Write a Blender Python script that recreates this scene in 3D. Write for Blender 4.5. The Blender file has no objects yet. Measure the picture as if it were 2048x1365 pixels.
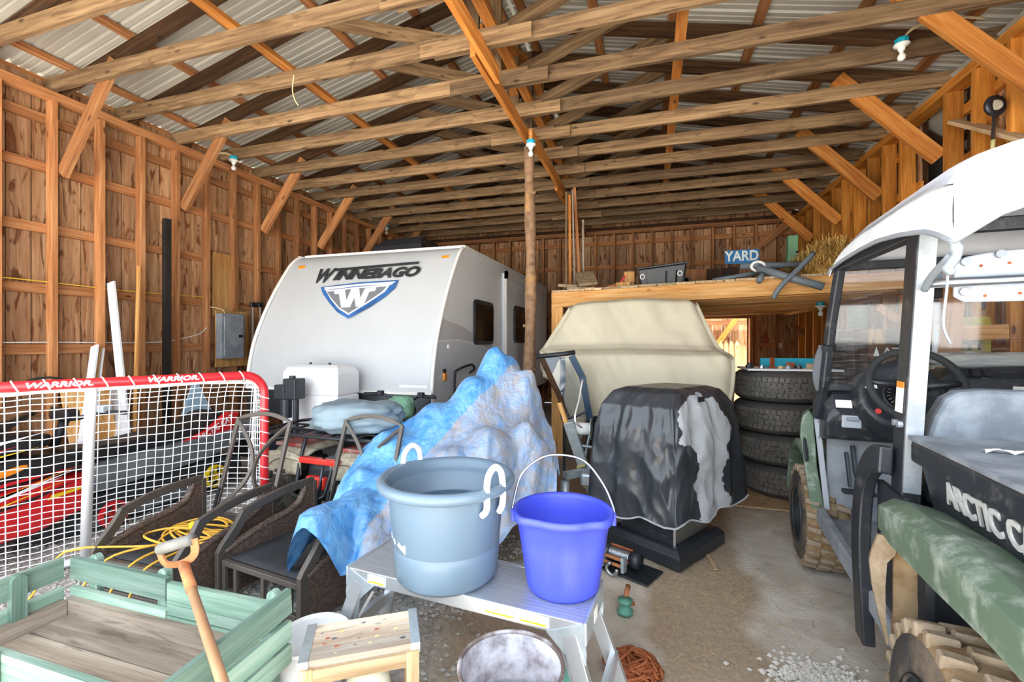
import bpy, bmesh, math, random
from mathutils import Vector, Matrix, noise, Euler
random.seed(7)
SC = bpy.context.scene
COL = SC.collection
PI = math.pi
# ---------------------------------------------------------------- camera
CAM_H = 1.45; FPX = 898.0; YAW = math.radians(17.1)
cam_d = bpy.data.cameras.new('camera'); cam = bpy.data.objects.new('camera', cam_d); COL.objects.link(cam)
cam.location = (0, 0, CAM_H); cam.rotation_euler = (PI/2, 0, YAW)
cam_d.sensor_width = 36.0; cam_d.lens = FPX/2048*36.0; cam_d.clip_start = 0.02; cam_d.clip_end = 300
SC.camera = cam
# ---------------------------------------------------------------- sky, sun, exposure
w = bpy.data.worlds.new('sky'); SC.world = w; w.use_nodes = True
bg = w.node_tree.nodes['Background']; bg.inputs[0].default_value = (0.80, 0.90, 1.0, 1); bg.inputs[1].default_value = 1.1
sun_d = bpy.data.lights.new('sun', 'SUN'); sun = bpy.data.objects.new('sun', sun_d); COL.objects.link(sun)
sun_d.energy = 10.0; sun_d.angle = math.radians(2.0); sun_d.color = (1, 0.95, 0.88)
sun.rotation_euler = Vector((-.62, .13, -1.0)).to_track_quat("-Z", "Y").to_euler()   # from the right of the open front, high
sun.location = (0, -6, 9)
vs = SC.view_settings; vs.view_transform = 'Standard'; vs.look = 'None'; vs.gamma = 1.0; vs.use_curve_mapping = False
vs.exposure = 2.25
# ---------------------------------------------------------------- photo pixel -> place (touching a known plane)
CY, SY = math.cos(YAW), math.sin(YAW)
def ray(u, v):
    r = (u-1024.0)/FPX
    return Vector((-SY+CY*r, CY+SY*r, (682.5-v)/FPX))
def at_d(u, v, d): q = ray(u, v)*d; q.z += CAM_H; return q
def at_z(u, v, z): q = ray(u, v); return at_d(u, v, (z-CAM_H)/q.z)
def at_Y(u, v, Y): return at_d(u, v, Y/ray(u, v).y)
def at_X(u, v, X): return at_d(u, v, X/ray(u, v).x)
# ---------------------------------------------------------------- materials
MATS = {}
def nt_new(name):
    m = bpy.data.materials.new(name); m.use_nodes = True
    nt = m.node_tree; b = nt.nodes['Principled BSDF']
    return m, nt, b
def N(nt, t, **k):
    n = nt.nodes.new(t)
    for a, v in k.items():
        if a.startswith('i_'): n.inputs[int(a[2:])].default_value = v
        else: setattr(n, a, v)
    return n
def ramp(nt, stops, src):
    r = N(nt, 'ShaderNodeValToRGB'); e = r.color_ramp.elements
    while len(e) < len(stops): e.new(0.5)
    for el, (p, c) in zip(e, stops):
        el.position = p; el.color = (c[0], c[1], c[2], 1) if not isinstance(c, (int, float)) else (c, c, c, 1)
    nt.links.new(src, r.inputs[0]); return r.outputs[0]
def mixc(nt, fac, a, b, mode='MIX'):
    n = N(nt, 'ShaderNodeMix', data_type='RGBA', blend_type=mode)
    if isinstance(fac, (int, float)): n.inputs[0].default_value = fac
    else: nt.links.new(fac, n.inputs[0])
    for s, i in ((a, 6), (b, 7)):
        if isinstance(s, tuple): n.inputs[i].default_value = (*s[:3], 1)
        else: nt.links.new(s, n.inputs[i])
    return n.outputs[2]
def rgb(h):
    h = h.lstrip('#'); c = [int(h[i:i+2], 16)/255 for i in (0, 2, 4)]
    return tuple(x/12.92 if x <= .04045 else ((x+.055)/1.055)**2.4 for x in c)
def coords(nt, scale, rnd=True):
    tc = N(nt, 'ShaderNodeTexCoord'); src = tc.outputs['Object']
    if rnd:
        oi = N(nt, 'ShaderNodeObjectInfo')
        mu = N(nt, 'ShaderNodeMath', operation='MULTIPLY', i_1=37.0); nt.links.new(oi.outputs['Random'], mu.inputs[0])
        ad = N(nt, 'ShaderNodeVectorMath', operation='ADD'); nt.links.new(src, ad.inputs[0]); nt.links.new(mu.outputs[0], ad.inputs[1]); src = ad.outputs[0]
    mp = N(nt, 'ShaderNodeMapping'); mp.inputs['Scale'].default_value = scale; nt.links.new(src, mp.inputs[0])
    return mp.outputs[0]
def bump(nt, b, h, strength=.3, dist=.01):
    n = N(nt, 'ShaderNodeBump'); n.inputs['Strength'].default_value = strength; n.inputs['Distance'].default_value = dist
    nt.links.new(h, n.inputs['Height']); nt.links.new(n.outputs[0], b.inputs['Normal'])
def wood(name, light, mid, dark, rough=.75, stain=.0, knots=True, stain_col=(.05, .02, .01)):
    """grain runs along the local Z of every timber; each timber gets its own offset and tint"""
    m, nt, b = nt_new(name)
    c = coords(nt, (9, 9, .55)); n1 = N(nt, 'ShaderNodeTexNoise'); n1.inputs['Scale'].default_value = 3; n1.inputs['Detail'].default_value = 6; n1.inputs['Distortion'].default_value = .6
    nt.links.new(c, n1.inputs[0])
    col = ramp(nt, [(.3, dark), (.5, mid), (.7, light)], n1.outputs[0])
    c2 = coords(nt, (60, 60, 1.6)); n2 = N(nt, 'ShaderNodeTexNoise'); n2.inputs['Scale'].default_value = 3; n2.inputs['Detail'].default_value = 3; nt.links.new(c2, n2.inputs[0])
    f = ramp(nt, [(.35, .84), (.62, 1.05)], n2.outputs[0]); col = mixc(nt, 1.0, col, f, 'MULTIPLY')
    if knots:
        c3 = coords(nt, (6, 6, 2.4)); v = N(nt, 'ShaderNodeTexVoronoi'); v.inputs['Scale'].default_value = 1.0; nt.links.new(c3, v.inputs[0])
        k = ramp(nt, [(.05, .9), (.12, 0.0)], v.outputs['Distance']); col = mixc(nt, k, col, tuple(x*.28 for x in dark))
    if stain > 0:
        c4 = coords(nt, (5, 5, 1.0)); n4 = N(nt, 'ShaderNodeTexNoise'); n4.inputs['Scale'].default_value = 2.2; n4.inputs['Detail'].default_value = 5; n4.inputs['Distortion'].default_value = 1.6; nt.links.new(c4, n4.inputs[0])
        s = ramp(nt, [(.56, 0.0), (.64, stain)], n4.outputs[0]); col = mixc(nt, s, col, stain_col)
    oi = N(nt, 'ShaderNodeObjectInfo'); t = ramp(nt, [(0, (.58, .56, .55)), (1, (1.2, 1.15, 1.08))], oi.outputs['Random'])
    col = mixc(nt, 1.0, col, t, 'MULTIPLY')
    nt.links.new(col, b.inputs['Base Color']); b.inputs['Roughness'].default_value = rough
    b.inputs['Specular IOR Level'].default_value = .25
    bump(nt, b, n2.outputs[0], .25, .004)
    MATS[name] = m; return m
def plain(name, col, rough=.5, metal=0., var=.12, vscale=6., bumps=0., bscale=80., spec=.5, dirt=None, dirt_amt=.0, dscale=4., coat=0., alpha=1., trans=0., dth=(.45, .6)):
    """one colour with slight mottling; optional dirt/mud patches of a second colour"""
    m, nt, b = nt_new(name)
    c = coords(nt, (1, 1, 1)); n1 = N(nt, 'ShaderNodeTexNoise'); n1.inputs['Scale'].default_value = vscale; n1.inputs['Detail'].default_value = 5; nt.links.new(c, n1.inputs[0])
    lo = tuple(x*(1-var) for x in col); hi = tuple(min(1, x*(1+var)) for x in col)
    out = ramp(nt, [(.3, lo), (.7, hi)], n1.outputs[0])
    if dirt is not None:
        n3 = N(nt, 'ShaderNodeTexNoise'); n3.inputs['Scale'].default_value = dscale; n3.inputs['Detail'].default_value = 9; n3.inputs['Roughness'].default_value = .7; nt.links.new(c, n3.inputs[0])
        f = ramp(nt, [(dth[0], 0.0), (dth[1], dirt_amt)], n3.outputs[0]); out = mixc(nt, f, out, dirt)
        rr = ramp(nt, [(dth[0], rough), (dth[1], rough+(.9-rough)*dirt_amt)], n3.outputs[0]); nt.links.new(rr, b.inputs['Roughness'])
    else: b.inputs['Roughness'].default_value = rough
    nt.links.new(out, b.inputs['Base Color'])
    b.inputs['Metallic'].default_value = metal; b.inputs['Specular IOR Level'].default_value = spec
    if coat: b.inputs['Coat Weight'].default_value = coat; b.inputs['Coat Roughness'].default_value = .1
    if alpha < 1: b.inputs['Alpha'].default_value = alpha
    if trans: b.inputs['Transmission Weight'].default_value = trans
    if bumps:
        n2 = N(nt, 'ShaderNodeTexNoise'); n2.inputs['Scale'].default_value = bscale; n2.inputs['Detail'].default_value = 4; nt.links.new(c, n2.inputs[0]); bump(nt, b, n2.outputs[0], bumps, .01)
    MATS[name] = m; return m
# ---------------------------------------------------------------- mesh builder
def frame(dirv, up=(0, 0, 1)):
    z = Vector(dirv).normalized(); u = Vector(up)
    if abs(z.dot(u.normalized())) > .999: u = Vector((0, 1, 0)) if abs(z.y) < .9 else Vector((1, 0, 0))
    x = u.cross(z).normalized(); y = z.cross(x)
    return Matrix((x, y, z)).transposed()          # columns: side, up-ish, along
class MB:
    def __init__(s): s.v = []; s.f = []; s.m = []; s.xf = None
    def av(s, pts):
        o = len(s.v)
        s.v.extend([tuple(s.xf @ Vector(p)) if s.xf is not None else tuple(p) for p in pts]); return o
    def af(s, fs, mi=0): s.f.extend(fs); s.m.extend([mi]*len(fs))
    def hexa(s, P, mi=0):
        o = s.av(P); s.af([tuple(o+i for i in q) for q in ((0, 3, 2, 1), (4, 5, 6, 7), (0, 1, 5, 4), (1, 2, 6, 5), (2, 3, 7, 6), (3, 0, 4, 7))], mi); return s
    def box(s, lo, hi, mi=0):
        x0, y0, z0 = lo; x1, y1, z1 = hi
        return s.hexa([(x0, y0, z0), (x1, y0, z0), (x1, y1, z0), (x0, y1, z0), (x0, y0, z1), (x1, y0, z1), (x1, y1, z1), (x0, y1, z1)], mi)
    def cbox(s, c, size, rz=0, mi=0, R=None):
        R = R or Matrix.Rotation(rz, 3, 'Z'); c = Vector(c); h = Vector(size)/2
        return s.hexa([c+R@Vector((h.x*a, h.y*b, h.z*d)) for d in (-1, 1) for a, b in ((-1, -1), (1, -1), (1, 1), (-1, 1))], mi)
    def bar(s, p0, p1, w, h, up=(0, 0, 1), mi=0):
        p0 = Vector(p0); p1 = Vector(p1); F = frame(p1-p0, up); a = F.col[0]*w/2; b = F.col[1]*h/2
        return s.hexa([p0-a-b, p0+a-b, p0+a+b, p0-a+b, p1-a-b, p1+a-b, p1+a+b, p1-a+b], mi)
    def tube(s, pts, r, n=8, closed=False, mi=0, sq=None, up=(0, 0, 1)):
        pts = [Vector(p) for p in pts]; L = len(pts); rs = r if isinstance(r, (list, tuple)) else [r]*L
        T = []
        for i in range(L):
            a = pts[(i-1) % L] if (closed or i > 0) else pts[i]; b = pts[(i+1) % L] if (closed or i < L-1) else pts[i]
            t = (b-a); T.append(t.normalized() if t.length > 1e-9 else Vector((0, 0, 1)))
        F = frame(T[0], up); x = F.col[0].copy(); rings = []
        for i in range(L):
            t = T[i]; x = (x-t*x.dot(t)); x = x.normalized() if x.length > 1e-6 else frame(t, up).col[0]; y = t.cross(x)
            if sq:
                w_, h_ = sq; P = [pts[i]+x*w_/2*a+y*h_/2*b for a, b in ((-1, -1), (1, -1), (1, 1), (-1, 1))]
            else: P = [pts[i]+(x*math.cos(2*PI*k/n)+y*math.sin(2*PI*k/n))*rs[i] for k in range(n)]
            rings.append(s.av(P))
        m = 4 if sq else n
        for i in range(L if closed else L-1):
            a = rings[i]; b = rings[(i+1) % L]
            s.af([(a+k, a+(k+1) % m, b+(k+1) % m, b+k) for k in range(m)], mi)
        if not closed: s.af([tuple(rings[0]+k for k in reversed(range(m))), tuple(rings[-1]+k for k in range(m))], mi)
        return s
    def cyl(s, p0, p1, r, n=16, mi=0, r1=None):
        return s.tube([p0, p1], [r, r if r1 is None else r1], n, mi=mi)
    def lathe(s, prof, n=24, M=None, mi=0, a0=0., a1=None):
        M = M or Matrix.Identity(4); full = a1 is None; L = n if full else n+1; rings = []
        for (r, z) in prof:
            rings.append(s.av([M @ Vector((r*math.cos(a0+(2*PI if full else a1-a0)*k/n), r*math.sin(a0+(2*PI if full else a1-a0)*k/n), z)) for k in range(L)]))
        for a, b in zip(rings, rings[1:]):
            s.af([(a+k, a+(k+1) % L, b+(k+1) % L, b+k) for k in range(n)], mi)
        return s
    def surf(s, nu, nv, fn, cu=False, cv=False, mi=0, mfn=None):
        U = nu if cu else nu+1; V = nv if cv else nv+1
        o = s.av([fn(i/nu, j/nv) for i in range(U) for j in range(V)])
        for i in range(nu):
            for j in range(nv):
                s.af([(o+i*V+j, o+((i+1) % U)*V+j, o+((i+1) % U)*V+(j+1) % V, o+i*V+(j+1) % V)], mfn((i+.5)/nu, (j+.5)/nv) if mfn else mi)
        return s
    def prism(s, poly, M, depth, mi=0):
        """poly: 2D outline in the local XY of M, thickened along local Z by depth"""
        n = len(poly); o = s.av([M @ Vector((x, y, 0)) for x, y in poly]+[M @ Vector((x, y, depth)) for x, y in poly])
        s.af([tuple(o+i for i in reversed(range(n))), tuple(o+n+i for i in range(n))]+[(o+i, o+(i+1) % n, o+n+(i+1) % n, o+n+i) for i in range(n)], mi); return s
    def build(s, name, mat, parent=None, smooth=False, bevel=0., seg=2, solid=0., sub=0, loc=None, rot=None, fixn=True):
        me = bpy.data.meshes.new(name); me.from_pydata(s.v, [], s.f)
        mats = mat if isinstance(mat, (list, tuple)) else [mat]
        for m in mats: me.materials.append(MATS[m] if isinstance(m, str) else m)
        me.polygons.foreach_set('material_index', s.m)
        if smooth: me.polygons.foreach_set('use_smooth', [True]*len(me.polygons))
        me.update()
        if fixn:
            bm = bmesh.new(); bm.from_mesh(me); bmesh.ops.recalc_face_normals(bm, faces=bm.faces); bm.to_mesh(me); bm.free()
        o = bpy.data.objects.new(name, me); COL.objects.link(o)
        if parent is not None: o.parent = parent
        if loc is not None: o.location = loc
        if rot is not None: o.rotation_euler = rot
        if solid: md = o.modifiers.new('solid', 'SOLIDIFY'); md.thickness = solid; md.offset = 0
        if bevel: md = o.modifiers.new('bevel', 'BEVEL'); md.width = bevel; md.segments = seg; md.limit_method = 'ANGLE'; md.angle_limit = math.radians(40)
        if sub: md = o.modifiers.new('sub', 'SUBSURF'); md.levels = sub; md.render_levels = sub
        return o
def tag(o, label=None, cat=None, group=None, kind=None):
    if label: o['label'] = label
    if cat: o['category'] = cat
    if group: o['group'] = group
    if kind: o['kind'] = kind
    return o
def empty(name, loc=(0, 0, 0), rz=0., label=None, cat=None, group=None, kind=None, rot=None):
    o = bpy.data.objects.new(name, None); COL.objects.link(o); o.location = loc; o.rotation_euler = rot or (0, 0, rz); o.empty_display_size = .1
    return tag(o, label, cat, group, kind)
def copy_tree(o, parent=None):
    c = o.copy(); COL.objects.link(c); c.parent = parent
    for k in ('label', 'group', 'category'):
        if k in c and parent is not None: del c[k]
    for ch in list(o.children): copy_tree(ch, c)
    return c
_tm = {}
def timber(name, p0, p1, w, h, mat, parent=None, up=(0, 0, 1), bev=.003):
    """one piece of lumber with its length along local Z; equal sizes share one mesh"""
    p0 = Vector(p0); p1 = Vector(p1); L = (p1-p0).length; key = (name, round(w, 4), round(h, 4), round(L, 3), mat)
    if key not in _tm:
        me = bpy.data.meshes.new(name); b = MB().box((-w/2, -h/2, 0), (w/2, h/2, L)); me.from_pydata(b.v, [], b.f); me.materials.append(MATS[mat]); me.update(); _tm[key] = me
    o = bpy.data.objects.new(name, _tm[key]); COL.objects.link(o); o.parent = parent
    M = frame(p1-p0, up).to_4x4(); M.translation = p0; o.matrix_local = M
    return o
def text(name, body, mat, M, size=.1, depth=.002, parent=None, shear=0., sx=1., bold=0., align='CENTER', spacing=1.):
    cu = bpy.data.curves.new(name, 'FONT'); cu.body = body; cu.size = size; cu.extrude = depth; cu.shear = shear; cu.align_x = align; cu.align_y = 'CENTER'; cu.offset = bold; cu.space_character = spacing; cu.resolution_u = 3
    t = bpy.data.objects.new(name+'_tmp', cu); COL.objects.link(t)
    dg = bpy.context.evaluated_depsgraph_get(); me = bpy.data.meshes.new_from_object(t.evaluated_get(dg)); bpy.data.objects.remove(t)
    me.transform(Matrix.Diagonal((sx, 1, 1, 1))); me.materials.clear(); me.materials.append(MATS[mat]); me.name = name
    o = bpy.data.objects.new(name, me); COL.objects.link(o); o.parent = parent; o.matrix_local = M
    return o
def arc(c, r, a0, a1, n, ax='xy'):
    out = []
    for i in range(n+1):
        a = a0+(a1-a0)*i/n; p, q = r*math.cos(a), r*math.sin(a)
        out.append(Vector(c)+(Vector((p, q, 0)) if ax == 'xy' else Vector((p, 0, q)) if ax == 'xz' else Vector((0, p, q))))
    return out
def spline(pts, n=8, closed=False):
    """Catmull-Rom through points"""
    P = [Vector(p) for p in pts]; L = len(P); out = []
    for i in range(L if closed else L-1):
        p0 = P[(i-1) % L] if closed or i > 0 else P[0]*2-P[1]; p1 = P[i]; p2 = P[(i+1) % L]; p3 = P[(i+2) % L] if closed or i+2 < L else P[-1]*2-P[-2]
        for k in range(n):
            t = k/n; out.append(.5*((2*p1)+(p2-p0)*t+(2*p0-5*p1+4*p2-p3)*t*t+(3*p1-p0-3*p2+p3)*t**3))
    if not closed: out.append(P[-1])
    return out
def fbm(p, o=4): return noise.fractal(Vector(p), 1.0, 2.0, o)
# ---------------------------------------------------------------- shared materials
wood('board_wood', rgb('#d3ae8a'), rgb('#b98f6a'), rgb('#9a7150'), stain=.85, stain_col=rgb('#6a3a1c'))
wood('frame_wood', rgb('#c9966a'), rgb('#b37c50'), rgb('#996340'), stain=.0)
wood('stud_wood_right', rgb('#e0a050'), rgb('#cf8838'), rgb('#b06a24'))
wood('truss_wood', rgb('#a58b6c'), rgb('#8b7154'), rgb('#6f5944'), stain=.45, stain_col=rgb('#4a3524'))
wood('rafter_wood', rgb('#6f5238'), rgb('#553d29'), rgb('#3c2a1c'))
wood('brace_wood', rgb('#dd9e58'), rgb('#cb843f'), rgb('#ad682c'))
wood('loft_wood', rgb('#eec48a'), rgb('#e0aa69'), rgb('#c98d4e'))
wood('pale_wood', rgb('#d8c3a4'), rgb('#c3aa87'), rgb('#a68c6a'))
wood('grey_wood', rgb('#bcb1a5'), rgb('#a4978a'), rgb('#84786d'), stain=.5, stain_col=rgb('#5a5048'), knots=False)
wood('dark_wood', rgb('#63462f'), rgb('#4d3524'), rgb('#3a2719'))
plain('white_paint', rgb('#e9ebee'), .5, var=.04)
plain('black_plastic', rgb('#23262b'), .45, var=.2)
plain('black_rubber', rgb('#2d2f31'), .85, var=.2, bumps=.2)
plain('bulb_glass', rgb('#e8e8e4'), .12, var=.02, coat=.5)
plain('ceramic', rgb('#efefec'), .3, var=.02)
plain('teal_plastic', rgb('#1fa9c4'), .4, var=.05)
plain('cable_tan', rgb('#d9c79c'), .5, var=.05)
plain('cable_yellow', rgb('#e0b63c'), .45, var=.05)
plain('cable_white', rgb('#dcdcd6'), .5, var=.05)
plain('steel', rgb('#b9bec4'), .35, 1., var=.12)
plain('dark_steel', rgb('#4b4f54'), .45, .8, var=.2)
plain('rust', rgb('#9a5530'), .85, .2, var=.35, vscale=20, bumps=.3)
plain('roof_metal', rgb('#bfbbb0'), .5, .1, var=.10, vscale=1.2)
# ================================================================= THE BARN
XL, XR, YB, Y0 = -5.65, 2.72, 10.25, 0.25       # inner stud faces left / right / back, front edge
ZP = 3.93                                        # underside of truss chords
XC = (XL+XR)/2; PITCH = .24
# ---- floor: packed dirt, worn concrete and gravel
def floor_mat():
    m, nt, b = nt_new('floor_ground')
    tc = N(nt, 'ShaderNodeTexCoord'); P = tc.outputs['Object']
    def noise_(scale, det=6, dis=0., rough=.55, vec=P):
        n = N(nt, 'ShaderNodeTexNoise'); n.inputs['Scale'].default_value = scale; n.inputs['Detail'].default_value = det; n.inputs['Distortion'].default_value = dis; n.inputs['Roughness'].default_value = rough; nt.links.new(vec, n.inputs[0]); return n.outputs[0]
    sep = N(nt, 'ShaderNodeSeparateXYZ'); nt.links.new(P, sep.inputs[0])
    fine = noise_(45, 8, 0, .75); mid = noise_(4.5, 7, .5); big = noise_(1.1, 6, .7)
    concrete = ramp(nt, [(.3, rgb('#b5ab9c')), (.55, rgb('#d2cabe')), (.75, rgb('#e4dfd6'))], mid)
    dirt = ramp(nt, [(.3, rgb('#94826d')), (.6, rgb('#b39f88')), (.8, rgb('#c8b7a1'))], fine)
    gravel_v = N(nt, 'ShaderNodeTexVoronoi'); gravel_v.inputs['Scale'].default_value = 38; nt.links.new(P, gravel_v.inputs[0])
    bw_ = N(nt, 'ShaderNodeRGBToBW'); nt.links.new(gravel_v.outputs['Color'], bw_.inputs[0])
    gravel = mixc(nt, .5, ramp(nt, [(0, rgb('#8b8680')), (1, rgb('#c4c0ba'))], fine), ramp(nt, [(.2, rgb('#7f7b76')), (.8, rgb('#d3d0cb'))], bw_.outputs[0]))
    # a diagonal dirt lane between the worn slabs
    a = N(nt, 'ShaderNodeMath', operation='MULTIPLY_ADD', i_1=.02, i_2=0.); nt.links.new(sep.outputs[1], a.inputs[0])
    s = N(nt, 'ShaderNodeMath', operation='SUBTRACT'); nt.links.new(sep.outputs[0], s.inputs[0]); nt.links.new(a.outputs[0], s.inputs[1])
    wob = N(nt, 'ShaderNodeMath', operation='MULTIPLY_ADD', i_1=.7, i_2=-.35); nt.links.new(big, wob.inputs[0])
    lane = N(nt, 'ShaderNodeMath', operation='ADD'); nt.links.new(s.outputs[0], lane.inputs[0]); nt.links.new(wob.outputs[0], lane.inputs[1])
    ln = N(nt, 'ShaderNodeMapRange'); ln.inputs[1].default_value = -3; ln.inputs[2].default_value = 3; nt.links.new(lane.outputs[0], ln.inputs[0])
    f_dirt = ramp(nt, [(.38, .9), (.42, .25), (.485, .2), (.50, 1.0), (.572, 1.0), (.588, .08)], ln.outputs[0])
    soil = mixc(nt, f_dirt, concrete, dirt)
    st = noise_(7, 8, 1.2, .7); stf = ramp(nt, [(.60, 0.0), (.72, .8)], st); soil = mixc(nt, stf, soil, rgb('#5b5044'))
    gx = N(nt, 'ShaderNodeMath', operation='ADD'); nt.links.new(sep.outputs[0], gx.inputs[0]); nt.links.new(wob.outputs[0], gx.inputs[1])
    gf = ramp(nt, [(.30, 1.0), (.36, 0.0)], (lambda mr: (nt.links.new(gx.outputs[0], mr.inputs[0]), mr.outputs[0])[1])((lambda: (lambda r: (r.inputs[1].__setattr__('default_value', -3), r.inputs[2].__setattr__('default_value', 3), r)[2])(N(nt, 'ShaderNodeMapRange')))()))
    col = mixc(nt, gf, soil, gravel)
    nt.links.new(col, b.inputs['Base Color']); b.inputs['Roughness'].default_value = .95; b.inputs['Specular IOR Level'].default_value = .15
    hb = mixc(nt, gf, fine, gravel_v.outputs['Distance']); bump(nt, b, hb, .55, .012)
    MATS['floor_ground'] = m
floor_mat()
def fl_z(x, y): return .012*noise.noise(Vector((x*1.3, y*1.3, 0)))+.006*noise.noise(Vector((x*5, y*5, 3)))-.008
b = MB(); b.surf(90, 110, lambda u, v: (XL-.3+u*(XR-XL+1.9), Y0-.4+v*(YB+3.2-Y0), fl_z(XL-.3+u*(XR-XL+1.9), Y0-.4+v*(YB+3.2-Y0))))
tag(b.build('floor', 'floor_ground', smooth=True), kind='structure')
plain('yard_gravel', rgb('#c9c4ba'), .95, var=.15, vscale=3, bumps=.4)
tag(MB().box((-40, -45, -.25), (40, 60, -.06)).build('yard_ground', 'yard_gravel'), kind='structure')
# ---- walls
_bd = {}
def board(parent, M, w, L, mat='board_wood'):
    key = (round(w, 3), round(L, 2), mat)
    if key not in _bd:
        me = bpy.data.meshes.new('board'); q = MB().box((-w/2, 0, 0), (w/2, .02, L)); me.from_pydata(q.v, [], q.f); me.materials.append(MATS[mat]); me.update(); _bd[key] = me
    o = bpy.data.objects.new('board', _bd[key]); COL.objects.link(o); o.parent = parent; o.matrix_local = M; return o
GIRTS = (.17, .77, 1.37, 1.97, 2.57, 3.18, 3.66)
def wall(name, origin, along, inward, length, studs, stud_w, stud_d, mats, skip=lambda s: None, zt=ZP, girts=GIRTS, plate=True, clad=()):
    """boards outside, girts across them, studs inside; s = distance along the wall"""
    root = empty(name, kind='structure'); o = Vector(origin); a = Vector(along); n = Vector(inward); rg = random.Random(len(name)*7+int(length*10))
    B = Matrix((a, -n, Vector((0, 0, 1)))).transposed().to_4x4()
    s = 0
    while s < length:
        wd = rg.choice((.185, .2, .215)); sc = s+wd/2
        sk = skip(sc)
        segs = [(0, zt+.12)] if sk is None else sk
        for z0, z1 in segs:
            M = B.copy(); M.translation = o+a*sc-n*(stud_d+.045)+Vector((0, 0, z0)); board(root, M, wd-.009, round(z1-z0, 2), mats[0])
        s += wd
    for z in girts:
        cuts = [0.]; inside = False
        for i in range(int(length/.05)+1):
            sk = skip(i*.05); blocked = sk is not None and not any(z0-.05 < z < z1+.05 for z0, z1 in sk)
            if blocked != inside: cuts.append(i*.05); inside = blocked
        cuts.append(length)
        for p, q in zip(cuts[::2], cuts[1::2]):
            if q-p > .05: timber('girt', o+a*p-n*(stud_d+.022)+Vector((0, 0, z)), o+a*q-n*(stud_d+.022)+Vector((0, 0, z)), .04, .095, mats[1], root)
    for st in studs:
        sk = skip(st)
        for z0, z1 in ([(0, zt-.09)] if sk is None else sk):
            timber('stud', o+a*st-n*stud_d/2+Vector((0, 0, z0)), o+a*st-n*stud_d/2+Vector((0, 0, min(z1, zt-.09))), stud_w if abs(a.x) > .5 else stud_d, stud_d if abs(a.x) > .5 else stud_w, mats[2], root, up=(0, 1, 0))
    if plate:
        for k in (0, 1):
            timber('top_plate', o-n*stud_d/2+Vector((0, 0, zt-.0675+.045*k)), o+a*length-n*stud_d/2+Vector((0, 0, zt-.0675+.045*k)), stud_d, .043, mats[1], root)
    for p, q in clad:      # dark outer battens close the joints
        z0 = 0
        for sc in (p,):
            sk = skip((p+q)/2)
            for z0, z1 in ([(0, zt+.12)] if sk is None else sk):
                M = B.copy(); M.translation = o+a*(p+q)/2-n*(stud_d+.068)+Vector((0, 0, z0)); MB().box((-(q-p)/2, 0, 0), ((q-p)/2, .015, z1-z0)).build('outer_cladding', 'dark_wood', root).matrix_local = M
    return root
WL = wall('wall_left', (XL, Y0, 0), (0, 1, 0), (1, 0, 0), YB-Y0+.15, [2.93-.4064*6+.4064*k-Y0 for k in range(25)], .045, .10, ('board_wood', 'frame_wood', 'frame_wood'), clad=[(0, YB-Y0+.15)])
WR = wall('wall_right', (XR, Y0, 0), (0, 1, 0), (-1, 0, 0), YB-Y0+.15, [4.57-.4064*10+.4064*k-Y0 for k in range(24) if k not in (13,)], .045, .14, ('board_wood', 'stud_wood_right', 'stud_wood_right'), skip=lambda s: [(0, 1.9)] if 5.44-Y0 < s < 6.10-Y0 else None, clad=[(0, 5.44-Y0), (5.44-Y0, 6.10-Y0), (6.10-Y0, YB-Y0+.15)])
DX0, DX1, DZ = 1.02, 1.98, 1.95
WB = wall('wall_back', (XL-.1, YB, 0), (1, 0, 0), (0, -1, 0), XR-XL+.2, [.1+.4064*k for k in range(21)], .045, .10, ('board_wood', 'frame_wood', 'frame_wood'), skip=lambda s: [(DZ, ZP+.1)] if DX0 < s+XL-.1 < DX1 else None, girts=(.17, .77, 1.37, 2.05, 2.57, 3.12, 3.66), clad=[(0, 5.06), (5.068, 5.38), (5.386, DX0-XL+.1), (DX0-XL+.1, DX1-XL+.1), (DX1-XL+.1, XR-XL+.2)])
for x in (DX0, DX1): timber('door_jamb', (x, YB+.05, 0), (x, YB+.05, DZ), .05, .12, 'frame_wood', WB)
timber('door_head', (DX0, YB+.05, DZ), (DX1, YB+.05, DZ), .12, .06, 'frame_wood', WB)
timber('diagonal_brace', at_Y(1497, 508, YB-.02), at_Y(1592, 434, YB-.02), .14, .04, 'frame_wood', WB, up=(0, 1, 0)).rotation_mode = 'XYZ'
# knee braces at every second truss
TY = [2.32+.61*k for k in range(13)]
for Y in TY[1::2]:
    timber('knee_brace', (XL+.02, Y+.05, 3.12), (XL+.78, Y+.05, 4.13), .04, .14, 'frame_wood', WL, up=(1, 0, 0))
    timber('knee_brace', (XR-.02, Y+.05, 3.24), (XR-.88, Y+.05, 4.16), .04, .15, 'brace_wood', WR, up=(1, 0, 0))
# front gable wall above the wide doorway and short returns beside it (behind the camera)
FR = empty('wall_front', kind='structure')
for i in range(43):
    x = XL-.1+.2*i; zt = ZP+.35+PITCH*(4.2-abs(x-XC)); M = Matrix.Translation((x, Y0, 3.75)); board(FR, M, .195, round(zt-3.75, 2))
for i, x in enumerate([XL, XL+.2, XR-.2, XR]): board(FR, Matrix.Translation((x, Y0, 0)), .195, 3.75)
timber('door_header', (XL-.1, Y0+.1, 3.78), (XR+.1, Y0+.1, 3.78), .1, .28, 'frame_wood', FR)
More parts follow.
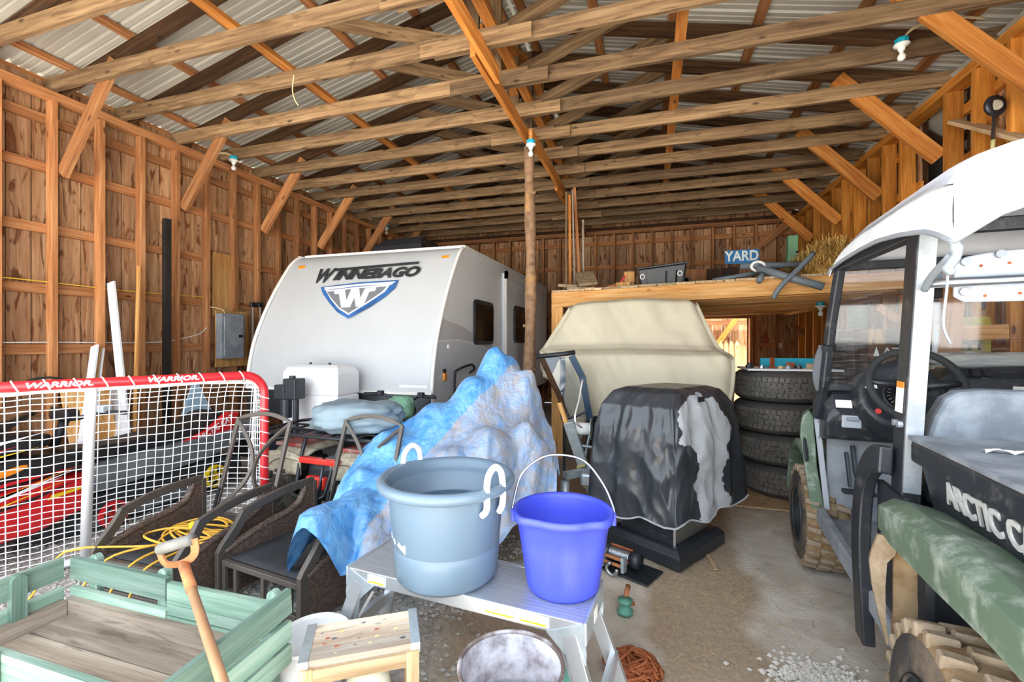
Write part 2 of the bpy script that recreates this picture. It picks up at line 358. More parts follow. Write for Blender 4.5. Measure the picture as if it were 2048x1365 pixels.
# ---- roof: trusses, purlins, ribbed metal sheets
CE = empty('ceiling', kind='structure')
def rz(x, off=0.): return ZP+.075+PITCH*(XC-XL-abs(x-XC))+off           # centre line of the rafters
def truss(Y, k):
    t = empty('truss'); t.parent = CE
    cz = ZP+.07; j = .012*math.sin(k*2.3)
    timber('bottom_chord', (XL-.12, Y, cz+j), (XC+.35, Y, cz-.5*j), .04, .14, 'truss_wood', t)
    timber('bottom_chord', (XC-.35, Y+.041, cz), (XR+.12, Y+.041, cz+j), .04, .14, 'truss_wood', t)
    timber('splice_plate', (XC-.45, Y-.03, cz-.03), (XC+.55, Y-.03, cz-.03), .02, .12, 'truss_wood', t)
    for sg, xe in ((-1, XL-.35), (1, XR+.35)):
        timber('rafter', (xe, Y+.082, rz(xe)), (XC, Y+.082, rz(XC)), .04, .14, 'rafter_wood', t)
        xm = XC+sg*1.62
        timber('web', (XC+sg*.08, Y+.123, cz+.05), (xm, Y+.123, rz(xm)-.02), .04, .12, 'truss_wood', t)
    timber('king_post', (XC, Y+.041, cz), (XC, Y+.041, rz(XC)+.04), .14, .04, 'truss_wood', t, up=(0, 1, 0))
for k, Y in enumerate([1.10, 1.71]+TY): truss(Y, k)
for sg in (-1, 1):
    for i in range(6):
        x = XC+sg*(.12+.78*i); z = rz(x, .105)
        timber('purlin', (x, .3, z), (x, YB+.5, z), .09, .04, 'frame_wood', CE)
for x in (-3.34, -1.27, .25):
    z = ZP+.162
    timber('runner', (x, .3, z), (x, YB, z), .09, .04, 'brace_wood', CE)
for (p, q) in (((XC+.05, 2.4, 4.9), (XC+.05, 4.7, 4.15)), ((XC+.05, 3.6, 4.15), (XC+.05, 5.4, 4.9)), ((XC+.05, 5.5, 4.9), (XC+.05, 7.6, 4.15))):
    timber('sway_brace', p, q, .04, .09, 'brace_wood', CE, up=(1, 0, 0))
def roof_sheet(sg):
    """0.915 m wide sheet, ribs running down the slope"""
    prof = []
    for r in range(4):
        y = r*.2286
        prof += [(y, 0), (y+.012, .02), (y+.032, .02), (y+.044, 0), (y+.085, 0), (y+.092, .007), (y+.104, .007), (y+.111, 0), (y+.15, 0), (y+.157, .007), (y+.169, .007), (y+.176, 0)]
    prof.append((.9144, 0)); x0, x1 = XC+sg*.02, XC+sg*(XC-XL+.55)
    q = MB(); n = len(prof)
    o = q.av([(x0, y, rz(x0, .128)+h) for y, h in prof]+[(x1, y, rz(x1, .128)+h) for y, h in prof]); q.af([(o+i, o+i+1, o+n+i+1, o+n+i) for i in range(n-1)])
    return q.build('roof_sheet', 'roof_metal', CE, fixn=False)
for sg in (-1, 1):
    s0 = roof_sheet(sg); s0.location = (0, -.1, 0)
    for i in range(1, 12):
        c = s0.copy(); COL.objects.link(c); c.location = (0, -.1+.912*i, .001*(i % 2))
for x_ in (XL-.16, XR+.16):
    timber('eave_board', (x_, .2, ZP+.06), (x_, YB+.2, ZP+.06), .02, .20, 'frame_wood', CE)
timber('ridge_cap', (XC, -.1, rz(XC)+.16), (XC, YB+.6, rz(XC)+.16), .35, .01, 'roof_metal', CE)
# gable boards of the back wall above the plate
for i in range(43):
    x = XL-.1+.2*i; zt = rz(x, .1)
    if zt-ZP > .15: board(WB, Matrix.Translation((x, YB+.1, ZP+.1)), .2, round(zt-ZP-.06, 2))
M_ = Matrix(((1, 0, 0, 0), (0, 0, 1, YB+.13), (0, 1, 0, 0), (0, 0, 0, 1)))
MB().prism([(XL-.3, ZP), (XR+.3, ZP), (XR+.3, rz(XR+.3, .12)), (XC, rz(XC, .12)), (XL-.3, rz(XL-.3, .12))], M_, .015).build('gable_cladding', 'dark_wood', WB)
# ---- centre girder lapped from short lengths, log post
GB = empty('girder', kind='structure')
for (a, c, dx, dz) in ((.4, 3.85, .035, 0), (3.42, 5.42, -.03, -.0), (5.05, 7.1, .03, -.01), (6.85, 10.1, -.03, 0)):
    timber('girder_plank', (-1.36+dx, a, ZP-.075+dz), (-1.36+dx, c, ZP-.075+dz), .045, .145, 'brace_wood', GB)
plain('bark', rgb('#8d6e54'), .9, var=.35, vscale=14, bumps=.5, bscale=30, dirt=rgb('#c9964f'), dirt_amt=.7, dscale=3.0, dth=(.55, .66))
pl = at_Y(1060, 700, 5.2)
pts = [Vector((pl.x-.012*math.sin(z*2.1)+.006*z*0, 5.2, z)) for z in [i*.24 for i in range(16)]+[ZP-.16]]
b = MB(); b.tube(pts, [.072+.008*math.sin(i*1.7)-.0007*i for i in range(len(pts))], 14)
LP = b.build('support_post', 'bark', smooth=True); tag(LP, kind='structure')
kn = MB()
for z, a in ((1.1, .3), (1.62, 2.8), (2.35, 5.2), (2.95, 1.6), (3.2, -.4)):
    c0 = Vector((pl.x, 5.2, z)); dd = Vector((math.cos(a), math.sin(a)*-1 if math.sin(a) > 0 else math.sin(a), .2)); kn.tube([c0+dd*.05, c0+dd*.085], [.025, .015], 7)
kn.build('knot', 'bark', LP, smooth=True)
# ---- loft at the back right
LF = empty('loft', kind='structure')
LX0, LX1, LY0 = -1.17, XR-.16, 5.5
def loft_z(x): return CAM_H+.60+(x-LX0)*.030       # top of the front beam
timber('loft_beam', (LX0, LY0, loft_z(LX0)-.09), (LX1, LY0, loft_z(LX1)-.09), .045, .18, 'loft_wood', LF)
timber('loft_beam', (LX0, LY0+.046, loft_z(LX0)-.095), (LX1, LY0+.046, loft_z(LX1)-.095), .045, .17, 'loft_wood', LF)
for i in range(13):
    Y = LY0+.32+.345*i
    timber('joist', (LX0+.06, Y, loft_z(LX0)-.1), (LX1, Y, loft_z(LX1)-.1), .045, .15, 'loft_wood', LF)
n_ = 18; dw = (LX1-LX0)/n_
for i in range(n_):
    x = LX0+dw*(i+.5); timber('deck_board', (x, LY0-.03-.015*(i % 3), loft_z(x)+.012), (x, YB-.14, loft_z(x)+.012), dw-.008, .025, 'pale_wood', LF)
timber('loft_post', (LX0+.07, LY0+.02, 0), (LX0+.07, LY0+.02, loft_z(LX0)-.18), .14, .09, 'loft_wood', LF, up=(0, 1, 0))
timber('loft_post', (LX0+.07, LY0+.12, 0), (LX0+.07, LY0+.12, loft_z(LX0)-.18), .14, .09, 'frame_wood', LF, up=(0, 1, 0))
timber('loft_post', (LX0+.07, 8.2, 0), (LX0+.07, 8.2, loft_z(LX0)-.18), .14, .14, 'loft_wood', LF, up=(0, 1, 0))
timber('side_beam', (LX0+.03, LY0+.07, loft_z(LX0)-.09), (LX0+.03, YB-.12, loft_z(LX0)-.09), .045, .18, 'loft_wood', LF)
timber('ledger', (XR-.02-.15, LY0, loft_z(LX1)-.12), (XR-.02-.15, YB-.1, loft_z(LX1)-.12), .045, .19, 'stud_wood_right', LF)
# ---- lean-to beyond the missing boards of the right wall
LT = empty('lean_to', kind='structure')
for i in range(7): timber('slat', (XR+.35+.28*i, 4.4, 3.55-.22*i), (XR+.35+.28*i, 9.0, 3.55-.22*i), .09, .04, 'dark_wood', LT)
for i in range(6): timber('lean_to_rafter', (XR+.2, 4.6+.8*i, 3.78), (XR+2.3, 4.6+.8*i, 2.1), .045, .14, 'dark_wood', LT)
timber('lean_to_roof', (XR+.05, 6.7, 4.02), (XR+2.4, 6.7, 2.1), 5.2, .01, 'roof_metal', LT)
MB().box((XR+.2, 4.05, 0), (XR+2.35, 4.1, 3.7)).build('lean_to_wall', 'dark_wood', LT)
MB().box((XR+2.3, 4.1, 0), (XR+2.35, 9.4, 2.2)).build('lean_to_wall', 'dark_wood', LT)
MB().box((XR+.16, 9.3, 0), (XR+2.35, 9.35, 3.4)).build('lean_to_wall', 'dark_wood', LT)
# ---- annex behind the doorway: board wall, brace, picket fence panel leaning there
AX = empty('annex', kind='structure')
for i in range(14): board(AX, Matrix.Translation((.2+.2*i, YB+2.0, 0)), .196, 2.9)
timber('annex_brace', (1.55, YB+1.9, 1.3), (2.2, YB+1.9, 2.3), .12, .04, 'brace_wood', AX, up=(0, 1, 0))
timber('annex_girt', (.1, YB+1.95, 1.9), (3.0, YB+1.95, 1.9), .04, .1, 'frame_wood', AX)
# ================================================================= SIDE-BY-SIDE UTILITY VEHICLE
plain('utv_green', rgb('#5b6e5c'), .4, var=.08, dirt=rgb('#c9cfc8'), dirt_amt=.6, dscale=9, dth=(.52, .75))
plain('utv_black', rgb('#24282e'), .42, var=.25, dirt=rgb('#8f8a84'), dirt_amt=.45, dscale=14, dth=(.55, .78))
plain('utv_dust', rgb('#6c737b'), .5, var=.2, dirt=rgb('#9aa1a8'), dirt_amt=.5, dscale=6, bumps=.05)
plain('utv_panel', rgb('#8d939a'), .5, var=.1, dirt=rgb('#5f6670'), dirt_amt=.5, dscale=5)
plain('mud', rgb('#8f7a5f'), .95, var=.25, vscale=9, bumps=.7, bscale=25, spec=.1, dirt=rgb('#6d5237'), dirt_amt=.7, dscale=6)
plain('mud_pale', rgb('#948572'), .95, var=.2, vscale=9, bumps=.5, bscale=40, spec=.1, dirt=rgb('#77644a'), dirt_amt=.7, dscale=8)
plain('tire_side', rgb('#3c3a38'), .75, var=.2, dirt=rgb('#8d7a62'), dirt_amt=.5, dscale=6)
plain('canopy_fabric', rgb('#dfe3ea'), .8, var=.07, vscale=5, bumps=.25, bscale=7, spec=.2)
plain('piping_grey', rgb('#8f969e'), .7, var=.05)
plain('sheen_grey', rgb('#a9aeb3'), .4, .3, var=.1, dirt=rgb('#7d848c'), dirt_amt=.5, dscale=7)  # pale tone of the sky reflection painted on the black rear posts
plain('strap_dark', rgb('#5a5e63'), .7, var=.1)
plain('label_white', rgb('#ecebe6'), .6, var=.04)
plain('label_orange', rgb('#e08a2e'), .6, var=.04)
plain('letter_silver', rgb('#b4b6b4'), .5, var=.1)
plain('bolt_grey', rgb('#8d939b'), .45, .3, var=.1)
plain('plate_grey', rgb('#a3a9b3'), .5, var=.06)
def glass_mat(name, tint=(.9, .93, .95), scr=.10):
    m, nt, b = nt_new(name); nt.nodes.remove(b)
    out = nt.nodes['Material Output']; tr = N(nt, 'ShaderNodeBsdfTransparent'); tr.inputs[0].default_value = (*tint, 1)
    gl = N(nt, 'ShaderNodeBsdfGlossy'); gl.inputs['Roughness'].default_value = .06; gl.inputs[0].default_value = (.9, .93, 1, 1)
    df = N(nt, 'ShaderNodeBsdfDiffuse'); df.inputs[0].default_value = (.8, .82, .85, 1)
    fr = N(nt, 'ShaderNodeFresnel'); fr.inputs[0].default_value = 1.4
    mx = N(nt, 'ShaderNodeMixShader'); nt.links.new(fr.outputs[0], mx.inputs[0]); nt.links.new(tr.outputs[0], mx.inputs[1]); nt.links.new(gl.outputs[0], mx.inputs[2])
    c = coords(nt, (3, 3, 30)); n1 = N(nt, 'ShaderNodeTexNoise'); n1.inputs['Scale'].default_value = 3; n1.inputs['Detail'].default_value = 6; nt.links.new(c, n1.inputs[0])
    f = ramp(nt, [(.5, 0.01), (.8, scr)], n1.outputs[0]); m2 = N(nt, 'ShaderNodeMixShader'); nt.links.new(f, m2.inputs[0]); nt.links.new(mx.outputs[0], m2.inputs[1]); nt.links.new(df.outputs[0], m2.inputs[2])
    nt.links.new(m2.outputs[0], out.inputs[0]); MATS[name] = m
glass_mat('windshield')
UT = empty('utility_vehicle', (.722, 1.53, 0), math.radians(-5.9), 'muddy dark green side-by-side utility vehicle with white soft canopy roof', 'vehicle')
def utv_wheel(x0, y, sg):
    """axis along x, outer face at x0, tread towards the vehicle's middle"""
    M = Matrix.Translation((x0, y, .32)) @ Matrix.Rotation(PI/2*sg, 4, 'Y')
    t = MB(); t.lathe([(.165, .012), (.19, .0), (.25, .004), (.275, .014)], 40, M); t.lathe([(.275, .014), (.287, .02), (.300, .05), (.304, .125), (.300, .2), (.287, .23), (.25, .246), (.165, .24)], 40, M, mi=1)
    wh = t.build('wheel', ['tire_side', 'mud'], UT, smooth=True)
    r = MB(); r.lathe([(.0, .055), (.04, .05), (.055, .07), (.12, .085), (.15, .04), (.17, .02), (.178, .012), (.17, .0)], 32, M)
    for k in range(4):
        a = k*PI/2+.4; r.tube([M @ Vector((.045*math.cos(a), .045*math.sin(a), .06)), M @ Vector((.045*math.cos(a), .045*math.sin(a), .045))], .009, 6)
    r.build('rim', 'dark_steel', wh, smooth=True)
    g = MB()
    for k in range(24):
        a = 2*PI*k/24
        for (z0, z1, da, rr) in ((.012, .085, 0, .318), (.16, .235, 0, .318), (.085, .165, PI/24, .322)):
            Q = []
            for z in (z0, z1):
                for rad in (.27 if z in (.012, .235) else .292, rr):
                    for aa in (-.055, .055):
                        tw = .05*(z-.12)/.1
                        Q.append(M @ Vector((rad*math.cos(a+da+aa+tw), rad*math.sin(a+da+aa+tw), z)))
            g.hexa([Q[0], Q[1], Q[3], Q[2], Q[4], Q[5], Q[7], Q[6]])
    tag(g.build('tread', 'mud_pale', wh, bevel=.006, seg=1), kind='stuff')
for x0, sg in ((0., 1), (1.5, -1)):
    utv_wheel(x0, 0, sg); utv_wheel(x0, 1.85, sg)
# chassis and floor
b = MB(); b.box((.10, .55, .37), (1.4, 1.62, .41)); b.box((.3, -.8, .3), (1.2, 1.9, .37)); b.build('floor_pan', 'utv_panel', UT, bevel=.008)
b = MB(); b.bar((.075, .35, .40), (.075, 1.52, .43), .045, .09); b.bar((1.425, .35, .40), (1.425, 1.52, .43), .045, .09); b.build('sill', 'utv_panel', UT, bevel=.01)
MB().box((.12, 1.60, .41), (1.38, 1.63, .95)).build('firewall', 'utv_panel', UT)
b = MB(); b.tube([(.24, 1.58, .84), (.24, 1.52, .70), (.25, 1.46, .62)], .012, 6); b.cbox((.27, 1.44, .61), (.08, .05, .02)); b.tube([(.21, 1.58, .8), (.21, 1.5, .62)], .01, 6); b.cbox((.20, 1.48, .60), (.06, .05, .02)); b.build('pedal', 'dark_steel', UT)
# hood and front
def loft(mb, secs, mi=0, closed=True):
    n = len(secs[0]); os = [mb.av(s) for s in secs]
    for a, c in zip(os, os[1:]): mb.af([(a+k, a+(k+1) % n, c+(k+1) % n, c+k) for k in range(n if closed else n-1)], mi)
    if closed: mb.af([tuple(os[0]+k for k in range(n)), tuple(os[-1]+k for k in reversed(range(n)))], mi)
b = MB(); loft(b, [[(.28, y, zl), (1.22, y, zl), (1.22, y, zt-.06), (1.12, y, zt), (.38, y, zt), (.28, y, zt-.06)] for y, zl, zt in ((1.66, .62, 1.13), (1.95, .6, 1.10), (2.25, .55, .98), (2.38, .52, .82))]); b.build('hood', 'utv_green', UT, bevel=.02, smooth=False)
for s in (0, 1):
    X = lambda x: x if s == 0 else 1.5-x
    # front fender: arch over the wheel and the tall rear leg beside the door opening
    b = MB()
    arcs = [(1.85+.40*math.cos(a), .36+.40*math.sin(a)) for a in [PI*i/10 for i in range(0, 7)]]
    loft(b, [[(X(.01), y, z), (X(.02), y, z+.05), (X(.30), y, z+.09), (X(.30), y, z)] for y, z in arcs])
    b.build('front_fender', 'utv_green', UT, bevel=.01)
    b = MB(); poly = [(-.018, .87), (-.016, .94), (-.004, 1.0), (.028, 1.035), (.05, 1.0), (.068, .70), (.112, .40), (.046, .38), (.016, .60)]
    loft(b, [[(X(x+dx), y, z) for x, z in poly] for y, dx in ((1.58, 0), (1.66, .01), (1.80, .06))]); b.build('fender_leg', 'utv_green', UT, bevel=.008)
    b = MB(); b.bar((X(.062), 1.575, 1.02), (X(.122), 1.575, .40), .028, .02, up=(0, 1, 0)); b.build('door_post', 'plate_grey', UT, bevel=.003)
    b = MB()
    for z in (.97, .88): b.cyl((X(.075), 1.55, z), (X(.075), 1.57, z), .008, 8)
    b.build('screw', 'bolt_grey', UT)
    # rear fender flare
    b = MB(); st = [(.365, .84, .86, .03), (.34, .80, .91, .0), (.22, .79, .93, -.005), (-.1, .80, .945, -.008), (-.32, .81, .935, -.008), (-.55, .80, .93, -.005), (-.75, .70, .84, 0), (-.85, .60, .74, .01)]
    loft(b, [[(X(.15), y, zt-.02-.02), (X(.15), y, zt-.02), (X(.045), y, zt), (X(xo), y, zt-.03), (X(xo), y, zl), (X(xo+.012), y, zl), (X(xo+.02), y, zt-.06)] for y, zl, zt, xo in st]); b.build('rear_fender', 'utv_green', UT, bevel=.006, smooth=False)
    # muddy wheel well liner and flap
    b = MB(); b.surf(6, 8, lambda u, v: (X(.04+.62*u), .33+.05*math.sin(u*3)+.02*fbm((u*4, v*4, s)), .22+.64*v)); b.build('wheel_well', 'mud', UT, smooth=True, solid=.01)
    b = MB(); prof = [(.79, -.01, .045), (.73, -.03, .035), (.70, -.036, .012), (.62, -.03, .006), (.52, -.012, .006), (.43, .008, .012)]
    loft(b, [[(X(a), .30-.02*i/5, z), (X(c), .30-.02*i/5, z), (X(c), .312-.02*i/5, z), (X(a), .312-.02*i/5, z)] for i, (z, a, c) in enumerate(prof)]); b.build('mud_flap', 'mud_pale', UT)
    b = MB(); b.tube([(X(.01), .315, .80), (X(.03), .30, .775), (X(.07), .30, .765)], .014, 6); b.build('flap_bracket', 'utv_dust', UT, smooth=True)
    # seat surround arch
    pts = [(X(.055), .67, .22), (X(.04), .67, .6), (X(.045), .665, .80), (X(.05), .64, .90), (X(.055), .60, .96), (X(.06), .54, 1.0), (X(.06), .46, 1.01)]
    MB().tube(spline(pts, 4), .03, sq=(.10, .045), up=(1, 0, 0)).build('seat_surround', 'utv_black', UT, bevel=.008)
    MB().box((min(X(.08), X(.10)), .36, .40), (max(X(.08), X(.10)), .62, .90)).build('seat_side', 'utv_black', UT)
    b = MB(); b.cbox((X(.03), .665, .70), (.006, .02, .045)); b.build('reflector', 'rust', UT)
    # roll cage: rear post, front pillar
    b = MB(); b.tube([(X(.168), .47, 1.85), (X(.128), .47, 1.13), (X(.120), .47, .90), (X(.13), .47, .42)], .03, sq=(.058, .10), up=(0, 1, 0)); b.build('rear_post', 'utv_black', UT, bevel=.006)
    b = MB(); b.tube([(X(.168), .4185, 1.84), (X(.128), .4185, 1.13), (X(.120), .4185, .91)], .03, sq=(.05, .004), up=(0, 1, 0)); b.build('post_sheen', 'sheen_grey', UT)  # thin pale strip: sky sheen on the post's rear face, put in as colour
    lx = lambda z: .0975+(z-1.13)*.0555
    o_ = MB().hexa([(X(lx(z)-d_), y, z) for z in (1.19, 1.28) for d_, y in ((0, .44), (.003, .44), (.003, .50), (0, .50))]).build('warning_label', 'label_white', UT)
    MB().hexa([(X(lx(z)-d_), y, z) for z in (1.28, 1.302) for d_, y in ((0, .44), (.003, .44), (.003, .50), (0, .50))]).build('label_band', 'label_orange', o_)
    b = MB()
    for y in (.44, .48): b.cyl((X(.085), y, 1.15), (X(.10), y, 1.15), .012, 8)
    b.build('post_bolt', 'bolt_grey', UT)
    b = MB(); b.tube([(X(.055), 1.52, 1.0), (X(.075), 1.45, 1.19), (X(.105), 1.43, 1.55), (X(.14), 1.40, 1.86)], .03, sq=(.045, .045)); b.build('front_pillar', 'utv_black', UT, bevel=.01)
    b = MB(); b.tube([(X(.093), 1.43, 1.40), (X(.093), 1.42, 1.43)], .035, 10); b.build('pillar_clamp', 'utv_black', UT)
    b = MB(); b.tube(spline([(X(.075), 1.46, 1.42), (X(.05), 1.46, 1.33), (X(.045), 1.46, 1.24), (X(.06), 1.46, 1.17)], 4), .02, sq=(.012, .045), up=(1, 0, 0)); b.build('hanging_strap', 'strap_dark', UT)
    b = MB(); b.tube([(X(.14), 1.40, 1.86), (X(.17), .47, 1.85)], .03, sq=(.045, .045)); b.build('roof_rail', 'utv_black', UT, bevel=.008)
    b = MB(); b.tube([(X(-.0), 1.6, .93), (X(.008), 1.575, .80), (X(.014), 1.57, .73)], [.006, .014, .012], 6); b.build('door_latch', 'dark_steel', UT)
b = MB()
for y, z in ((1.40, 1.86), (.47, 1.85)): b.bar((.14, y, z), (1.36, y, z), .045, .045)
b.bar((.08, 1.45, 1.19), (1.42, 1.45, 1.19), .03, .04); b.build('cross_member', 'utv_black', UT, bevel=.006)
b = MB(); b.hexa([(.085, 1.452, 1.2), (1.415, 1.452, 1.2), (1.415, 1.456, 1.2), (.085, 1.456, 1.2), (.15, 1.41, 1.84), (1.35, 1.41, 1.84), (1.35, 1.414, 1.84), (.15, 1.414, 1.84)]); b.build('windshield', 'windshield', UT)
# dashboard
b = MB(); pr = [(1.76, 1.14), (1.55, 1.185), (1.47, 1.17), (1.41, 1.05), (1.43, .90), (1.58, .87), (1.76, .87)]
loft(b, [[(x, y, z-dz if z > 1 else z) for y, z in pr] for x, dz in ((.075, .06), (.12, .0), (.65, .0), (1.38, .0), (1.425, .06))]); b.build('dashboard', 'utv_black', UT, bevel=.02, seg=3)
M = Matrix.Translation((.40, 1.40, 1.15)) @ Matrix.Rotation(math.radians(68), 4, 'X')
b = MB(); b.lathe([(.0, .035), (.15, .035), (.175, .045), (.19, .03), (.205, -.02), (.215, -.16)], 32, M); b.build('gauge_pod', 'utv_black', UT, smooth=True)
b = MB(); b.lathe([(.0, .042), (.072, .042), (.078, .054), (.086, .05), (.088, .03)], 24, M); dial = b.build('speedometer', 'black_plastic', UT, smooth=True)
b = MB()
for k in range(15):
    a = math.radians(220-k*18); b.bar(M @ Vector((.052*math.cos(a), .052*math.sin(a), .0435)), M @ Vector((.066*math.cos(a), .066*math.sin(a), .0435)), .004, .001)
b.build('dial_tick', 'label_white', dial)
b = MB(); b.bar(M @ Vector((0, 0, .044)), M @ Vector((-.03, -.045, .044)), .005, .001); plain('red_plastic', rgb('#d2352f'), .4, var=.05); b.build('needle', 'red_plastic', dial)
b = MB(); b.cyl(M @ Vector((-.11, -.09, .037)), M @ Vector((-.11, -.09, .04)), .014, 12); b.build('warning_disc', 'red_plastic', UT)
b = MB(); b.cbox(M @ Vector((-.13, .05, .037)), (.06, .03, .002), R=M.to_3x3()); b.build('dash_label', 'label_white', UT)
b = MB(); loft(b, [[(x, 1.76, z-.02), (x, 1.48, z), (x, 1.42, z-.06), (x, 1.41, 1.10), (x, 1.76, 1.1)] for x, z in ((.60, 1.25), (.66, 1.31), (1.0, 1.33), (1.30, 1.31), (1.36, 1.2))]); b.build('glovebox', 'utv_black', UT, bevel=.015)
for i in range(3): MB().cbox((.68+.045*i, 1.447, 1.285), (.034, .02, .055), R=Matrix.Rotation(math.radians(-45), 3, 'X')).build('rocker_switch', 'black_plastic', UT, bevel=.004)
MB().cbox((.90, 1.412, 1.20), (.10, .004, .05), R=Matrix.Rotation(math.radians(2), 3, 'X')).build('dash_label', 'label_white', UT)
MB().cbox((.16, 1.418, 1.10), (.075, .004, .045), R=Matrix.Rotation(math.radians(-26), 3, 'X')).build('dash_label', 'label_white', UT)
b = MB(); b.box((.15, 1.405, .97), (.24, 1.43, 1.04)); p_ = b.build('parking_brake_recess', 'plate_grey', UT, bevel=.006); MB().tube([(.17, 1.40, 1.02), (.22, 1.395, 1.02)], .009, 8).build('brake_handle', 'bolt_grey', p_)
# steering wheel
M = Matrix.Translation((.40, 1.20, 1.235)) @ Matrix.Rotation(math.radians(62), 4, 'X')
b = MB(); b.tube([M @ Vector((.185*math.cos(a), .185*math.sin(a), 0)) for a in [2*PI*i/40 for i in range(40)]], .017, 10, closed=True); sw = b.build('steering_wheel', 'black_rubber', UT, smooth=True)
b = MB()
for a in (PI*.02, PI*.98, -PI/2): b.tube([M @ Vector((.04*math.cos(a), .04*math.sin(a), -.02)), M @ Vector((.175*math.cos(a), .175*math.sin(a), 0))], [.022, .013], 8)
b.lathe([(0, .0), (.05, -.005), (.06, -.03), (.03, -.06)], 16, M); b.tube([M @ Vector((0, 0, -.05)), M @ Vector((0, 0, -.25))], .022, 10); b.build('spoke', 'black_plastic', sw, smooth=True)
# seats
b = MB(); b.box((.11, .30, .41), (1.39, .68, .86)); b.build('seat_base', 'utv_black', UT, bevel=.03)
b = MB(); b.box((.17, .42, .86), (1.33, .88, .97)); b.build('seat_cushion', 'utv_black', UT, bevel=.04, seg=3)
poly = [(.17, .98), (.178, 1.08), (.205, 1.18), (.235, 1.245), (.275, 1.272), (.34, 1.28), (1.16, 1.28), (1.24, 1.265), (1.29, 1.2), (1.325, 1.08), (1.33, .98)]
M = Matrix(((1, 0, 0, 0), (0, 0, 1, .47), (0, 1, 0, 0), (0, 0, 0, 1))); b = MB(); b.prism(poly, M, .09); b.build('seat_backrest', 'utv_dust', UT, bevel=.025, seg=3)
b = MB(); b.prism([(.46, 1.12), (.50, 1.17), (.55, 1.18), (.95, 1.18), (1.0, 1.17), (1.04, 1.12), (1.04, 1.0), (.46, 1.0)], Matrix(((1, 0, 0, 0), (0, 0, 1, .452), (0, 1, 0, 0), (0, 0, 0, 1))), .03); b.build('backrest_panel', 'utv_dust', UT, bevel=.012)
# cargo bed
b = MB(); b.box((.105, -.95, 1.03), (1.395, .39, 1.105)); bed = b.build('cargo_bed', 'utv_black', UT, bevel=.012)
b = MB(); b.box((.10, -.955, 1.105), (1.40, .395, 1.122)); b.build('bed_cover', 'utv_dust', UT, bevel=.004)
b = MB(); loft(b, [[(.118, .34, 1.032), (1.382, .34, 1.032), (1.382, -.93, 1.032), (.118, -.93, 1.032)], [(.145, .31, .87), (1.355, .31, .87), (1.355, -.91, .87), (.145, -.91, .87)]]); b.build('bed_side', 'utv_black', UT, bevel=.006)
b = MB(); b.box((.42, -.85, .42), (1.08, .28, .86)); b.build('rear_frame', 'mud', UT)
TM = Matrix(((0, -.16, -.987, .1235), (-1, 0, 0, -.045), (0, .987, -.16, .985), (0, 0, 0, 1)))
text('lettering', 'ARCTIC CAT', 'letter_silver', TM, .098, .0025, UT, sx=.80, bold=.003)
b = MB(); b.surf(8, 3, lambda u, v: (.20+.10*u, .15+.02*v, 1.123+.012*abs(math.sin(u*5+v*3)))); b.build('rag_scrap', 'label_white', UT, smooth=True)
# rear plate and bar behind the seats
b = MB(); b.prism([(.222, 1.60), (.223, 1.72), (.26, 1.735), (.345, 1.748), (1.155, 1.748), (1.24, 1.735), (1.277, 1.72), (1.278, 1.60), (1.25, 1.58), (.25, 1.58)], Matrix(((1, 0, 0, 0), (0, 0, 1, .385), (0, 1, 0, 0), (0, 0, 0, 1))), .014); b.build('rack_plate', 'plate_grey', UT, bevel=.004)
b = MB()
for x, z in ((.248, 1.715), (.245, 1.615), (.335, 1.735), (.58, 1.735), (.60, 1.61), (.9, 1.73)): b.cyl((x, .385, z), (x, .372, z), .013, 12)
b.build('plate_bolt', 'bolt_grey', UT, smooth=False)
b = MB()
for x, z in ((.29, 1.70), (.36, 1.705), (.30, 1.60), (.385, 1.605), (.47, 1.61)): b.cyl((x, .385, z), (x, .383, z), .005, 8)
b.build('plate_hole', 'rust', UT)
MB().cyl((.15, .36, 1.645), (1.35, .36, 1.665), .015, 12).build('grab_bar', 'steel', UT, smooth=True)
# soft canopy
def ztop(x, y):
    e = min(x-.10, 1.40-x); s = max(0, min(1, e/.15)); s = s*(2-s)
    z = 1.93+.09*s+.05*math.sin(PI*max(0, min(1, (x-.1)/1.3)))
    z -= .11*max(0, (y-1.0)/.45)**2; z -= .04*max(0, (.35-y)/.3)**2
    return z+.006*noise.noise(Vector((x*6, y*6, 0)))
def interp(t, P):
    for (a, va), (c, vc) in zip(P, P[1:]):
        if t <= c: return va+(vc-va)*max(0, (t-a))/(c-a)
    return P[-1][1]
zl = lambda y: interp(y, [(.08, 1.735), (.17, 1.775), (.26, 1.804), (.46, 1.836), (.68, 1.86), (.91, 1.866), (1.2, 1.862), (1.45, 1.85)])
zr = lambda x: interp(min(x, 1.5-x), [(.10, 1.735), (.155, 1.775), (.2, 1.806), (.257, 1.826), (.4, 1.85), (.75, 1.86)])
b = MB()
b.surf(26, 24, lambda u, v: (.10+1.30*u, .08+1.37*v, ztop(.10+1.3*u, .08+1.37*v)))
for s in (0, 1):
    b.surf(24, 5, lambda u, v: ((.10-.006*math.sin(v*PI) if s == 0 else 1.40+.006*math.sin(v*PI)), .08+1.37*u, ztop(.10, .08+1.37*u)+(zl(.08+1.37*u)-ztop(.10, .08+1.37*u))*v))
b.surf(26, 5, lambda u, v: (.10+1.3*u, .08-.006*math.sin(v*PI), ztop(.10+1.3*u, .08)+(zr(.1+1.3*u)-ztop(.10+1.3*u, .08))*v))
b.surf(26, 3, lambda u, v: (.10+1.3*u, 1.45, ztop(.10+1.3*u, 1.45)+(1.845-ztop(.10+1.3*u, 1.45))*v))
cn = b.build('canopy', 'canopy_fabric', UT, smooth=True)
md = cn.modifiers.new('weld', 'WELD'); md.merge_threshold = .004
md = cn.modifiers.new('solid', 'SOLIDIFY'); md.thickness = .006; md.offset = 0
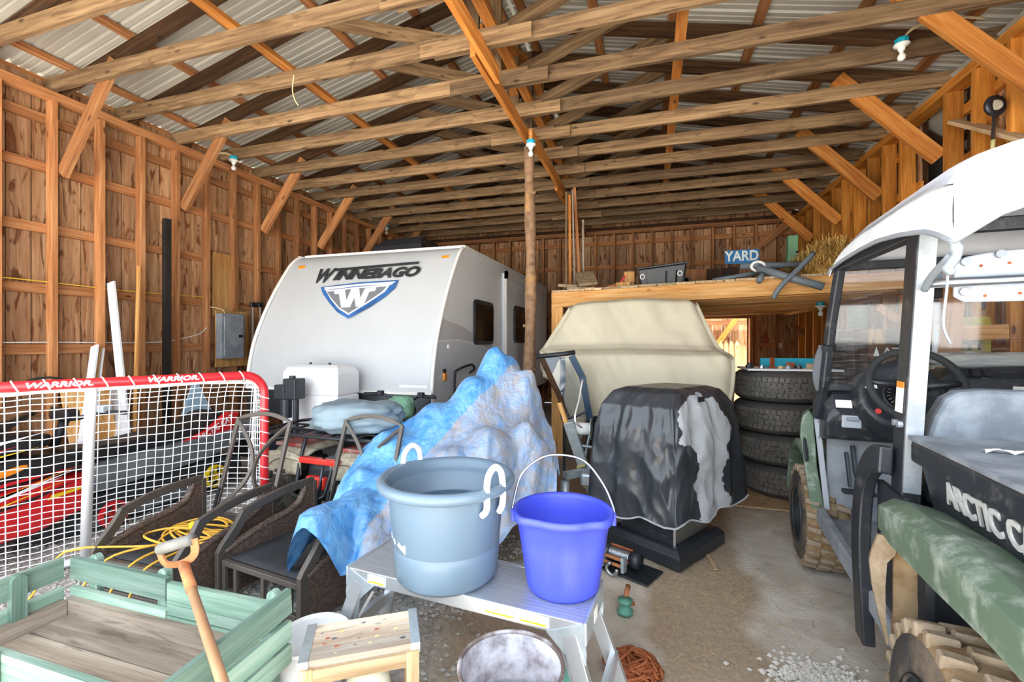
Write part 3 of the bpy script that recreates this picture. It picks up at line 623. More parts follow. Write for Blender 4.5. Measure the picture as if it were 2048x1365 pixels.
b = MB(); e = [(.098, y, zl(y)) for y in [1.45-.05*i for i in range(28)]]+[(.10+.05*i, .078, zr(.10+.05*i)) for i in range(27)]
b.tube(e, .009, 6); b.build('canopy_hem', 'piping_grey', cn, smooth=True)
b = MB(); b.tube(spline([(.105, .09, 1.74), (.115, .10, 1.70), (.10, .11, 1.665), (.112, .11, 1.645)], 4), [.014, .012, .016, .014, .012, .013, .014, .012, .016, .014, .012, .012, .006], 7); b.tube(spline([(.11, .12, 1.70), (.13, .30, 1.66), (.15, .40, 1.63)], 4), .012, 6); b.tube(spline([(.10, .11, 1.68), (.108, .14, 1.6), (.104, .15, 1.5), (.125, .16, 1.44)], 5), .004, 5); b.build('tie_strap', 'piping_grey', cn, smooth=True)
# ================================================================= TRAVEL TRAILER
plain('trailer_white', rgb('#c3c6c8'), .38, var=.03, vscale=2)
plain('trailer_grey', rgb('#e6eaed'), .38, var=.03, vscale=2)
plain('trailer_band', rgb('#ccd4dc'), .38, var=.03)
plain('trailer_trim', rgb('#eceae4'), .4, var=.02)
plain('logo_dark', rgb('#3f4245'), .4, .3, var=.35, vscale=9)
plain('logo_blue', rgb('#3f72b4'), .35, .2, var=.45, vscale=5)
plain('logo_mesh', rgb('#85898e'), .5, .2, var=.2, vscale=60)
plain('logo_pale', rgb('#e4e7ea'), .4, var=.03)
plain('window_dark', rgb('#121314'), .08, var=.1, coat=.6)
plain('amber', rgb('#e8951f'), .25, var=.1, coat=.5)
plain('jack_black', rgb('#2b2f36'), .4, var=.1)
plain('tank_white', rgb('#eceff2'), .35, var=.03)
def tread_mat():
    m, nt, b = nt_new('diamond_plate'); c = coords(nt, (1, 1, 1), False)
    r = N(nt, 'ShaderNodeMapping'); r.inputs['Rotation'].default_value = (0, math.radians(45), 0); r.inputs['Scale'].default_value = (34, 34, 34); nt.links.new(c, r.inputs[0])
    ck = N(nt, 'ShaderNodeTexBrick'); ck.inputs['Scale'].default_value = 1.0; ck.inputs['Mortar Size'].default_value = .16; ck.inputs['Color1'].default_value = (1, 1, 1, 1); ck.inputs['Color2'].default_value = (.9, .9, .9, 1); ck.inputs['Mortar'].default_value = (.0, 0, 0, 1); ck.offset = .5
    sw = N(nt, 'ShaderNodeSeparateXYZ'); cb = N(nt, 'ShaderNodeCombineXYZ'); nt.links.new(r.outputs[0], sw.inputs[0]); nt.links.new(sw.outputs[0], cb.inputs[0]); nt.links.new(sw.outputs[2], cb.inputs[1]); nt.links.new(cb.outputs[0], ck.inputs[0])
    col = mixc(nt, ck.outputs[0], rgb('#4c5257'), rgb('#9aa1a8')); nt.links.new(col, b.inputs['Base Color']); b.inputs['Metallic'].default_value = .8; b.inputs['Roughness'].default_value = .4
    bump(nt, b, ck.outputs[0], .6, .01); MATS['diamond_plate'] = m
tread_mat()
TR = empty('travel_trailer', (0, 0, 0), 0, 'white travel trailer with curved front, blue shield emblem and black side windows', 'trailer')
TX0, TX1 = -4.6, -2.16
FP = [(4.205, .55), (4.205, .90), (4.225, 1.10), (4.265, 1.30), (4.325, 1.50), (4.46, 1.80), (4.63, 2.10), (4.82, 2.38), (4.92, 2.50), (5.02, 2.575), (5.15, 2.61)]
FS = [(p.y, p.z) for p in spline([(0, y, z) for y, z in FP[1:]], 4)]
b = MB(); b.surf(6, len(FS)-1, lambda u, v: (TX0+(TX1-TX0)*u, *FS[round(v*(len(FS)-1))])); b.build('front_panel', 'trailer_white', TR, smooth=True)
prof = FP+[(9.6, 2.61), (9.6, .55)]
for x, s in ((TX0, 1), (TX1, -1)):
    b = MB(); b.prism([(y, z) for y, z in [FP[0]]+FS+[(9.6, 2.61), (9.6, .55)]], Matrix(((0, 0, s, x), (1, 0, 0, 0), (0, 1, 0, 0), (0, 0, 0, 1))), .03); b.build('side_panel', 'trailer_grey', TR)
    b = MB(); b.tube([(x, y-.008, z) for y, z in FS], .022, 8); b.build('corner_trim', 'trailer_trim', TR, smooth=True)
    b = MB(); b.bar((x, 5.02, 2.595), (x, 9.6, 2.615), .05, .035); b.build('roof_rail', 'trailer_trim', TR, bevel=.01)
    b = MB(); b.lathe([(.16, -.1), (.33, -.1), (.36, -.06), (.36, .06), (.33, .1), (.16, .1)], 28, Matrix.Translation((x-s*-.16, 7.4, .36)) @ Matrix.Rotation(PI/2, 4, 'Y')); b.build('wheel', 'black_rubber', TR, smooth=True)
b = MB(); b.box((TX0+.03, 5.1, 2.60), (TX1-.03, 9.6, 2.63)); b.build('roof', 'trailer_trim', TR)
MB().box((TX0, 9.57, .55), (TX1, 9.6, 2.61)).build('back_panel', 'trailer_white', TR)
MB().box((TX0+.03, 4.23, .55), (TX1-.03, 9.57, .60)).build('underbody', 'black_plastic', TR)
b = MB(); b.box((TX0+.01, 4.188, .55), (TX1-.01, 4.208, .895)); b.build('rock_guard', 'diamond_plate', TR)
MB().box((TX0, 4.178, .885), (TX1, 4.212, .915)).build('guard_trim', 'trailer_trim', TR)
MB().box((-2.55, 4.21, .935), (-2.22, 4.222, .985)).build('data_plate', 'label_white', TR)
FQ = Vector((0, 4.63, 2.10)); FD = Vector((0, .521, .853)); FN = Vector((0, -.853, .521))
def onfront(u, v, off=.0):
    q = ray(u, v); o = Vector((0, 0, CAM_H)); t = (FQ+FN*off-o).dot(FN)/q.dot(FN); p = o+q*t; return (p.x, (p-FQ).dot(FD))
FM = Matrix(((1, 0, 0, 0), (0, FD.y, FN.y, FQ.y), (0, FD.z, FN.z, FQ.z), (0, 0, 0, 1)))
def zp(x, y): return (500+x/2.904, 430+y/2.904)
def decal(name, pts, mat, off, par=TR):
    b = MB(); b.prism([onfront(*zp(*p)) for p in pts], FM @ Matrix.Translation((0, 0, off)), .003); return b.build(name, mat, par)
em = decal('emblem', [(415, 425), (640, 398), (866, 384), (845, 432), (790, 480), (700, 540), (572, 607), (510, 570), (460, 510), (428, 465)], 'logo_blue', .016)
decal('emblem_rim', [(438, 428), (640, 408), (850, 394), (825, 412), (640, 418), (440, 444)], 'logo_pale', .020, em)
decal('emblem_rim', [(446, 446), (640, 424), (818, 412), (790, 452), (700, 512), (576, 588), (520, 552), (478, 502)], 'logo_pale', .020, em)
decal('emblem_field', [(455, 455), (640, 434), (800, 424), (770, 456), (690, 510), (578, 578), (524, 544), (486, 500)], 'logo_mesh', .024, em)
decal('emblem_letter', [(497, 452), (560, 442), (568, 506), (596, 440), (642, 437), (648, 492), (676, 436), (742, 428), (734, 450), (700, 456), (664, 540), (622, 542), (614, 490), (588, 545), (538, 548), (524, 468), (500, 470)], 'logo_pale', .028, em)
decal('name_bar', [(500, 318), (985, 276), (982, 290), (498, 332)], 'logo_dark', .016)
c0 = onfront(*zp(668, 348)); tm = FM @ Matrix.Translation((c0[0]+.1, c0[1], .014)) @ Matrix.Rotation(math.radians(1.0), 4, 'Z')
w0 = onfront(*zp(430, 362)); text('name_letter', 'W', 'logo_dark', FM @ Matrix.Translation((w0[0]-.01, w0[1], .014)), .31, .004, TR, shear=.22, sx=.72, bold=.008)
w1 = onfront(*zp(729, 347)); text('lettering', 'INNEBAGO', 'logo_dark', FM @ Matrix.Translation((w1[0], w1[1], .014)), .20, .004, TR, shear=.22, sx=1.15, bold=.009)
for (u, v) in ((602, 533), (889, 511)):
    p = onfront(u, v); MB().cbox((0, 0, 0), (.10, .05, .025)).build('marker_light', 'amber', TR, bevel=.008).matrix_local = FM @ Matrix.Translation((p[0], p[1], -.02 if v > 520 else -.035))
def rrect(y0, y1, z0, z1, r, n=4):
    out = []
    for cy, cz, a in ((y1-r, z1-r, 0), (y0+r, z1-r, PI/2), (y0+r, z0+r, PI), (y1-r, z0+r, 1.5*PI)):
        out += [(cy+r*math.cos(a+PI/2*i/n), cz+r*math.sin(a+PI/2*i/n)) for i in range(n+1)]
    return out
SM = lambda off: Matrix(((0, 0, 1, TX1+off), (1, 0, 0, 0), (0, 1, 0, 0), (0, 0, 0, 1)))
wn = MB().prism(rrect(5.32, 6.08, 1.40, 1.99, .09), SM(0), .02).build('side_window', 'black_plastic', TR, bevel=.006)
MB().prism(rrect(5.37, 6.03, 1.45, 1.94, .06), SM(.018), .006).build('pane', 'window_dark', wn)
sl = MB().box((TX1, 6.52, .75), (TX1+.05, 9.3, 2.49)).build('slide_out', 'trailer_grey', TR)
MB().box((TX1+.04, 6.50, .72), (TX1+.075, 6.58, 2.52)).build('slide_trim', 'trailer_trim', sl); MB().box((TX1+.04, 6.50, 2.40), (TX1+.075, 9.3, 2.52)).build('slide_trim', 'trailer_trim', sl)
wn = MB().prism(rrect(6.93, 8.2, 1.42, 2.03, .09), SM(.05), .02).build('side_window', 'black_plastic', TR, bevel=.006)
MB().prism(rrect(6.98, 8.15, 1.70, 1.98, .05), SM(.068), .006).build('pane', 'window_dark', wn); MB().prism(rrect(6.98, 8.15, 1.46, 1.68, .05), SM(.068), .006).build('pane', 'window_dark', wn)
st = [(4.33, 1.46), (4.42, 1.70), (5.0, 1.62), (5.6, 1.48), (6.5, 1.28), (6.5, 1.22), (5.6, 1.40), (4.9, 1.47)]
MB().prism(st, SM(.0), .004).build('side_stripe', 'trailer_white', TR)
MB().prism([(4.31, 1.44), (4.9, 1.45), (5.6, 1.38), (6.5, 1.20), (6.5, .60), (4.25, .60), (4.24, 1.1)], SM(.0), .003).build('side_band', 'trailer_band', TR)
b = MB(); b.cbox((TX1+.015, 4.47, 1.06), (.03, .07, .09)); b.build('side_light', 'amber', TR, bevel=.01); MB().cbox((TX1+.012, 4.47, 1.125), (.024, .06, .04)).build('light_cap', 'black_plastic', TR, bevel=.006)
MB().cyl((TX1, 4.58, 1.385), (TX1+.02, 4.58, 1.385), .025, 12).build('key_lock', 'trailer_trim', TR)
b = MB(); b.tube(spline([(TX1, 4.62, .80), (TX1+.06, 4.62, .82), (TX1+.07, 4.62, 1.05), (TX1+.07, 4.68, 1.12), (TX1+.07, 5.1, 1.16), (TX1+.07, 5.2, 1.1), (TX1, 5.2, 1.05)], 5), .014, 8); b.build('grab_handle', 'black_plastic', TR, smooth=True)
b = MB(); loft(b, [[(-3.80, 5.5, 2.63), (-2.98, 5.5, 2.63), (-2.98, 6.3, 2.63), (-3.80, 6.3, 2.63)], [(-3.78, 5.52, 2.78), (-3.0, 5.52, 2.80), (-3.0, 6.3, 2.80), (-3.78, 6.3, 2.78)], [(-3.66, 5.64, 2.91), (-3.08, 5.64, 2.93), (-3.08, 6.2, 2.93), (-3.66, 6.2, 2.91)]]); b.build('roof_air_conditioner', 'black_plastic', TR, bevel=.03)
# tongue, gas bottle cover, electric jack
b = MB()
b.bar((-3.86, 4.3, .50), (-3.41, 3.15, .50), .06, .10); b.build('tongue_rail', 'jack_black', TR); b = MB(); b.bar((-2.92, 4.3, .50), (-3.37, 3.15, .50), .06, .10); b.build('tongue_rail', 'jack_black', TR)
b = MB(); loft(b, [[(-3.30+sx*(.34-c), 3.92+sy*(.17-c), z) for sx, sy in ((-1, -1), (-.2, -1.12), (.2, -1.12), (1, -1), (1, 1), (-1, 1))] for z, c in ((.54, .03), (.60, 0), (.88, 0), (.885, .012), (.90, .012), (.905, 0), (1.12, .0), (1.18, .03), (1.205, .08))]); gc = b.build('gas_bottle_cover', 'tank_white', TR, bevel=.03, seg=3)
for x in (-3.42, -3.18): MB().cyl((x, 3.9, 1.2), (x, 3.9, 1.225), .012, 8).build('cover_knob', 'black_plastic', gc)
jk = at_Y(585, 790, 3.55)
b = MB(); b.cbox((jk.x+.02, 3.55, jk.z+.06), (.15, .14, .20)); ja = b.build('tongue_jack', 'jack_black', TR, bevel=.012)
MB().cbox((jk.x-.09, 3.52, jk.z+.03), (.12, .1, .14)).build('jack_motor', 'jack_black', ja, bevel=.01); MB().cyl((jk.x-.05, 3.52, jk.z-.22), (jk.x-.05, 3.52, jk.z-.04), .055, 14).build('jack_gearbox', 'jack_black', ja); MB().cyl((jk.x+.04, 3.55, .02), (jk.x+.04, 3.55, jk.z), .03, 12).build('jack_leg', 'jack_black', ja)
MB().cyl((jk.x+.0, 3.55, jk.z+.16), (jk.x+.0, 3.55, jk.z+.185), .03, 10).build('jack_cap', 'jack_black', ja)
# ================================================================= HOCKEY GOAL
plain('goal_red', rgb('#d82a33'), .35, var=.05, coat=.3)
plain('goal_white', rgb('#eef0f2'), .4, var=.03)
plain('net_cord', rgb('#eff0f1'), .8, var=.03)
HG = empty('hockey_goal', (0, 0, 0), 0, 'red framed hockey goal with white net and centre post', 'goal')
GR = Vector((-2.71, 2.62, 0)); GA = Vector((-.436, -.90, 0)).normalized(); GN = Vector((-.90, .436, 0)).normalized(); GW, GH = 1.86, 1.205
def gp(a, d, z): return GR+GA*a+GN*d+Vector((0, 0, z))
rc = .14
fr = [gp(0, 0, .03), gp(0, 0, .5), gp(0, 0, GH-rc)]+[gp(rc-rc*math.cos(t), 0, GH-rc+rc*math.sin(t)) for t in [PI/2*i/8 for i in range(1, 9)]]+[gp(.6, 0, GH), gp(1.2, 0, GH)]+[gp(GW-rc+rc*math.sin(t), 0, GH-rc+rc*math.cos(t)) for t in [PI/2*i/8 for i in range(0, 9)]]+[gp(GW, 0, .03)]
MB().tube(fr, .029, 12, up=(0, 1, 0)).build('goal_frame', 'goal_red', HG, smooth=True)
DP = .42
b = MB(); b.tube(spline([gp(0, 0, .03), gp(.0, .25, .03), gp(.12, DP-.06, .03), gp(.4, DP, .03), gp(GW/2, DP+.03, .03), gp(GW-.4, DP, .03), gp(GW-.12, DP-.06, .03), gp(GW, .25, .03), gp(GW, 0, .03)], 6), .024, 10); b.build('base_tube', 'goal_white', HG, smooth=True)
MB().tube([gp(GW/2, .02, GH-.02), gp(GW/2, .12, .95), gp(GW/2, DP+.03, .04)], .027, 12).build('centre_post', 'goal_white', HG, smooth=True)
def gprof(v):   # depth and height of the back net from crossbar (0) to base (1)
    return (interp(v, [(0, 0), (.12, .16), (.22, .22), (.6, .36), (1, DP)]), interp(v, [(0, GH-.03), (.12, GH-.05), (.22, GH-.14), (.6, .5), (1, .05)]))
def back(a, v):
    e = min(a, GW-a); s = max(0, min(1, e/.22)); d, z = gprof(v); sq = 1-.75*(1-s)**2
    return gp(a, d*sq+.012*noise.noise(Vector((a*5, v*5, 1))), z-.02*(1-s)*(1-v)-.03*math.sin(PI*v)*s+.01*noise.noise(Vector((a*7, v*4, 8))))
b = MB(); na, nv = 38, 27
for i in range(na+1): b.tube([back(GW*i/na, .5*j/13) for j in range(27)], .0028, 4)
for j in range(nv+1): b.tube([back(GW*i/60, j/nv) for i in range(61)], .0028, 4)
tag(b.build('net', 'net_cord', HG, fixn=False), kind='stuff')
b = MB()
for a in (0., GW):
    sg = 1 if a == 0 else -1
    for j in range(24):
        z = .06+j*.048; d = .42-.22*(z/1.2)
        b.tube([gp(a+sg*.02*math.sin(PI*k/6), d*k/6, z-.015*math.sin(PI*k/6)) for k in range(7)], .0028, 4)
    for k in range(1, 9): b.tube([gp(a+sg*.02*math.sin(PI*k/9), (.42-.22*(z/1.2))*k/9, z) for z in [.06+.1*i for i in range(12)]], .0028, 4)
tag(b.build('side_net', 'net_cord', HG, fixn=False), kind='stuff')
b = MB()
for i in range(14): 
    a = .15+i*.12; b.tube([gp(a+.03*math.cos(t)*.5, .031*math.sin(t), GH+.031*math.cos(t)) for t in [2*PI*k/8 for k in range(9)]], .004, 5)
for i in range(12):
    z = .1+i*.085; b.tube([gp(.031*math.cos(t), .031*math.sin(t), z+.012*math.cos(t)) for t in [2*PI*k/8 for k in range(9)]], .004, 5)
tag(b.build('lacing', 'net_cord', HG), kind='stuff')
for (u, off) in ((121, 0), (346, 0)):
    c = None
    for a in [i*.005 for i in range(372)]:
        q = gp(a, 0, GH); D_ = -SY*q.x+CY*q.y; uu = 1024+FPX*(CY*q.x+SY*q.y)/D_
        if uu <= u: c = a; break
    X = -GA; Zv = (-GN).normalized(); Yv = Vector((0, 0, 1)); Mx = Matrix((X, Yv, Zv)).transposed().to_4x4(); Mx.translation = gp(c, -.0295, GH+.002)
    text('lettering', 'WARRIOR.', 'goal_white', Mx, .042, .0012, HG, shear=.2, sx=1.35, bold=.0015)
# ================================================================= SNOWMOBILE
plain('sled_red', rgb('#cf1f24'), .3, var=.06, coat=.4)
plain('sled_black', rgb('#1c1d20'), .5, var=.15)
plain('sled_orange', rgb('#e88a22'), .4, var=.05)
plain('sled_yellow', rgb('#e9c522'), .4, var=.05)
plain('alloy', rgb('#7f868e'), .45, .6, var=.12, dirt=rgb('#a9adb0'), dirt_amt=.4)
SN = empty('snowmobile', (0, 0, 0), 0, 'red and black snowmobile with yellow and orange streaks behind the goal net', 'snowmobile'); SN.location = (-.12, 0, 0)
SX = -3.80
def sn(name, poly, x0, x1, mat, par=SN, bev=.02, inset=0.):
    b = MB(); n = len(poly); cy = sum(p[0] for p in poly)/n; cz = sum(p[1] for p in poly)/n
    ins = [(y+(cy-y)*inset, z+(cz-z)*inset) for y, z in poly]
    secs = [[(x0, y, z) for y, z in poly], [(x1, y, z) for y, z in poly]]
    if inset: secs = [[(x0, y, z) for y, z in ins], [(x0+(x1-x0)*.15, y, z) for y, z in poly], [(x0+(x1-x0)*.85, y, z) for y, z in poly], [(x1, y, z) for y, z in ins]]
    loft(b, secs); return b.build(name, mat, par, bevel=bev)
sn('belly_pan', [(.75, .22), (.95, .12), (2.0, .14), (2.3, .22), (2.30, .46), (2.05, .52), (1.2, .40), (.8, .34)], SX-.02, -4.55, 'sled_red', inset=.12)
sn('side_cowl', [(.85, .34), (1.3, .42), (2.05, .50), (2.28, .50), (2.2, .62), (1.9, .68), (1.4, .60), (1.0, .48)], SX-.05, -4.5, 'sled_black', inset=.15)
sn('hood', [(.80, .36), (1.2, .56), (1.7, .68), (2.1, .70), (2.12, .78), (1.85, .82), (1.45, .76), (1.05, .60)], SX-.12, -4.42, 'sled_black', inset=.15)
sn('windscreen', [(1.55, .78), (2.0, .96), (2.06, .95), (1.8, .80)], -3.98, -4.33, 'window_dark', inset=.1)
sn('seat', [(2.05, .52), (3.55, .50), (3.58, .72), (3.42, .76), (3.2, .66), (2.6, .62), (2.2, .64)], -3.98, -4.32, 'sled_black', inset=.12)
sn('tail_cowl', [(2.75, .44), (3.52, .56), (3.60, .72), (3.46, .74), (3.25, .60), (2.9, .50)], SX-.12, SX-.17, 'sled_red', bev=.01)
sn('tunnel', [(2.1, .30), (3.2, .34), (3.85, .52), (3.92, .58), (3.5, .56), (2.3, .50)], SX-.06, -4.45, 'alloy', bev=.01)
sn('track', [(2.05, .02), (3.35, .02), (3.62, .14), (3.6, .28), (3.3, .32), (2.0, .26), (1.9, .1)], SX-.10, -4.42, 'black_rubber', bev=.03)
sn('slide_rail', [(2.2, .06), (3.2, .06), (3.3, .12), (2.7, .18), (2.2, .12)], SX-.06, SX-.09, 'alloy', bev=.005)
sn('snow_flap', [(3.80, .50), (3.92, .52), (4.0, .14), (3.96, .14)], SX-.1, -4.4, 'sled_black', bev=.005)
for yy, zz, r, m in ((3.24, .17, .105, 'sled_yellow'), (2.40, .12, .10, 'sled_red')):
    M = Matrix.Translation((SX-.02, yy, zz)) @ Matrix.Rotation(-PI/2, 4, 'Y')
    b = MB(); b.lathe([(r*.8, -.02), (r, -.015), (r, .015), (r*.8, .02)], 24, M); b.lathe([(.0, .018), (r*.3, .018), (r*.32, -.01)], 12, M)
    for k in range(5): a = 2*PI*k/5; b.bar(M @ Vector((r*.25*math.cos(a), r*.25*math.sin(a), 0)), M @ Vector((r*.85*math.cos(a), r*.85*math.sin(a), 0)), .022, .015)
    b.build('idler_wheel', m, SN)
def streak(name, pts, x, mat): MB().prism(pts, Matrix(((0, 0, 1, x), (1, 0, 0, 0), (0, 1, 0, 0), (0, 0, 0, 1))), .004).build(name, mat, SN)
X_ = SX-.012
streak('decal', [(1.35, .36), (1.65, .40), (2.08, .50), (1.9, .47), (2.15, .53), (1.7, .45)], X_, 'goal_white'); streak('decal', [(1.0, .26), (1.5, .37), (2.15, .55), (1.5, .40)], X_, 'sled_orange')
streak('decal', [(1.0, .24), (1.4, .30), (2.1, .47), (1.45, .33)], X_, 'sled_yellow'); streak('decal', [(2.0, .36), (2.18, .38), (2.2, .40), (2.02, .39)], X_, 'sled_yellow')
streak('decal', [(1.1, .44), (1.8, .52), (2.2, .55), (1.8, .54)], X_, 'sled_red'); streak('decal', [(1.45, .33), (1.9, .38), (2.2, .46), (1.9, .40)], X_, 'sled_black')
X2 = SX-.105
streak('decal', [(1.0, .52), (1.6, .66), (2.0, .72), (1.6, .68)], X2, 'sled_yellow'); streak('decal', [(1.0, .55), (1.5, .68), (1.9, .75), (1.5, .70)], X2, 'sled_red'); streak('decal', [(1.55, .72), (1.75, .76), (2.05, .82), (1.75, .78)], X2, 'goal_white')
b = MB(); b.prism([(1.82+.09*math.cos(t), .60+.022*math.sin(t)+.02*math.cos(t)) for t in [2*PI*i/16 for i in range(16)]], Matrix(((0, 0, 1, SX-.04), (1, 0, 0, 0), (0, 1, 0, 0), (0, 0, 0, 1))), .004); b.build('badge', 'sled_orange', SN)
TMs = lambda y, z, r, x: Matrix.Translation((x, y, z)) @ Matrix(((0, 0, 1, 0), (1, 0, 0, 0), (0, 1, 0, 0), (0, 0, 0, 1))) @ Matrix.Rotation(r, 4, 'Z')
text('lettering', 'ARCTIC CAT', 'goal_white', TMs(3.32, .60, .42, SX-.115), .085, .002, SN, shear=.3, sx=.8, bold=.001)
b = MB(); b.tube(spline([(-3.72, 2.42, .90), (-3.92, 2.36, .90), (-4.05, 2.28, .86), (-4.25, 2.28, .86), (-4.38, 2.36, .90), (-4.58, 2.42, .90)], 5), .016, 8); b.tube([(-4.15, 2.28, .86), (-4.15, 2.2, .66)], .03, 8); hb = b.build('handlebar', 'sled_black', SN, smooth=True)
MB().cbox((-4.15, 2.27, .89), (.2, .1, .08)).build('bar_pad', 'sled_black', hb, bevel=.02); MB().cbox((-3.9, 2.38, .93), (.09, .07, .06)).build('brake_box', 'plate_grey', hb, bevel=.01)
for x in (-3.88, -4.58):
    b = MB(); b.tube(spline([(x, .45, .16), (x, .6, .06), (x, .9, .03), (x, 1.6, .03)], 4), .01, sq=(.12, .02)); sk = b.build('ski', 'sled_red', SN); MB().bar((x, 1.0, .05), ((x-4.15)/2 if False else x*.9-.415, 1.15, .28), .04, .04).build('ski_leg', 'dark_steel', sk)
# ================================================================= QUAD BIKE (seen from behind)
plain('quad_mud', rgb('#b5ac97'), .9, var=.15, bumps=.4, bscale=50, dirt=rgb('#7d7566'), dirt_amt=.6, dscale=14)
plain('quad_red', rgb('#8f2f2a'), .5, var=.2, dirt=rgb('#a1978a'), dirt_amt=.7, dscale=8)
plain('tail_red', rgb('#d6332b'), .3, var=.1, coat=.4)
plain('tire_mud', rgb('#3a3834'), .9, var=.3, bumps=.6, bscale=30, dirt=rgb('#7d7566'), dirt_amt=.4)
QX, QY = -2.36, 2.86
Q = empty('quad_bike', (QX, QY, 0), math.radians(-4), 'muddy quad bike with black rear rack seen from behind', 'quad bike')
def qwheel(x, y, w, r):
    M = Matrix.Translation((x, y, r)) @ Matrix.Rotation(PI/2, 4, 'Y')
    b = MB(); b.lathe([(r*.5, -w/2), (r*.8, -w/2), (r*.93, -w/2+.03), (r*.95, 0), (r*.93, w/2-.03), (r*.8, w/2), (r*.5, w/2)], 28, M); wh = b.build('wheel', 'tire_mud', Q, smooth=True)
    b = MB()
    for k in range(18):
        for s in (-1, 1):
            a = 2*PI*(k+.5*(s > 0))/18; R_ = Matrix.Rotation(a, 4, 'X'); c = Matrix.Translation((x, y, r)) @ R_ @ Vector((s*w*.25, 0, r*.95)); b.cbox(c, (w*.42, .05, .045), R=(R_.to_3x3()))
    tag(b.build('tread', 'tire_mud', wh), kind='stuff')
    MB().lathe([(0, .02), (r*.3, .03), (r*.52, w/2-.02), (r*.52, -w/2+.02), (0, -.02)], 18, M).build('rim', 'dark_steel', wh, smooth=True)
for x in (-.42, .42): qwheel(x, .12, .24, .28); qwheel(x, 1.04, .2, .26)
for s in (-1, 1):
    b = MB(); b.surf(8, 10, lambda u, v: (s*(.12+.46*u-.02*(v > .8)), -.12+.42*v+.0, .60+.05*math.sin(u*PI)-.14*max(0, 1-v*3.2)**1.3*(.4+.6*u)-.10*max(0, u-.7)/.3)); b.build('rear_fender', 'quad_mud', Q, smooth=True, solid=.015)
    b = MB(); b.surf(6, 6, lambda u, v: (s*(.14+.40*u), -.115+.02*math.sin(u*PI), .34+.24*v+.03*math.sin(u*PI)-(.02 if u > .9 else 0)+.10*(1-u)*(1-v))); b.build('fender_skirt', 'quad_mud', Q, smooth=True, solid=.012)
    MB().tube([(s*.17, -.03, .72), (s*.16, -.10, .55), (s*.14, -.16, .36)], .014, 8).build('rack_stay', 'black_plastic', Q)
    MB().box((min(s*.2, s*.46), -.06, .63), (max(s*.2, s*.46), .28, .66)).build('fender_top', 'quad_red', Q, bevel=.01)
b = MB(); b.tube(spline([(-.52, -.02, .76), (-.50, -.1, .745), (0, -.12, .74), (.50, -.1, .745), (.52, -.02, .76)], 5), .013, 8)
b.tube(spline([(-.52, -.02, .76), (-.52, .35, .76), (0, .42, .76), (.52, .35, .76), (.52, -.02, .76)], 5), .013, 8)
for x in (-.35, -.18, 0, .18, .35): b.tube([(x, -.11, .745), (x, .40, .76)], .009, 6)
for y in (.02, .18): b.tube([(-.52, y, .755), (.52, y, .755)], .009, 6)
b.build('rear_rack', 'black_plastic', Q, smooth=True)
b = MB(); b.tube(spline([(-.14, -.16, .36), (-.13, -.2, .33), (0, -.22, .325), (.13, -.2, .33), (.14, -.16, .36)], 4), .014, 8); b.tube([(.10, -.13, .6), (.12, -.21, .33)], .012, 6); b.build('rear_bumper', 'dark_steel', Q, smooth=True)
MB().cbox((.06, -.13, .57), (.36, .05, .045)).build('tail_panel', 'tail_red', Q, bevel=.01); MB().cbox((.05, -.15, .42), (.17, .05, .09)).build('tail_light', 'tail_red', Q, bevel=.012)
MB().cyl((.30, -.18, .40), (.34, .3, .42), .045, 14).build('exhaust', 'quad_mud', Q, smooth=True)
MB().box((-.16, -.05, .25), (.16, 1.15, .52)).build('engine', 'dark_steel', Q, bevel=.04); MB().tube(spline([(0, .25, .72), (0, .6, .70), (0, .85, .74), (0, 1.1, .78)], 3), [.15, .16, .15, .15, .14, .14, .13, .12, .1, .08], 12).build('seat', 'black_plastic', Q, smooth=True)
for s in (-1, 1): b = MB(); b.surf(6, 8, lambda u, v: (s*(.12+.42*u), .78+.46*v, .58+.08*math.sin(v*PI))); b.build('front_fender', 'quad_red', Q, smooth=True, solid=.015)
hbz = .93
b = MB(); b.tube(spline([(-.40, .92, hbz), (-.22, .96, hbz), (-.08, 1.0, hbz-.06), (.08, 1.0, hbz-.06), (.22, .96, hbz), (.40, .92, hbz)], 4), .012, 8); b.tube([(0, 1.0, .87), (0, 1.05, .6)], .025, 8); hq = b.build('handlebar', 'dark_steel', Q, smooth=True)
for s in (-1, 1): MB().tube([(s*.40, .92, hbz), (s*.27, .95, hbz)], .018, 10).build('grip', 'black_rubber', hq, smooth=True); MB().cbox((s*.23, .95, hbz+.01), (.06, .05, .05)).build('control_box', 'black_plastic', hq, bevel=.008); MB().tube(spline([(s*.2, 1.0, hbz), (s*.3, 1.03, hbz-.01), (s*.36, 1.0, hbz-.02)], 4), .005, 6).build('brake_lever', 'steel', hq)
# ================================================================= PATIO CHAIRS (bare frames)
plain('chair_metal', rgb('#59534d'), .45, .3, var=.08)
def wicker():
    m, nt, b = nt_new('wicker'); c = coords(nt, (1, 1, 1), False); sp = N(nt, 'ShaderNodeSeparateXYZ'); nt.links.new(c, sp.inputs[0]); cb = N(nt, 'ShaderNodeCombineXYZ'); nt.links.new(sp.outputs[1], cb.inputs[0]); nt.links.new(sp.outputs[2], cb.inputs[1])
    k = N(nt, 'ShaderNodeTexBrick'); k.inputs['Scale'].default_value = 30; k.inputs['Mortar Size'].default_value = .03; k.inputs['Color1'].default_value = (*rgb('#7d695d'), 1); k.inputs['Color2'].default_value = (*rgb('#53453e'), 1); k.inputs['Mortar'].default_value = (*rgb('#1c1715'), 1); nt.links.new(cb.outputs[0], k.inputs[0])
    nt.links.new(k.outputs[0], b.inputs['Base Color']); b.inputs['Roughness'].default_value = .5; bump(nt, b, k.outputs['Fac'], -.8, .006); MATS['wicker'] = m
wicker()
plain('sling_black', rgb('#2f3135'), .75, var=.35, vscale=8)
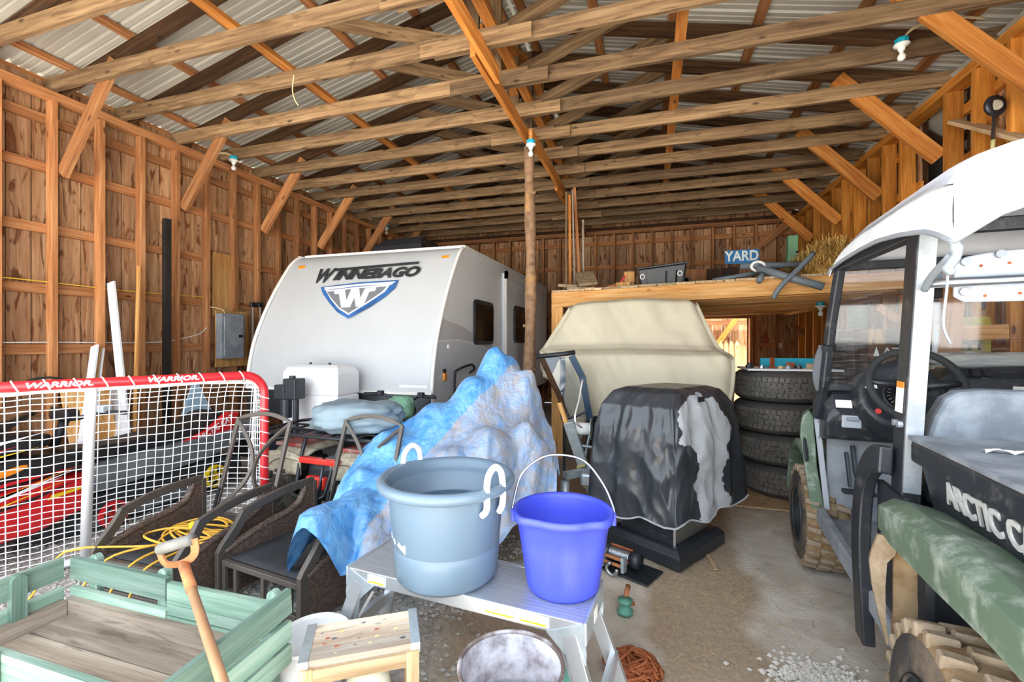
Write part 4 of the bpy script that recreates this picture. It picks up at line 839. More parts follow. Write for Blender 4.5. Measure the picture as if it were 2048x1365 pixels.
def patio_chair(loc, rz_, w, label):
    c = empty('patio_chair', loc, rz_, label, 'chair', 'bare patio chairs'); D = .62
    for s in (0, 1):
        x = 0 if s == 0 else w
        armc = spline([(x, .0, .285), (x, .05, .34), (x, .10, .40), (x, .14, .465)], 4)
        MB().tube([(x, 0, 0), (x, 0, .285)]+armc[1:], .02, sq=(.05, .032), up=(1, 0, 0)).build('front_leg', 'chair_metal', c, bevel=.004)
        MB().tube(spline([(x, .13, .455), (x, .28, .49), (x, .45, .507), (x, .62, .505)], 5), .02, sq=(.05, .028), up=(1, 0, 0)).build('arm', 'chair_metal', c, bevel=.004)
        MB().bar((x, D, 0), (x, D, .505), .045, .03).build('rear_leg', 'chair_metal', c, bevel=.004)
        top = spline([(0, .02, .275), (0, .15, .315), (0, .30, .345), (0, .44, .365), (0, .51, .40), (0, .545, .46), (0, .555, .49)], 4)
        poly = [(p.y, p.z) for p in top]+[(D, .49), (D, .03), (.02, .03)]
        MB().prism(poly, Matrix(((0, 0, 1, x-.016), (1, 0, 0, 0), (0, 1, 0, 0), (0, 0, 0, 1))), .032).build('wicker_side', 'wicker', c)
        MB().tube([(x, p.y, p.z) for p in top], .022, 8).build('wicker_roll', 'wicker', c, smooth=True)
        MB().bar((x+(.018 if s == 0 else -.018), .30, .05), (x+(.018 if s == 0 else -.018), .30, .345), .006, .012).build('side_seam', 'chair_metal', c)
    x0, x1 = .03, w-.03
    for z in (.235, .075): MB().bar((x0, 0, z), (x1, 0, z), .028, .03).build('apron_rail', 'chair_metal', c, bevel=.003)
    for x in (x0+.01, x0+(w-.06)*.18, x0+(w-.06)*.56, x0+(w-.06)*.9): MB().bar((x, 0, .075), (x, 0, .235), .024, .022).build('apron_upright', 'chair_metal', c, bevel=.003)
    b = MB(); b.surf(8, 8, lambda u, v: (x0+.02+(x1-x0-.04)*u, .02+.60*v, .25-.018*math.sin(u*PI)*math.sin(v*PI))); b.build('sling_seat', 'sling_black', c, smooth=True, solid=.008)
    MB().bar((x0, .62, .24), (x1, .62, .24), .03, .03).build('rear_rail', 'chair_metal', c, bevel=.003)
    for y in (.2, .42): MB().bar((x0, y, .12), (x1, y, .12), .025, .02).build('under_rail', 'chair_metal', c)
    # backrest hoop with two opposed arcs
    bx0, bx1 = w*.11, w*.89; up = lambda t: (.66+.20*t, .26+.66*t)
    P = lambda x, t: (x, *up(t))
    hoop = [P(bx0, 0), P(bx0, .94)]+[P(bx0+(bx1-bx0)*k/8, .94+.07*math.sin(PI*k/8)) for k in range(1, 8)]+[P(bx1, .94), P(bx1, 0)]
    MB().tube(hoop, .012, sq=(.028, .022), up=(0, 1, 0)).build('backrest_hoop', 'chair_metal', c, bevel=.003)
    MB().bar(P(bx0, .0), P(bx1, .0), .028, .028).build('backrest_rail', 'chair_metal', c, bevel=.003)
    cx = w/2
    for s, xe in ((-1, bx0), (1, bx1)):
        MB().tube([P(xe+(cx-s*-.012-xe)*math.sin(PI*k/16), .03+.89*k/16) for k in range(17)], .01, sq=(.022, .018), up=(0, 1, 0)).build('backrest_arc', 'chair_metal', c)
        MB().bar((xe, .64, .20), (xe, .70, .42), .02, .03).build('hinge_plate', 'dark_steel', c)
    return c
patio_chair((-2.95, 1.71, 0), math.radians(0), .60, 'brown metal and wicker patio chair with yellow cord coiled on its seat')
patio_chair((-2.27, 1.90, 0), math.radians(-8), .64, 'brown metal and wicker patio chair with empty black sling seat, beside blue tarp')
plain('cord_yellow', rgb('#dca83a'), .45, var=.1)
rg = random.Random(3); pts = []
for k in range(96):
    t = k/96*PI*2*9; a, c_ = .17+.035*math.sin(k*.37), .095+.02*math.cos(k*.53)
    pts.append(Vector((-2.62+a*math.cos(t)*1.15+.05*math.sin(k*.11), 2.03+c_*math.sin(t)+.10*math.sin(k*.05), .268+.045*k/96+.012*math.sin(k*1.3))))
tail = [(-2.80, 1.80, .285), (-3.05, 1.62, .30), (-3.16, 1.55, .10), (-3.2, 1.5, .012)]
b = MB(); b.tube(spline(pts+tail, 3), .0065, 6)
for e in (((-2.66, 1.85, .30), (-2.78, 1.66, .28), (-2.86, 1.55, .10), (-2.9, 1.45, .012)), ((-2.58, 1.86, .30), (-2.60, 1.66, .275), (-2.66, 1.56, .10), (-2.68, 1.48, .012)), ((-2.48, 1.86, .29), (-2.50, 1.67, .27), (-2.54, 1.62, .15), (-2.52, 1.56, .012))): b.tube(spline(e, 6), .0065, 6)
ec = b.build('extension_cord', 'cord_yellow', smooth=True); tag(ec, 'yellow extension cord coiled loosely on the seat of a patio chair', 'cord')
MB().cbox((-2.62, 2.02, .345), (.05, .04, .035), rz=.5).build('plug', 'sled_yellow', ec, bevel=.006)
# ================================================================= BLUE TARP HEAP
def tarp_mat(name, base, hi, grime, gamt):
    m, nt, b = nt_new(name); c = coords(nt, (1, 1, 1), False)
    n1 = N(nt, 'ShaderNodeTexNoise'); n1.inputs['Scale'].default_value = 6; n1.inputs['Detail'].default_value = 8; n1.inputs['Distortion'].default_value = 1.5; nt.links.new(c, n1.inputs[0])
    col = ramp(nt, [(.35, base), (.7, hi)], n1.outputs[0])
    n2 = N(nt, 'ShaderNodeTexNoise'); n2.inputs['Scale'].default_value = 11; n2.inputs['Detail'].default_value = 10; n2.inputs['Roughness'].default_value = .75; nt.links.new(c, n2.inputs[0])
    col = mixc(nt, ramp(nt, [(.42, 0.), (.62, gamt)], n2.outputs[0]), col, grime); nt.links.new(col, b.inputs['Base Color'])
    b.inputs['Roughness'].default_value = .32; hs = []
    for sc_ in (9, 21):
        w_ = N(nt, 'ShaderNodeTexVoronoi', feature='DISTANCE_TO_EDGE'); w_.inputs['Scale'].default_value = sc_; nt.links.new(mixc(nt, .12, c, n1.outputs['Color']), w_.inputs[0]); hs.append(ramp(nt, [(0, 0.), (.35, 1.)], w_.outputs['Distance']))
    bump(nt, b, mixc(nt, .4, hs[0], hs[1]), .55, .012); MATS[name] = m
tarp_mat('tarp_blue', rgb('#3f86cc'), rgb('#6fb0e4'), rgb('#9fc3e0'), .35)
tarp_mat('tarp_faded', rgb('#7fa3cf'), rgb('#a3b2c8'), rgb('#a99c92'), .8)
def drape(ctrl, poly, centre, nr, na, fold=.03, seed=0, hem=.02, pw=3.2, keep=()):
    """height field from support points over an outline, dropping to the hem at the edge"""
    C_ = Vector((*centre, 0)); P = [Vector((*p, 0)) for p in poly]
    ctr = [(Vector((x, y, 0)), z) for x, y, z in ctrl]
    def h(q):
        s = t = 0
        for c, z in ctr:
            w_ = 1/((q-c).length_squared+.004)**(pw/2); s += w_*z; t += w_
        return s/t
    B = spline(P, max(2, na//len(P)), closed=True); n = len(B)
    def fn(u, v):
        e = B[round(u*n) % n]; r = 1-(1-v)**1.15; q = C_.lerp(e, min(1, r*1.0)); z = h(q)
        for s0, s1, zz in keep:                       # rests on top of hard edges below it
            t_ = max(0, min(1, (q-s0).dot(s1-s0)/(s1-s0).length_squared)); d_ = (q-(s0+(s1-s0)*t_)).length; z = max(z, zz-max(0, d_-.06)*3.2)
        rd = lambda f_, k: 1-2.2*abs(noise.noise(Vector((q.x*f_+.6*q.y*f_, q.y*f_*.55, z*f_*.45+seed+k))))
        def cr(f_, k):                                # sharp creases between flat facets
            D_ = noise.voronoi(Vector((q.x*f_, q.y*f_*.6, z*f_*.5+seed+k)))[0]; return min(.5, D_[1]-D_[0])*2-.5
        f = fold*(1.0*rd(2.4, 0)+1.1*cr(3.1, 2)+.75*cr(6.3, 5)+.35*cr(13, 9))*min(1, .25+v)
        return (q.x+f*.55, q.y-f*.55, z+f*.8)
    return fn, n
tctrl = [(-1.19, 3.42, 1.42), (-1.10, 3.50, 1.32), (-.92, 3.40, 1.24), (-1.30, 3.2, 1.18), (-1.50, 3.0, .98), (-1.72, 2.75, .82), (-1.76, 2.45, .64), (-1.74, 2.28, .58), (-1.70, 2.12, .545), (-1.58, 2.10, .56), (-1.64, 1.98, .50), (-1.55, 2.4, .62), (-1.72, 1.86, .20), (-1.60, 1.82, .18), (-1.50, 1.9, .26), (-1.84, 2.1, .28), (-1.84, 2.3, .36), (-1.35, 2.3, .60), (-1.2, 2.6, .78), (-1.0, 2.8, .88), (-.8, 3.0, .92), (-.70, 3.06, .78), (-.63, 3.15, .45), (-.62, 2.92, .12), (-.7, 2.7, .3), (-.9, 2.45, .25), (-1.2, 2.2, .18), (-.8, 3.6, .7), (-1.2, 3.8, .4), (-1.6, 3.4, .5), (-.70, 3.3, .6)]
tpoly = [(-1.86, 2.08), (-1.76, 1.84), (-1.60, 1.80), (-1.45, 1.9), (-1.2, 2.12), (-.90, 2.38), (-.70, 2.70), (-.61, 3.06), (-.72, 3.45), (-.98, 3.75), (-1.35, 3.8), (-1.66, 3.4), (-1.88, 2.9), (-1.92, 2.5)]
fn, n = drape(tctrl, tpoly, (-1.17, 2.95), 26, 224, .026, 1, keep=[(Vector((-1.63, 1.87, 0)), Vector((-1.55, 2.45, 0)), .57)])
b = MB()
def faded(u, v):
    q = fn(u, v)                                      # the weathered half lies right of a line running down from the peak
    d = q[0]-(-1.43+.46*max(0, q[1]-2.59)-.0*q[1])+.05*noise.noise(Vector((q[0]*4, q[1]*4, 0)))
    return 1 if d > 0 else 0
b.surf(n, 90, fn, cu=True, mfn=faded)
tp = b.build('tarp', ['tarp_blue', 'tarp_faded'], smooth=True); tag(tp, 'crumpled blue tarp heaped over something tall, faded on one side', 'tarp')
# folded grey tarp on the quad, green cloth
plain('tarp_grey', rgb('#7d8f99'), .6, var=.1, bumps=.4, bscale=9)
plain('cloth_green', rgb('#7fae92'), .85, var=.1, bumps=.3, bscale=14)
def bundle(name, c, size, rz_, mat, label, cat, seed, nz=3.0, amp=.18):
    b = MB(); R_ = Matrix.Rotation(rz_, 3, 'Z')
    def fn(u, v):
        a = u*2*PI; ph = (v-.5)*PI; d = Vector((math.cos(a)*math.cos(ph), math.sin(a)*math.cos(ph), math.sin(ph)))
        k = (abs(d.x)**4+abs(d.y)**4+abs(d.z)**4)**-.25*.9; k *= 1+amp*noise.noise(d*nz+Vector((seed, 0, 0)))+amp*.4*noise.noise(d*nz*3)
        return Vector(c)+R_@Vector((d.x*size[0]*k, d.y*size[1]*k, max(-size[2]*.86, d.z*size[2]*k)))
    b.surf(48, 24, fn, cu=True); o = b.build(name, mat, smooth=True); return tag(o, label, cat)
bundle('folded_tarp', (-2.12, 2.93, .875), (.35, .22, .125), math.radians(16), 'tarp_grey', 'grey folded tarp resting on the rack of the quad bike', 'tarp', 3)
gc_ = at_Y(797, 808, 3.72)
bundle('green_cloth', (gc_.x+.03, 3.72, gc_.z-.04), (.12, .10, .12), .2, 'cloth_green', 'pale green cloth hung over the quad bike handlebar', 'cloth', 8, 4.)
# ================================================================= WORK PLATFORM, TUB, BUCKETS
plain('aluminium', rgb('#d3d7db'), .38, .75, var=.06)
plain('galv', rgb('#b7c1c6'), .45, .55, var=.15, vscale=18)
PFr = math.radians(-5.2)
PF = empty('work_platform', (-1.21, 1.60, 0), PFr, 'folding aluminium work platform with ribbed step top', 'platform')
PLn, PWd, PZ = 1.0, .30, .50
MB().box((0, 0, PZ-.055), (PLn, .022, PZ)).build('side_rail', 'aluminium', PF, bevel=.003); MB().box((0, PWd-.022, PZ-.055), (PLn, PWd, PZ)).build('side_rail', 'aluminium', PF, bevel=.003)
for i in range(13): MB().box((0, .024+i*.0197, PZ-.014), (PLn, .024+i*.0197+.0155, PZ-.001)).build('deck_rib', 'aluminium', PF)
MB().box((0, .02, PZ-.03), (PLn, PWd-.02, PZ-.014)).build('deck', 'aluminium', PF)
for x0, s in ((.0, -1), (PLn, 1)):
    MB().box((min(x0, x0+s*.012), -.004, PZ-.075), (max(x0, x0+s*.012), PWd+.004, PZ+.004)).build('end_cap', 'galv', PF, bevel=.004)
    for y in (.012, PWd-.012):
        sy = -1 if y < .1 else 1
        MB().tube([(x0-s*.05, y, PZ-.05), (x0+s*.10, y+sy*.05, .01)], .02, sq=(.055, .03), up=(0, 1, 0)).build('leg', 'aluminium', PF, bevel=.003)
        MB().prism([(x0-s*.13, PZ-.055), (x0, PZ), (x0+s*.012, PZ-.10), (x0+s*.005, PZ-.20), (x0-s*.045, PZ-.21), (x0-s*.06, PZ-.12)], Matrix(((1, 0, 0, 0), (0, 0, 1, y+sy*.012-.003), (0, 1, 0, 0), (0, 0, 0, 1))), .006).build('hinge_plate', 'galv', PF)
    MB().bar((x0+s*.05, -.02, .2), (x0+s*.05, PWd+.02, .2), .03, .05).build('leg_brace', 'aluminium', PF)
    MB().bar((x0+s*.085, -.05, .05), (x0-s*.09, .05, PZ-.10), .03, .012).build('leg_strut', 'aluminium', PF)
for x, w_ in ((.10, .09), (.63, .13), (.77, .11)): lb = MB().box((x, -.002, PZ-.045), (x+w_, .001, PZ-.008)).build('safety_label', 'label_white', PF); MB().box((x+.005, -.003, PZ-.04), (x+w_*.9, .0, PZ-.034)).build('label_stripe', 'sled_yellow', lb)
MB().box((PLn+.012, .12, PZ-.065), (PLn+.0135, .17, PZ-.02)).build('rating_label', 'label_white', PF)
plain('tub_grey', rgb('#64788a'), .38, var=.04, vscale=3)
TB = empty('plastic_tub', (-.80, 1.69, .501), 0, 'large grey blue plastic tub with white rope handles', 'tub')
b = MB(); b.lathe([(0, .004), (.16, .0), (.192, .0), (.207, .018), (.214, .10), (.2155, .14), (.2125, .144), (.2155, .148), (.219, .26), (.2165, .264), (.2205, .268), (.229, .345), (.245, .352), (.27, .362), (.279, .375), (.279, .39), (.268, .404), (.255, .404), (.243, .394), (.236, .36), (.205, .03), (.19, .012), (0, .012)], 56); b.build('tub_body', 'tub_grey', TB, smooth=True, fixn=False)
plain('rope_white', rgb('#eceae6'), .85, var=.05, bumps=.6, bscale=120)
for a in (math.radians(-22), math.radians(152)):
    e = Vector((math.cos(a), math.sin(a), 0)); t = Vector((-e.y, e.x, 0))
    p = [e*.238-t*.045+Vector((0, 0, .30)), e*.262-t*.045+Vector((0, 0, .33)), e*.262-t*.045+Vector((0, 0, .40)), e*.262-t*.035+Vector((0, 0, .45)), e*.262+Vector((0, 0, .475)), e*.262+t*.035+Vector((0, 0, .45)), e*.262+t*.045+Vector((0, 0, .40)), e*.262+t*.045+Vector((0, 0, .33)), e*.245+t*.045+Vector((0, 0, .29))]
    MB().tube(spline(p, 4), .0125, 9).build('rope_handle', 'rope_white', TB, smooth=True)
for a, z, pl_ in ((math.radians(-137), .20, [(-.03, -.03), (.0, -.025), (.03, -.035), (.015, .0), (.0, .02), (-.005, .045), (-.015, .02), (-.03, .0)]), (math.radians(-115), .20, [(-.03, -.03), (.02, -.05), (.02, .045), (-.005, .045), (-.005, -.01), (-.02, -.015)])):
    e = Vector((math.cos(a), math.sin(a), 0)); t = Vector((-e.y, e.x, 0)); M = Matrix((t, Vector((0, 0, 1)), e)).transposed().to_4x4(); M.translation = e*.2165+Vector((0, 0, z)); MB().prism(pl_, M, .002).build('label_scrap', 'label_white', TB)
plain('bucket_blue', rgb('#4450cf'), .4, var=.05)
BK = empty('blue_bucket', (-.325, 1.73, .501), math.radians(10), 'bright blue plastic bucket with pouring lip and wire handle', 'bucket')
def brim(r, a):                     # flattened pouring side faces the camera
    c, s = math.cos(a), math.sin(a); k = 1.0
    if s < -.55: k = .55/(-s)*1.04+(1-.55/(-s))*.35
    return (r*c*max(k, .86), r*s*max(k, .80))
prof = [(0, .003), (.11, 0), (.132, .0), (.140, .012), (.150, .08), (.164, .17), (.178, .26), (.181, .262), (.192, .266), (.196, .276), (.196, .290), (.190, .298), (.182, .296), (.176, .28), (.168, .22), (.136, .02), (.12, .010), (0, .010)]
b = MB(); n = 56; rings = []
for r, z in prof:
    f = min(1, z/.20); rings.append(b.av([Vector((r*math.cos(2*PI*k/n)*(1-f), r*math.sin(2*PI*k/n)*(1-f), 0))+Vector((*[q*f for q in brim(r, 2*PI*k/n)], z)) for k in range(n)]))
for a, c in zip(rings, rings[1:]): b.af([(a+k, a+(k+1) % n, c+(k+1) % n, c+k) for k in range(n)])
b.build('bucket_body', 'bucket_blue', BK, smooth=True, fixn=False)
hp = spline([(-.196, .03, .262), (-.20, .03, .285), (-.17, .07, .40), (-.09, .10, .465), (0, .105, .478), (.09, .10, .455), (.16, .07, .375), (.195, .035, .30), (.20, .03, .26)], 5)
MB().tube(hp, .0052, 8).build('wire_handle', 'steel', BK, smooth=True)
for x in (-.197, .197): MB().cbox((x, .03, .255), (.018, .035, .05)).build('handle_ear', 'bucket_blue', BK, bevel=.005)
# white pail, wooden step box with things in it, paint drum
plain('pail_white', rgb('#e9eaea'), .45, var=.04)
WP = empty('white_pail', (-1.235, 1.425, 0), 0, 'open white plastic pail beside the wooden step box', 'bucket')
b = MB(); b.lathe([(0, .004), (.12, 0), (.128, .008), (.134, .15), (.150, .155), (.150, .163), (.138, .168), (.138, .180), (.152, .184), (.152, .192), (.140, .197), (.145, .33), (.153, .334), (.153, .345), (.146, .347), (.138, .33), (.122, .014), (0, .012)], 40, Matrix.Diagonal((.87, .87, .95, 1))); b.build('pail_body', 'pail_white', WP, smooth=True, fixn=False)
MB().tube(spline([(-.135, 0, .18), (-.12, -.11, .14), (0, -.145, .12), (.12, -.11, .14), (.135, 0, .18)], 5), .003, 6).build('wire_handle', 'steel', WP, smooth=True)
wood('step_wood', rgb('#e3d6c6'), rgb('#d3c3b0'), rgb('#bca996'), stain=.6, stain_col=rgb('#94857d'))
bx = [Vector((-1.04, 1.135, 0)), Vector((-.733, 1.333, 0)), Vector((-.83, 1.50, 0)), Vector((-1.16, 1.284, 0))]
ax = (bx[1]-bx[0]).normalized(); ay = Vector((-ax.y, ax.x, 0)); WA = math.atan2(ax.y, ax.x)
SB = empty('wooden_step_box', bx[0], WA, 'small paint-spattered wooden step box with metal edge strips', 'stool')
bl, bw, bh = .365, .19, .45
for i in range(3): timber('top_slat', (0, bw/6+i*bw/3, bh-.011), (bl, bw/6+i*bw/3, bh-.011), bw/3-.003, .022, 'step_wood', SB, up=(0, 0, 1))
for x in (-.004, bl-.026): MB().box((x, -.004, bh-.03), (x+.03, bw+.004, bh+.003)).build('edge_strip', 'galv', SB)
timber('front_rail', (0, .0, bh-.045), (bl, .0, bh-.045), .022, .045, 'pale_wood', SB)
timber('back_rail', (0, bw, bh-.045), (bl, bw, bh-.045), .022, .045, 'pale_wood', SB)
for x in (.02, bl-.02):
    for y in (.0, bw): timber('leg', (x, y, 0), (x, y, bh-.02), .04, .024, 'pale_wood', SB, up=(0, 1, 0))
plain('paint_red', rgb('#b06a58'), .5); plain('paint_yellow', rgb('#dcc88a'), .5); plain('paint_dark', rgb('#4d525a'), .6)
rg = random.Random(9)
for k in range(22):
    x, y, r = rg.uniform(.05, bl-.05), rg.uniform(.02, bw-.02), rg.uniform(.002, .007); m = rg.choice(['paint_red', 'paint_dark', 'quad_mud', 'quad_mud', 'paint_yellow', 'quad_mud', 'alloy'])
    MB().prism([(x+r*1.6*math.cos(t)*(1+.4*math.sin(3*t+k)), y+r*math.sin(t)) for t in [2*PI*i/10 for i in range(10)]], Matrix.Translation((0, 0, bh-.0002)), .0012).build('paint_spot', m, SB)
plain('jug_cream', rgb('#e6dfc6'), .5, var=.06)
cj = SB.matrix_basis @ Vector((bl*.55, bw*.52, 0)); JG = empty('plastic_jug', cj, WA, 'cream plastic jug standing inside the wooden step box', 'jug')
b = MB(); b.lathe([(0, .002), (.07, 0), (.077, .01), (.077, .26), (.068, .31), (.04, .345), (.026, .35), (.026, .37), (0, .37)], 32); b.build('jug_body', 'jug_cream', JG, smooth=True); MB().cyl((0, 0, .365), (0, 0, .39), .029, 16).build('jug_cap', 'pail_white', JG)
plain('label_blue', rgb('#2f45b8'), .5)
cj = SB.matrix_basis @ Vector((bl*.30, -.075, 0)); CN = empty('spray_can', cj, WA, 'white and blue spray can in front of the wooden step box', 'can')
b = MB(); b.lathe([(0, .0), (.032, 0), (.033, .005), (.033, .33), (.03, .345), (.015, .36), (.015, .375), (0, .378)], 24); b.build('can_body', 'pail_white', CN, smooth=True); MB().lathe([(.0333, .20), (.0337, .205), (.0337, .25), (.0333, .255)], 24).build('can_band', 'label_blue', CN, smooth=True)
text('lettering', 'R', 'label_blue', Matrix(((1, 0, 0, 0), (0, 0, -1, -.0338), (0, 1, 0, .30), (0, 0, 0, 1))), .055, .001, CN, bold=.001)
plain('drum_rust', rgb('#6f5f58'), .7, .3, var=.25, dirt=rgb('#c9c5c8'), dirt_amt=.75, dscale=9)
plain('drum_paint', rgb('#8a7d80'), .75, var=.25, vscale=14, dirt=rgb('#dcdce4'), dirt_amt=.85, dscale=7, dth=(.38, .58))
DR = empty('paint_drum', (-.375, 1.21, .0), 0, 'rusty metal drum with its inside spattered with white paint', 'drum')
b = MB(); b.lathe([(0, .003), (.140, 0), (.143, .01), (.143, .3), (.148, .305), (.148, .315), (.143, .32), (.146, .535)], 44); b.build('drum_shell', 'drum_rust', DR, smooth=True)
b = MB(); b.lathe([(.1435, .535), (.139, .40), (.136, .395), (.138, .39), (.136, .02), (0, .015)], 44); b.build('drum_inside', 'drum_paint', DR, smooth=True)
MB().tube([(.146*math.cos(t), .146*math.sin(t), .536) for t in [2*PI*i/44 for i in range(44)]], .006, 8, closed=True).build('drum_rim', 'drum_rust', DR, smooth=True)
# ================================================================= GREEN SLATTED CART AND D-HANDLE FORK
wood('green_wood', rgb('#a6bbb1'), rgb('#8aa99c'), rgb('#739586'), knots=False)
WG = empty('garden_cart', (0, 0, 0), 0, 'weathered green slatted wooden cart with grey plank bed', 'cart')
wx0, wx1, wy0, wy1, wz = -2.27, -1.20, .62, 1.235, .35
n_ = 4
for i in range(n_): timber('bed_plank', (wx0, wy0+(i+.5)*(wy1-wy0)/n_, wz-.012), (wx1, wy0+(i+.5)*(wy1-wy0)/n_, wz-.012), (wy1-wy0)/n_-.004, .024, 'grey_wood', WG)
timber('kerb_rail', (wx0+.02, wy1-.02, wz+.03), (wx1, wy1-.02, wz+.03), .035, .06, 'grey_wood', WG); timber('kerb_rail', (wx0+.02, wy0, wz+.03), (wx0+.02, wy1-.04, wz+.03), .035, .06, 'grey_wood', WG)
xm = -1.735
def slat(p, q, h): timber('slat', p, q, .02, h, 'green_wood', WG)
slat((wx0, wy1, wz+.17), (xm, wy1, wz+.165), .085); slat((wx0, wy1, wz+.055), (xm, wy1, wz+.05), .075)
slat((xm+.004, wy1+.002, wz+.155), (wx1-.02, wy1+.002, wz+.16), .075); slat((xm+.004, wy1+.002, wz+.095), (wx1-.02, wy1+.002, wz+.10), .04); slat((xm+.004, wy1+.002, wz+.04), (wx1-.02, wy1+.002, wz+.045), .06)
slat((wx0-.01, wy0, wz+.18), (wx0-.01, wy1-.03, wz+.18), .085); slat((wx0-.01, wy0, wz+.06), (wx0-.01, wy1-.03, wz+.06), .085)
slat((wx1+.01, wy0, wz+.165), (wx1+.01, wy1+.02, wz+.205), .085); slat((wx1+.01, wy0, wz+.085), (wx1+.01, wy1+.02, wz+.105), .065); slat((wx1+.01, wy0, wz+.015), (wx1+.01, wy1+.02, wz+.025), .065)
slat((-1.80, .80, wz+.17), (wx1, .80, wz+.17), .085); slat((-1.80, .80, wz+.07), (wx1, .80, wz+.07), .075)
def cpost(x, y, zt, rz_=0):
    b = MB(); w_ = .045; b.prism([(-w_/2, -.05), (w_/2, -.05), (w_/2, zt-.02)]+[(w_/2*math.cos(t), zt-.02+w_/2*math.sin(t)) for t in [PI*i/6 for i in range(1, 6)]]+[(-w_/2, zt-.02)], Matrix(((1, 0, 0, 0), (0, 0, 1, -.012), (0, 1, 0, 0), (0, 0, 0, 1))), .024)
    o = b.build('post', 'green_wood', WG); o.location = (x, y, wz); o.rotation_euler = (0, 0, rz_)
for x in (wx0+.10, xm-.05, wx1-.06): cpost(x, wy1+.025, .225)
cpost(wx0+.012, 1.06, .225, PI/2); cpost(-1.78, .775, .23); cpost(wx1-.012, 1.2, .20, PI/2); cpost(wx1-.012, .86, .19, PI/2)
for x in (wx0+.15, wx1-.15):
    for y in (wy0+.02, wy1-.03): MB().lathe([(.04, -.03), (.12, -.03), (.135, 0), (.12, .03), (.04, .03)], 24, Matrix.Translation((x, y, .135)) @ Matrix.Rotation(PI/2, 4, 'X')).build('wheel', 'black_rubber', WG, smooth=True)
for x in (wx0+.15, wx1-.15): MB().cyl((x, wy0, .135), (x, wy1, .135), .012, 8).build('axle', 'rust', WG)
for y in (wy0+.08, wy1-.08): timber('bed_bearer', (wx0, y, wz-.06), (wx1, y, wz-.06), .05, .07, 'grey_wood', WG)
MB().box((wx0+.1, wy0+.1, .14), (wx0+.2, wy1-.1, wz-.09)).build('bolster', 'grey_wood', WG); MB().box((wx1-.2, wy0+.1, .14), (wx1-.1, wy1-.1, wz-.09)).build('bolster', 'grey_wood', WG)
plain('handle_wood', rgb('#b08560'), .5, var=.15, vscale=10); plain('fork_rust', rgb('#b5794f'), .75, .3, var=.25, vscale=20); plain('grip_grey', rgb('#74726d'), .7, var=.2, vscale=20)
t0 = at_d(367, 1130, 1.52); t1 = at_d(445, 1365, 1.16); dv = (t1-t0).normalized(); t2 = t1+dv*((.03-t1.z)/dv.z)
FK = empty('garden_fork', t2, 0, 'rusty D-handled garden fork leaning over the green cart', 'fork')
L = lambda p: Vector(p)-t2
MB().tube([L(t0), L(t1), L(t2+(t1-t2)*.35)], [.0135, .0145, .015], 12).build('shaft', 'handle_wood', FK, smooth=True)
g0 = at_d(317, 1100, 1.52); g1 = at_d(388, 1078, 1.50)
MB().tube([L(g0.lerp(g1, .04)), L(g0.lerp(g1, .96))], .019, 14).build('grip', 'grip_grey', FK, smooth=True)
q0 = at_d(332, 1128, 1.52); q1 = at_d(389, 1108, 1.5); tt = t0+(t0-t1).normalized()*.01
MB().tube(spline([L(g0), L(q0), L(tt), L(q1), L(g1)], 6), .008, sq=(.024, .007), up=(0, 1, 0)).build('d_bracket', 'fork_rust', FK); MB().tube([L(t0), L(t0+dv*.14)], .0165, 12).build('socket', 'fork_rust', FK, smooth=True)
e = dv.cross(Vector((0, 1, 0))).normalized(); base = t2+(t1-t2)*.35
MB().tube([L(base-dv*.02), L(base+dv*.06)], .026, 10).build('ferrule', 'fork_rust', FK); MB().tube([L(base+dv*.06-e*.08), L(base+dv*.06+e*.08)], .01, 8).build('fork_head', 'fork_rust', FK)
for k in (-1.5, -.5, .5, 1.5): MB().tube([L(base+dv*.06+e*.053*k), L(t2+e*.05*k)], [.008, .004], 6).build('tine', 'fork_rust', FK)
# ================================================================= COVERED GRILL
plain('vinyl_black', rgb('#33363b'), .3, var=.25, vscale=4, bumps=.35, bscale=6)
plain('felt_grey', rgb('#a9acb0'), .95, var=.1, bumps=.4, bscale=60, spec=.1)
Fp, Lp, Rp = Vector((.152, 2.985, 0)), Vector((-.42, 3.21, 0)), Vector((.655, 3.66, 0)); Bp = Lp+Rp-Fp; Cc = (Fp+Bp)/2
GL = empty('patio_heater_grill', Cc, 0, 'square black pedestal grill with slotted sides and stainless corner trim', 'grill')
f0 = Vector((.177, 2.97, 0))-Cc; a_ = Vector((.53, .85, 0)).normalized(); b_ = Vector((-.84, .55, 0)).normalized()
def quad(z, i0, lx=.63, ly=.585, o=f0): return [tuple(o+a_*i0+b_*i0+Vector((0, 0, z))), tuple(o+a_*(lx-i0)+b_*i0+Vector((0, 0, z))), tuple(o+a_*(lx-i0)+b_*(ly-i0)+Vector((0, 0, z))), tuple(o+a_*i0+b_*(ly-i0)+Vector((0, 0, z)))]
plain('grill_black', rgb('#2f3237'), .45, .2, var=.12); plain('grill_steel', rgb('#8d8b86'), .4, .7, var=.15)
b = MB(); loft(b, [quad(.012, .02), quad(.012, 0), quad(.085, 0), quad(.12, .03), quad(.125, .05)]); b.build('plinth', 'grill_black', GL, bevel=.004)
b = MB(); loft(b, [quad(.12, .085), quad(.42, .085)]); b.build('cabinet', 'grill_steel', GL)
M = Matrix((b_, Vector((0, 0, 1)), -a_)).transposed().to_4x4(); M.translation = f0+a_*.085+b_*.085
pn = MB().prism([(0.012, .125), (.405, .125), (.405, .40), (.012, .40)], M, .006).build('vent_panel', 'grill_black', GL)
for r in range(2):
    for k in range(4):
        MB().prism(rrect(.04+k*.095, .10+k*.095, .165+r*.045-.011, .165+r*.045+.011, .0105, 3), M @ Matrix.Translation((0, 0, .0062)), .001).build('vent_slot', 'black_rubber', pn)
